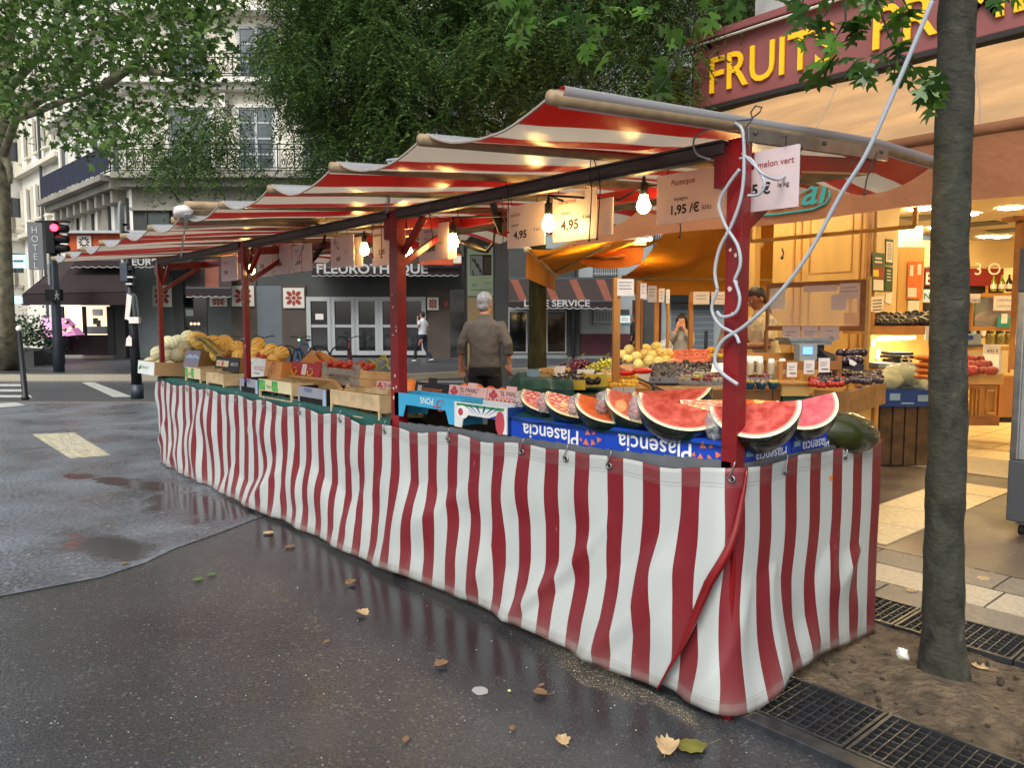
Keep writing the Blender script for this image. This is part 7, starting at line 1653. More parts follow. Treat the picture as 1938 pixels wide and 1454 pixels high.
def card(label,px0,py0,px1,py1,y,m_='paper',lines=(),tx=(),rot=0):
    a=P(px0,py1,y=y);b=P(px1,py0,y=y);zb_=P((px0+px1)/2,py1,y=y).z;zt3=P((px0+px1)/2,py0,y=y).z
    t=thing('price_tag',label,'price tag',(a.x,y,zb_));mb=MB();mb.box((a.x,y,zb_),(b.x,y+.004,zt3),m_);w_=b.x-a.x;h=zt3-zb_
    for fx,fz,fw_2 in lines:mb.box((a.x+fx*w_,y-.0015,zb_+fz*h),(a.x+(fx+fw_2)*w_,y-.0002,zb_+fz*h+.004),'ink')
    for s,sz_,fx,fz in tx:mb.text(s,sz_*h,(a.x+fx*w_,y-.0015,zb_+fz*h),'ink',off=.01)
    mb.build('card',t);return t
card('left price card below the clear screen',1480,618,1514,644,YG-.01,'sign_plastic',((.2,.6,.6),(.2,.35,.3)),(('1,99',.18,.55,.12),))
card('middle price card below the clear screen',1516,618,1549,644,YG-.01,'sign_plastic',((.2,.6,.6),(.2,.4,.5)),(('2,50',.18,.5,.12),))
card('right price card reading 3,85 below the clear screen',1551,618,1588,643,YG-.01,'sign_plastic',((.3,.65,.4),),(('3,85',.2,.5,.12),))
card('lilac card taped to the upper left of the clear screen',1520,540,1585,552,YG-.004,'sign_plastic')
card('lilac card taped to the upper right of the clear screen',1588,536,1628,565,YG-.004,'sign_plastic',((.2,.7,.6),(.1,.45,.8)))
card('rounded pale card with blank centre on the clear screen',1573,557,1603,587,YG-.003,'sign_plastic')
card('white sheet behind the left end of the clear screen',1458,545,1487,585,YG+.3,'paper')
# scale, black crate
fb('shop_scale','pale weighing scale with a blue lit display','scale',[('head',1513,652,1547,682,0,.12,'wall_light'),('display',1520,657,1538,671,-.008,.006,'screen_blue') ,('plate',1494,640,1580,646,.1,.35,'steel'),('body',1497,647,1575,653,.12,.3,'steel'),('pillar',1520,653,1560,668,.2,.2,'zinc')] if mat('screen_blue','#5f8fe0',.3,emit=1.5,ecol='#5f8fe0') else [],6.2)
t=thing('black_crate','black carton of purple onions tilted above the plum table','crate',F2(1595,690,6.1));mb=MB()
q=[F2(1550,660,6.2),F2(1634,690,5.9),F2(1634,702,5.9),F2(1590,698,5.95),F2(1552,676,6.2)];mb.prism(q,fv*.012,'ct_black');q2=[p+fv*.38 for p in (q[0],q[1])];mb.prism([q2[0],q2[1],q2[1]-ZV*.1,q2[0]-ZV*.1],fv*.012,'ct_black');mb.prism([q[1]+fv*.013,q[1]+fv*.38,q[2]+fv*.38,q[2]+fv*.013],rv*.01,'ct_black');mb.prism([q[4]+fv*.013,q[2]+fv*.013-ZV*.0,q[2]+fv*.38,q[4]+fv*.38],ZV*.008,'ct_black')
mb.prism([F2(a_,b_,5.9) for a_,b_ in ((1606,680),(1614,682),(1622,688),(1616,693),(1608,690))],fv*-.004,'paper');mb.build('box',t)
# posts and tags of the stands
for k,(px0,px1,py0,py1,v_) in enumerate(((1160,1175,525,726,6.5),(1203,1213,530,715,8.2),(1214,1218,532,715,8.4),(1238,1248,548,690,9.6),(1262,1268,556,680,10.8),(1304,1313,552,672,9.4))):
    fb('stand_post',['nearest oak post of the melon stand with a price list','second oak post behind the melon pile','slim oak post touching the second post','third oak post left of the woman','fourth oak post in front of the woman','oak post right of the woman'][k],'post',[('post',px0,py0,px1,py1,0,.09,'oak')],v_)
tg=[(1168,1200,528,560,6.48),(1212,1224,536,565,7.4),(1226,1243,541,572,8.0),(1247,1258,546,572,9.5),(1260,1268,548,574,10.2)]
for k,(a,b,c,d,v_) in enumerate(tg):
    fb('price_list',['largest cream price list hanging on the nearest stand post','narrow cream price list right of the second post','cream price list in front of the third post','small cream price list right of the third post','last small cream price list by the fourth post'][k],'price list',[('sheet',a,c,b,d,0,.006,'paper')]+[('ink_lines',a+3,c+6+j*6,b-4-(j%2)*2,c+7+j*6,-.002,.001,'ink') for j in range(3)],v_)
for k in range(5):
    a=1312+k*34;fb('price_list',['first','second','third','fourth','fifth'][k]+' cream price sheet on the board under the wide amber awning','price list',[('sheet',a,552+k*.4,a+31,576+k*.3,0,.006,'paper')]+[('ink_lines',a+6,559+j*6,a+25,560+j*6,-.003,.002,'ink') for j in range(2)],9.3)
# ---- crate pile with lettuce
p=P(1762,872,z=.02);q0=P(1665,880,z=.02)
t=thing('wooden_crate','dark slatted wooden crate standing under the blue carton','crate',((p+q0)/2));zc3=P(1700,768,v=(q0-CAM).dot(fv)).z
mb=MB();dirx=rv;c0=P(1700,886,z=.01);
def wbox(c,u0,u1,d0,d1,z0,z1,m):
    pts=[c+rv*u0+fv*d0,c+rv*u1+fv*d0,c+rv*u1+fv*d1,c+rv*u0+fv*d1];mb.hexa([(p_.x,p_.y,z0) for p_ in pts]+[(p_.x,p_.y,z1) for p_ in pts],m)
mat('slat_dark','#5b452d',.8,nz=(9,.4),bump=(20,.4,.004))
ct=P(1712,884,z=0);W_=.27
for k in range(3):wbox(ct,-.24+k*.0,.14,-.0,.0,0,0,'slat_dark') if 0 else None
for k in range(4):wbox(ct,-.26+k*.125,-.15+k*.125,0,.02,.02,zc3-.01,'slat_dark')
for k in range(4):wbox(ct,.24,.26,.04+k*.11,.13+k*.11,.02,zc3-.01,'slat_dark')
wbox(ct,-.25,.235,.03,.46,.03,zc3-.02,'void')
mb.build('slats',t)
vb=(ct-CAM).dot(fv)
fb('blue_carton','dark blue fruit carton with small white emblems on the wooden crate','carton',[('box',1664,738,1766,770,-.03,.5,'ct_navy'),('emblem',1684,745,1704,758,-.034,.003,'ct_lblue'),('emblem',1737,748,1760,760,-.034,.003,'ct_lblue'),('emblem',1706,762,1730,765,-.034,.003,'ct_lblue')],vb)
mat('lettuce','#6c8a3a',.5,nz=(26,.6));mat('lettuce_pale','#b9c27e',.5,nz=(26,.45));mat('bag_film','#e2e2d2',.2,alpha=.45,bump=(14,1,.03),spec=.8)
for k,(px,py,r_,m_) in enumerate(((1680,722,.13,'lettuce_pale'),(1712,712,.14,'lettuce'),(1730,728,.12,'lettuce_pale'),(1700,732,.11,'lettuce'),(1690,708,.1,'lettuce_pale'))):
    p=P(px,py,v=vb+.1+.04*k);t=thing('salad_bag','salad heads in a clear plastic bag heaped on the blue carton','salad bag',p,'bagged salads on the blue carton')
    mb=MB();mb.sph(tuple(p),(r_*.85,r_*.75,r_*.62),m_,56,34,fn=lambda a,b,d:1+.3*nz(d.x*2.4+k,d.y*2.4,d.z*2.4)+.34*abs(nz(d.x*5+k,d.y*5,d.z*5))-.2*abs(nz(d.x*12,d.y*12,d.z*12+k)));mb.build('lettuce',t)
    mb=MB();mb.sph(tuple(p+ZV*.01),(r_*1.1,r_*.98,r_*.85),'bag_film',18,12,fn=lambda a,b,d:1+.25*nz(d.x*4+k,d.y*4,d.z*4));
    if k==1:mb.tube([p+Vector((.02*math.cos(q)*2,0,r_*.9+.04+.04*math.sin(q))) for q in [i*PI/5 for i in range(11)]],.008,'bag_film',6)
    mb.build('bag',t)
rr_=random.Random(44)
for k in range(16):
    px=1752+(k%8)*18;py=589 if k<8 else 636;w__=rr_.uniform(6,11);h__=rr_.uniform(10,22)
    fb('grocery_box','small coloured grocery packet on the dark shelving behind the trunk','packet',[('packet',px,py-h__,px+w__,py,0,.08,['banner_red','ct_lblue','paper','ct_yellow','poster_orange','ct_green'][k%6])],13.55,'grocery packets on the dark shelving')
# oranges in nets
t0=None
for k,(px,py) in enumerate(((1752,677),(1753,690),(1753,701),(1752,712))):
    p=P(px,py,v=7.1);t=thing('orange_net',['topmost net of oranges beside the tree trunk','second net of oranges from the top','third net of oranges from the top','lowest net of oranges in the pile'][k],'net of oranges',p);mb=MB()
    mb.sph(tuple(p),(.1,.1,.032),'fruit_orange',26,12,fn=lambda a,b,d:1+.06*math.sin(a*5)*math.sin(b)+.04*nz(d.x*5,d.y*5));mb.build('oranges',t)
# ---- loose fruit
def heap(proto,px0,px1,py0,py1,v0,v1,n,s,rs=0,jit=.006,zb=None):
    """fill a sloping bed: front row low, back row high"""
    r=random.Random(rs);out=[];cols=max(1,int(n**.5*1.7));rows=max(1,round(n/cols));
    for j in range(rows):
        f=j/max(1,rows-1);v_=v0+(v1-v0)*f;py=py1+(py0-py1)*f
        for i in range(cols):
            px=px0+(px1-px0)*(i+.5*(j%2)+r.uniform(-.2,.2))/cols;p=P(px,py,v=v_)+Vector((r.uniform(-jit,jit),r.uniform(-jit,jit),r.uniform(-jit,jit)));out.append((p,s*r.uniform(.88,1.12)))
    place(proto,out,None,rs)
mat('avocado','#231a1c',.3,nz=(8,.6),spec=.6);mat('plum','#2b1a26',.25,nz=(6,.7),spec=.6);mat('potato','#a9824a',.7,nz=(9,.25));mat('lemon','#d9a827',.45,bump=(60,.2,.002));mat('peach_pink','#cf6a50',.55,nz=(5,.35));mat('apple_yellow','#cfa63a',.4,nz=(6,.2));mat('tomato','#a8281a',.25,nz=(5,.2));mat('mango','#8f2f2c',.35,nz=(4,.6));mat('grape_red','#6a2434',.2,isl=.4);mat('grape_green','#b9b03c',.2,isl=.3);mat('berry','#8c1a28',.25,isl=.5);mat('rambutan','#b8a88a',.6,isl=.35)
o=melon_proto('melon_cream','cream yellow ribbed melon in the pile on the shop stand','melons on the shop stand')
r_=1.0
place(o,[(P(a,b,v=v_),2*rr/F*v_) for a,b,rr,v_ in [(1177,672,10,8.2),(1191,663,11,8.3),(1187,680,10,8),(1204,676,11,8.1),(1222,662,11,8.6),(1217,673,12,8.4),(1233,675,12,8.3),(1242,659,12,8.8),(1250,671,12,8.6),(1228,684,11,8.1),(1263,670,11,8.8),(1246,686,11,8.1),(1260,684,11,8.2),(1275,688,10,8.2),(1208,690,10,7.9)]],None,5)
o=fruit_proto('peach','peach_pink','pink blushed peach heaped between the melons and avocados','peaches on the shop stand','peach');heap(o,1272,1342,668,688,8.0,9.4,34,.095,6)
o=fruit_proto('apple','apple_yellow','small yellow apple in the far heap right of the woman','yellow apples on the shop stand','apple');heap(o,1342,1398,662,674,9.2,10.4,30,.075,7)
o=fruit_proto('avocado','avocado','glossy dark avocado heaped on the grey tray','avocados on the grey tray','avocado',sq=1.35,dip=0);heap(o,1236,1392,690,718,6.65,7.9,105,.064,8,.012)
o=fruit_proto('lemon','lemon','small yellow lemon heaped behind the two price cards','lemons on the oak counter','lemon',sq=1.2,dip=0);heap(o,1150,1205,712,730,6.4,6.9,46,.05,9)
o=fruit_proto('potato','potato','tan potato lying in the cream crate','potatoes in the cream crate','potato',sq=1.3,dip=0);heap(o,1022,1080,704,716,6.55,7.1,30,.07,10)
o=fruit_proto('avocado','avocado','small dark avocado in the yellow carton','avocados in the yellow carton','avocado',sq=1.3,dip=0);heap(o,1048,1140,708,722,6.2,6.7,40,.05,11)
o=fruit_proto('plum','plum','dark purple plum spread over the corner table','plums on the corner table','plum');heap(o,1552,1668,704,722,5.6,6.6,120,.048,12,.01)
o=fruit_proto('tomato','tomato','red tomato in the front of the corner table','tomatoes on the corner table','tomato',sq=.8);heap(o,1535,1600,718,728,5.5,5.8,26,.05,13)
o=fruit_proto('avocado','avocado','large dark avocado lined on the oak wall shelf','avocados on the oak shelf','avocado',sq=1.4,dip=0);heap(o,1660,1772,600,612,8.4,8.85,24,.11,14,.01)
o=fruit_proto('mango','mango','red and dark mango in the tilted white carton','mangoes on the shop counter','mango',sq=1.25,dip=0);heap(o,1832,1890,680,702,8.5,8.8,16,.095,15)
o=fruit_proto('onion','plum','purple onion in the tilted black carton','onions in the black carton','onion');heap(o,1586,1640,668,682,5.95,6.2,12,.075,16)
def bunch(name,label,cat,px,py,v,m,n,R0,s,rs,squash=.5):
    p=P(px,py,v=v);t=thing(name,label,cat,p);mb=MB();r=random.Random(rs)
    for k in range(n):
        d=Vector((r.gauss(0,1),r.gauss(0,1),r.gauss(0,1)));d=d.normalized()*r.uniform(.3,1)*R0;mb.sph((p.x+d.x,p.y+d.y,p.z+d.z*squash),s,m,7,5)
    mb.build('berries',t);mb=MB();mb.tube([p+ZV*R0*squash,p+Vector((.02,0,R0*squash+.04)),p+Vector((.05,0,R0*squash+.05))],.003,'vine',4);mb.build('stem',t)
bunch('grape_bunch','red grapes heaped left behind the potato crate','grapes',1075,697,7.2,'grape_red',70,.11,.013,1)
bunch('grape_bunch','red grapes heaped nearer the yellow grapes','grapes',1100,690,7.4,'grape_red',80,.12,.013,2)
bunch('grape_bunch','yellow green grapes left of the nearest oak post','grapes',1132,697,7.0,'grape_green',90,.12,.013,3)
bunch('grape_bunch','yellow green grapes right behind the lemons','grapes',1146,688,7.4,'grape_green',70,.1,.013,4)
bunch('grape_bunch','dark grapes in front of the melon pile','grapes',1160,682,7.9,'plum',80,.13,.013,5)
for k,(px,py,w2) in enumerate(((1185,706,26),(1216,702,20))):
    t=thing('red_scoop',['red plastic scoop lying on the yellow fruit','second red plastic scoop nearer the melons'][k],'scoop',P(px,py,v=6.7));mb=MB();mb.sph((0,0,0),(.1,.04,.028),'banner_red2' if mat('banner_red2','#c41f12',.35) else '',16,8,Matrix.Translation(P(px,py,v=6.7))@Matrix.Rotation(YAW+.2,4,'Z'));mb.build('bowl',t)
for k,(a,b,c,d,v_) in enumerate(((1047,1067,694,712,6.5),(1090,1122,700,713,6.5),(1125,1150,706,716,6.3),(1345,1378,688,705,6.2),(1410,1440,675,684,6.0))):
    t=thing('price_tag',['white card stuck in the potato crate','white card lying on the red grapes','white card lying on the yellow carton avocados','white card standing in the heaped avocados','yellowish card above the bottles'][k],'price tag',P((a+b)/2,d,v=v_));p=[P(a,d,v=v_),P(b,d,v=v_),P(b+4,c,v=v_+.12),P(a+4,c,v=v_+.12)];mb=MB();mb.prism(p,(0,0,.004),'paper');mb.build('card',t)
# punnets, bowls, bottles on the berry table
mat('punnet','#c9d2d0',.15,alpha=.35,spec=.8);mat('bowl_blue','#25526a',.25,nz=(12,.4));r=random.Random(6);k=0
pr_=None
for j in range(3):
    for i in range(8):
        px=1296+i*21+j*3;py=728-j*6.5;v_=5.75+j*.27
        if px>1405 and j==0:continue
        p=P(px,py,v=v_);m_=['rambutan','berry','berry','rambutan','grape_green','berry','grape_red','rambutan'][(i+j*3)%8]
        t=thing('berry_punnet','clear punnet of '+{'rambutan':'pale mixed berries','berry':'red berries','grape_green':'green gooseberries','grape_red':'dark red berries'}[m_]+' on the brown box table','punnet',p,{'rambutan':'pale berry punnets','berry':'red berry punnets','grape_green':'green berry punnets','grape_red':'dark berry punnets'}[m_])
        mb=MB();mb.hexa([tuple(p+rv*a+fv*b) for a,b in ((-.036,-.05),(.036,-.05),(.036,.05),(-.036,.05))]+[tuple(p+rv*a+fv*b+ZV*.035) for a,b in ((-.042,-.058),(.042,-.058),(.042,.058),(-.042,.058))],'punnet');mb.build('box',t)
        mb=MB()
        for q in range(16):mb.sph(tuple(p+rv*r.uniform(-.033,.033)+fv*r.uniform(-.045,.045)+ZV*r.uniform(.028,.045)),.0105,m_,7,5)
        mb.build('berries',t)
for k,px in enumerate((1418,1440,1463)):
    p=P(px,737,v=5.55);t=thing('blue_bowl','glazed blue bowl filled with small fruit on the brown box table','bowl',p,'blue bowls on the berry table');mb=MB();mb.lathe([(0,0),(.025,.0),(.04,.04),(.043,.052),(.038,.05),(.02,.02)],'bowl_blue',18,c=tuple(p));mb.build('bowl',t)
    mb=MB()
    for q in range(12):mb.sph(tuple(p+Vector((r.uniform(-.028,.028),r.uniform(-.028,.028),.052+r.uniform(-.005,.008)))),.012,['apple_yellow','rambutan','grape_green'][k],7,5)
    mb.build('fruit',t)
for k,px in enumerate((1400,1420,1438,1459,1480)):
    p=P(px,710,v=6.0+.0*k);t=thing('juice_bottle','small white capped bottle of pale juice in the row behind the berries','bottle',p,'juice bottles behind the berries');mb=MB();mb.lathe([(0,0),(.026,0),(.028,.01),(.028,.08),(.022,.095)],'bottle_pale' if mat('bottle_pale','#b8a98a',.2,nz=(20,.2)) else '',16,c=tuple(p));mb.build('bottle',t);mb=MB();mb.lathe([(.0235,.0955),(.0235,.125),(.018,.13),(0,.13)],'white',16,c=tuple(p));mb.build('cap',t)
# ================= PEOPLE =================
mat('skin','#b98266',.5,nz=(12,.08));mat('skin_tan','#9a6546',.5,nz=(12,.08));mat('hair_grey','#858588',.6,nz=(30,.3),bump=(60,.8,.006));mat('hair_dark','#17120f',.5,nz=(30,.3),bump=(50,.8,.006))
mat('jacket_taupe','#544d46',.8,nz=(4,.1),bump=(9,.6,.02));mat('trousers_black','#0d0c0f',.8);mat('shirt_white','#c6cbd0',.8,nz=(4,.08));mat('jeans_navy','#1b2233',.85);mat('shirt_black','#101116',.8);mat('cardigan','#8d8a80',.85,nz=(7,.15),bump=(9,.5,.02));mat('dress_beige','#9b8e74',.85,nz=(6,.12));mat('shirt_beige','#948572',.8,nz=(5,.1),bump=(8,.4,.02));mat('shirt_cream','#d3c39c',.8,nz=(6,.1),bump=(8,.4,.02));mat('shoe_white','#c9c9c6',.6);mat('glasses','#1b1b1f',.3);mat('lips','#8a4a42',.5)
_ct=bpy.data.textures.new('folds','CLOUDS');_ct.noise_scale=.09;_ct.noise_depth=2
def rem(o,vox,it=3,wr=0):
    m=o.modifiers.new('r','REMESH');m.mode='VOXEL';m.voxel_size=vox;m.use_smooth_shade=True
    s=o.modifiers.new('s','SMOOTH');s.factor=.5;s.iterations=it
    if wr:
        d=o.modifiers.new('w','DISPLACE');d.texture=_ct;d.strength=wr;d.mid_level=.5;d.texture_coords='LOCAL'
def hand(mb,w,d,side,m,curl=.5,s=1.0,palm_n=None):
    """w wrist, d pointing direction, side: direction of the thumb"""
    d=Vector(d).normalized();sd_=(Vector(side)-d*d.dot(Vector(side))).normalized();n_=d.cross(sd_).normalized()
    w=Vector(w);k=w+d*.085*s
    mb.tube([w,w+d*.03*s,w+d*.07*s,k],[(.026*s,.019*s),(.036*s,.017*s),(.04*s,.015*s),(.037*s,.013*s)],m,12,roll=sd_)
    for i,(o_,L) in enumerate(((.028,.07),(.010,.078),(-.009,.073),(-.027,.058))):
        b=k+sd_*o_*s-d*.012*s;a1=curl*.5;a2=curl*1.0
        p1=b+(d*math.cos(a1)+n_*math.sin(a1))*L*.5*s;p2=p1+(d*math.cos(a2)+n_*math.sin(a2))*L*.33*s;p3=p2+(d*math.cos(a2*1.5)+n_*math.sin(a2*1.5))*L*.28*s
        mb.tube([b,p1,p2,p3],[.0095*s,.009*s,.008*s,.006*s],m,8)
    b=w+d*.025*s+sd_*.02*s;mb.tube([b,b+d*.025*s+sd_*.028*s,b+d*.055*s+sd_*.036*s+n_*.008*s],[.013*s,.011*s,.007*s],m,8)
def person(label,loc,rot,H,top,bottom,hair,skin='skin',arms=None,legs=None,cuff=.45,hairstyle='short',head_turn=0,head_tilt=0,lean=0,vox=.011,shoe='shoe_white',dress=False,shortp=False,fingers=True,extra=None,hem=.95,group=None):
    t=thing('person',label,'person',(0,0,0));s=H/1.75
    L_=Matrix.Rotation(-lean,4,'X')
    def lp(v,z0=.95):  # lean the upper body forward (+y) about the hips
        v=Vector(v);return Vector((0,0,z0))+L_@(v-Vector((0,0,z0)))
    arms=arms or {}
    A={}
    for k,sg in (('l',-1),('r',1)):
        a=arms.get(k);sh=lp((sg*.168,0,1.405))
        el,wr=(Vector(a[0]),Vector(a[1])) if a else (Vector((sg*.25,-.03,1.14)),Vector((sg*.26,.06,.9)))
        hd=Vector(a[2]) if a and len(a)>2 else Vector((0,.1,-1));th=Vector(a[3]) if a and len(a)>3 else Vector((-sg*.4,1,0));A[k]=(sh,el,wr,hd,th)
    legs=legs or {'l':((-.1,.03,.5),(-.11,-.0,.08)),'r':((.1,.03,.5),(.11,-.0,.08))}
    # body: head, neck, torso core, arms, legs in one surface
    mb=MB();hc=lp((0,.015,1.635));Mh=Matrix.Translation(hc)@Matrix.Rotation(head_turn,4,'Z')@Matrix.Rotation(-head_tilt,4,'X')
    mb.sph((0,-.005,.02),(.074,.094,.095),skin,20,14,Mh);mb.sph((0,.022,-.045),(.056,.068,.068),skin,16,12,Mh);mb.sph((0,.095,-.012),(.013,.02,.02),skin,8,6,Mh)
    for sg in (-1,1):mb.sph((sg*.076,-.005,-.008),(.011,.02,.031),skin,8,6,Mh);mb.sph((sg*.03,.085,.03),(.022,.012,.008),skin,8,6,Mh)
    mb.tube([lp((0,-.01,1.42)),lp((0,-.005,1.5)),lp((0,.005,1.58))],[.07,.055,.056],skin,14)
    mb.tube([(0,0,.9),(0,0,1.0),lp((0,0,1.2)),lp((0,0,1.36)),lp((0,0,1.44))],[(.15,.1),(.14,.09),(.14,.095),(.165,.1),(.12,.07)],skin,16,roll=(1,0,0))
    for k in 'lr':
        sh,el,wr,hd,th=A[k];mb.tube([sh+Vector((0,0,-.01)),sh.lerp(el,.5),el,el.lerp(wr,.4),wr],[.045,.043,.036,.037,.024],skin,12)
        if fingers:hand(mb,wr,hd,th,skin)
        else:mb.sph(tuple(wr+hd.normalized()*.06),(.035,.03,.06),skin,8,6)
        sg=-1 if k=='l' else 1;kn,an=[Vector(q) for q in legs[k]];mb.tube([(sg*.09,0,.92),(sg*.095,.0,.75),kn,kn.lerp(an,.35)+Vector((0,-.01,0)),an],[.075,.075,.052,.055,.034],skin,12)
    o=mb.build('body',t);rem(o,vox*.75 if fingers else vox,2)
    # eyes, brows, mouth
    mb=MB()
    for sg in (-1,1):
        mb.sph((sg*.031,.083,.012),(.012,.007,.006),'white',8,6,Mh);mb.sph((sg*.031,.0885,.012),(.005,.004,.005),'hair_dark',6,5,Mh);mb.sph((sg*.031,.0885,.034),(.017,.006,.003),'hair_dark',8,4,Mh)
    mb.sph((0,.088,-.055),(.022,.007,.006),'lips',8,5,Mh);mb.build('face',t)
    # hair
    mb=MB()
    mb.sph((0,-.014,.035),(.083,.098,.094),hair,24,16,Mh,fn=lambda a,b,d:(1+.05*nz(d.x*7,d.y*7,d.z*7))*(1 if not(d.y>.35 and d.z<.35) else .86))
    if hairstyle=='short':mb.sph((0,-.045,-.03),(.07,.06,.06),hair,16,10,Mh)
    elif hairstyle=='long':
        mb.tube([Mh@Vector((0,-.03,.02)),Mh@Vector((0,-.055,-.08)),Mh@Vector((0,-.05,-.22)),Mh@Vector((0,-.04,-.3))],[(.085,.075),(.09,.06),(.09,.045),(.05,.02)],hair,14,roll=(1,0,0))
        for sg in (-1,1):mb.tube([Mh@Vector((sg*.06,.02,.06)),Mh@Vector((sg*.085,.02,-.03)),Mh@Vector((sg*.08,.03,-.18))],[.035,.03,.015],hair,8)
    o=mb.build('hair',t);rem(o,.008,1)
    # top garment
    mb=MB();hz_=hem
    mb.tube([(0,0,hz_),(0,0,hz_+.05),(0,0,1.08),lp((0,0,1.2)),lp((0,0,1.33)),lp((0,-.005,1.425)),lp((0,-.008,1.48)),lp((0,-.008,1.525))],[(.186,.13),(.18,.126),(.166,.12),(.17,.124),(.178,.124),(.15,.1),(.085,.078),(.062,.062)],top,20,roll=(1,0,0))
    for k in 'lr':
        sh,el,wr,hd,th=A[k];e2=el.lerp(wr,cuff) if cuff>=0 else sh.lerp(el,-cuff)
        if cuff>=0:mb.tube([sh+(lp((0,0,1.36))-sh)*.45,sh,sh.lerp(el,.5),el,el.lerp(wr,cuff*.5),e2.lerp(el,.15),e2],[.05,.062,.058,.054,.05,.058,.052],top,14)
        else:mb.tube([sh+(lp((0,0,1.40))-sh)*.25,sh,sh.lerp(el,-cuff*.6),e2],[.05,.064,.064,.066],top,14)
    o=mb.build('top',t);rem(o,vox,9,.022)
    # bottom garment
    mb=MB()
    if dress:mb.tube([(0,0,1.05),(0,0,.9),(0,0,.6),(0,0,.25)],[(.17,.12),(.2,.15),(.24,.2),(.29,.25)],bottom,20,roll=(1,0,0))
    else:
        mb.tube([(0,0,1.0),(0,0,.93),(0,0,.86)],[(.165,.115),(.18,.125),(.17,.12)],bottom,18,roll=(1,0,0))
        for k,sg in (('l',-1),('r',1)):
            kn,an=[Vector(q) for q in legs[k]];H0=Vector((sg*.09,0,.88))
            if shortp:mb.tube([H0,H0.lerp(kn,.55),H0.lerp(kn,.85)],[.092,.088,.085],bottom,14)
            else:mb.tube([H0,H0.lerp(kn,.5),kn,kn.lerp(an,.5),an+Vector((0,0,.0))],[.095,.086,.068,.06,.053],bottom,14)
    o=mb.build('skirt' if dress else 'trousers',t);rem(o,vox,5,.018)
    for k,sg in (('l',-1),('r',1)):
        an=Vector(legs[k][1]);mb=MB();mb.tube([an+Vector((0,-.055,-.045)),an+Vector((0,0,-.035)),an+Vector((0,.08,-.05)),an+Vector((0,.15,-.06))],[(.035,.03),(.04,.045),(.042,.03),(.03,.018)],shoe,12,roll=(1,0,0));o=mb.build('shoe',t)
    if extra:extra(t,Mh,A)
    t.location=loc;t.rotation_euler=(0,0,rot);t.scale=(s,s,s);return t
def glasses(t,Mh,A):
    mb=MB()
    for sg in (-1,1):
        mb.tube([Mh@Vector((sg*.033+.022*math.cos(a),.098,.01+.018*math.sin(a))) for a in [i*PI/6 for i in range(13)]],.0022,'glasses',5);mb.tube([Mh@Vector((sg*.056,.095,.014)),Mh@Vector((sg*.079,.02,.014)),Mh@Vector((sg*.08,-.03,.01))],.0028,'glasses',5)
    mb.build('glasses',t)
g0=C(UZ(918,700,8.3)[0],8.3,0);away=YAW   # local +y points away from the camera
person('grey haired man seen from behind in a taupe jacket and black trousers',g0,away-.08,1.78,'jacket_taupe','trousers_black','hair_grey',arms={'l':((-.25,-.03,1.2),(-.265,.03,.99),(.05,.25,-1),(.9,.5,0)),'r':((.25,-.03,1.2),(.255,.05,.99),(-.1,.3,-1),(-.9,.5,0))},cuff=.5,head_turn=-.35,extra=glasses,vox=.010,shoe='trousers_black')
def phone_r(t,Mh,A):
    mb=MB();p=A['r'][2]+Vector((0,.03,.06));mb.box((p.x-.02,p.y-.05,p.z-.04),(p.x-.01,p.y+.06,p.z+.03),'black');mb.build('phone',t)
person('pedestrian in a white t-shirt and navy jeans talking on the phone',P(812,681,z=.06)+fv*-2.0,away+1.0,1.8,'shirt_white','jeans_navy','hair_dark',arms={'l':((-.25,-.02,1.2),(-.15,.1,1.5),(.2,0,1),(0,1,0))},legs={'l':((-.1,.2,.52),(-.1,.28,.1)),'r':((.1,-.02,.5),(.1,-.32,.14))},cuff=-.6,fingers=False,vox=.016)
person('pedestrian in dark clothes and shorts walking past the maroon wall',P(1190,683,z=.06)+fv*-1,away+1.35,1.68,'shirt_black','shirt_black','hair_dark',legs={'l':((-.1,.16,.5),(-.1,.22,.1)),'r':((.1,-.0,.5),(.1,-.28,.14))},cuff=.6,fingers=False,vox=.016,shortp=True,shoe='trousers_black',skin='skin_tan')
person('woman with long dark hair raising both hands to her face',C(UZ(1290,650,12.6)[0],12.6,0),away+PI-.35,1.60,'cardigan','dress_beige','hair_dark',arms={'l':((-.2,.14,1.22),(-.06,.17,1.5),(.2,-.1,1),(1,.2,0)),'r':((.2,.16,1.22),(.06,.18,1.5),(-.2,-.1,1),(-1,.2,0))},cuff=.7,hairstyle='long',dress=True,head_tilt=.35,vox=.013)
person('customer in a beige t-shirt half hidden behind the near red post',C(UZ(1397,650,9.6)[0],9.6,0),away+.15,1.72,'shirt_beige','dress_beige','hair_dark',cuff=-.75,vox=.013)
def vend(t,Mh,A):
    mb=MB();p=A['r'][2].lerp(A['l'][2],.5)+Vector((0,.08,.0));mb.box((p.x-.035,p.y-.02,p.z-.01),(p.x+.035,p.y+.11,p.z+.005),'tile_red');mb.build('small_parcel',t)
    mb=MB();q=A['l'][1].lerp(A['l'][2],.88);q2=A['l'][1].lerp(A['l'][2],.96);mb.tube([q,q2],.031,'glasses',12);mb.build('watch',t)
person('dark haired vendor in a cream t-shirt looking down at his hands',C(UZ(1452,650,8.1)[0],8.1,0),away+1.75,1.84,'shirt_cream','dress_beige','hair_dark',skin='skin_tan',arms={'l':((-.24,.12,1.16),(-.07,.36,1.15),(.3,1,.05),(0,.3,1)),'r':((.24,.12,1.16),(.07,.36,1.15),(-.3,1,.05),(0,.3,1))},cuff=-.8,head_tilt=.55,lean=.16,vox=.010)
t=thing('shopping_bag','floral patterned shopping bag hanging beside the woman','bag',C(UZ(1259,680,12.3)[0],12.3,.8))
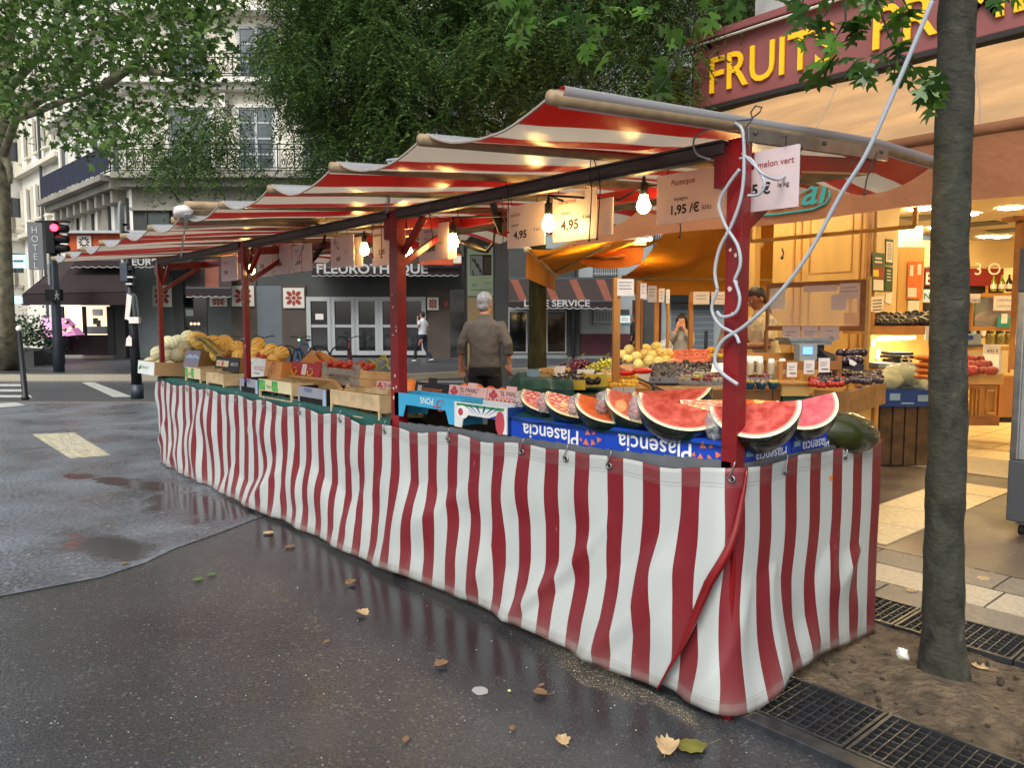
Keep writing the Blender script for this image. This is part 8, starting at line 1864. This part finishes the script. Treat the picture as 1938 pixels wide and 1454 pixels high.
mat('floral','#9aa3aa',.8,nz=(22,.7));mb=MB(xf=CF);u,z=UZ(1259,665,12.3);mb.sph((u,12.3,z),(.13,.09,.19),'floral',18,12,fn=lambda a,b,d:1+.15*nz(d.x*3,d.y*3,d.z*3));mb.build('bag',t)
# ================= SMALL THINGS ON THE GROUND =================
mat('leaf_dry','#b39a72',.7,nz=(14,.35));mat('leaf_brown','#7a6040',.8,nz=(14,.35));mat('leaf_olive','#6c6a2c',.5,nz=(14,.35));mat('leaf_green_g','#4f6b3e',.6);mat('grit','#b5b1aa',.7);mat('gum','#9c9c9c',.7)
def leaf(px,py,size,m,label,curl=.3,rot=0,stem=True,flat=False):
    p=P(px,py,z=.012);mb=MB();r=random.Random(px);vs=[];n=7
    S=PLANE if size>.05 else np.array([(0,-.5),(.25,-.2),(.3,.1),(.12,.35),(0,.5),(-.15,.3),(-.3,.05),(-.22,-.25)])
    if size>.05:
        pts=[]
        for i in range(22):
            a=i/22*2*PI;rr=.5*(1-.28*abs(math.sin(a)))*(1+.28*nz(math.cos(a)*2.3+px,math.sin(a)*2.3)+.09*math.sin(i*2.6+px));pts.append((rr*.72*math.cos(a)*(1 if math.sin(a)<.9 else .7),rr*1.1*math.sin(a)))
    else:pts=[(q[0],q[1]) for q in S]
    c=[(0,0)]+pts
    for x,y in c:
        z=.004+(0 if flat else curl*(x*x*1.6+max(0,y)**2*.9)+.04*nz(x*4+px,y*4));xx=x*math.cos(rot)-y*math.sin(rot);yy=x*math.sin(rot)+y*math.cos(rot);vs.append((p.x+xx*size,p.y+yy*size,p.z+z*size))
    k=len(pts);mb.add(vs,[(0,i+1,(i+1)%k+1) for i in range(k)],m,True)
    o=[]
    if stem:
        a=Vector(vs[1+(3*len(pts)//4 if size>.05 else 0)]);d=Vector((math.sin(rot),-math.cos(rot),0));mb.tube([Vector(vs[0])+ZV*.001,a,a+d*size*.4+ZV*size*.12],[.0012,.0012,.0008],m,4)
    return mb.build('fallen_leaf',label=label,cat='leaf')
leaf(1262,1417,.11,'leaf_dry','curled cream dry leaf standing up near the cloth corner',1.2,.6);leaf(1308,1412,.13,'leaf_olive','large flat olive leaf beside the curled cream leaf',.05,2.6,flat=True)
leaf(1065,1403,.07,'leaf_dry','small tan leaf in the foreground left of the cloth corner',.7,1.2);leaf(1022,1312,.07,'leaf_brown','narrow brown leaf near the white spot',.5,2.2);leaf(835,1257,.075,'leaf_brown','brown leaf in front of the middle of the cloth',.6,.2)
leaf(686,1161,.085,'leaf_dry','cream folded leaf left of the middle of the cloth',.9,1.7);leaf(664,1103,.085,'leaf_brown','orange brown leaf close to the cloth hem',.7,.5);leaf(618,1215,.04,'leaf_brown','tiny brown leaf in the left foreground',.5,.4)
leaf(508,1008,.1,'leaf_dry','yellow leaf near the puddle edge',.2,1.9,flat=True);leaf(550,1034,.08,'leaf_brown','dull leaf right of the puddle',.1,.5,flat=True);leaf(400,1087,.07,'leaf_green_g','pale green scrap in the left foreground',.1,1.4,flat=True);leaf(375,1096,.08,'leaf_green_g','lighter green scrap just left of the other scrap',.1,1.0,flat=True)
leaf(768,1400,.04,'leaf_brown','tiny reddish leaf at the bottom of the pavement',.4,.9);leaf(236,1067,.06,'leaf_brown','orange scrap beside the lower puddle',.3,.9);leaf(1025,1297,.035,'leaf_brown','tiny brown flake beyond the narrow brown leaf',.3,.1);leaf(970,1378,.04,'leaf_brown','thin dull leaf left of the small tan leaf',.1,.8,flat=True)
leaf(1880,895,.08,'leaf_dry','dry leaf on the pale slab strip behind the trunk',.2,.9);leaf(1862,1095,.09,'leaf_dry','yellowish leaf on the granite slabs right of the trunk',.1,.4);leaf(1880,1195,.07,'leaf_brown','orange leaf on the slab edge above the far grates',.2,.4);leaf(1725,1118,.08,'leaf_dry','faint tan leaf on the slabs left of the trunk',.1,.2);leaf(1855,1262,.08,'leaf_dry','pale twig-like leaf in the earth right of the trunk',.2,1.5)
p=P(908,1307,z=.006);mb=MB();mb.prism([(p.x+.035*math.cos(a)*(1+.3*nz(a,5)),p.y+.03*math.sin(a)*(1+.3*nz(a,9)),.002) for a in [i*2*PI/16 for i in range(16)]],(0,0,.003),'gum');mb.build('flattened_paper',label='white flattened paper scrap on the wet pavement',cat='litter')
p=P(964,1308,z=.006);mb=MB();mb.sph(tuple(p),(.008,.007,.005),'lettuce_pale',8,6);mb.build('fallen_berry',label='tiny pale green berry right of the white scrap',cat='berry')
t=thing('crumpled_scrap','crumpled white and green scrap lying in the earth pit','litter',P(1708,1240,z=.03));mb=MB();p=P(1708,1240,z=.03);mb.sph(tuple(p),(.026,.02,.028),'white',12,9,fn=lambda a,b,d:1+.6*nz(d.x*3,d.y*3,d.z*3));mb.build('paper',t);mb=MB();mb.sph(tuple(p+Vector((.0,-.015,-.02))),(.02,.014,.01),'lettuce',10,6,fn=lambda a,b,d:1+.5*nz(d.x*3,d.y*3,d.z*3));mb.build('peel',t)
mb=MB();r=random.Random(21)
for k in range(160):
    px=r.uniform(0,1500);py=r.uniform(1000,1454)**1.0
    p=P(px,py,z=.006)
    if -.1<p.y and p.x>-6.7 and p.x<.3:continue
    s=r.uniform(.0015,.004);mb.sph(tuple(p),(s,s*r.uniform(.6,1),s*.5),'grit',5,3)
mb.build('grit',kind='stuff',label='pale specks of grit on the wet pavement')
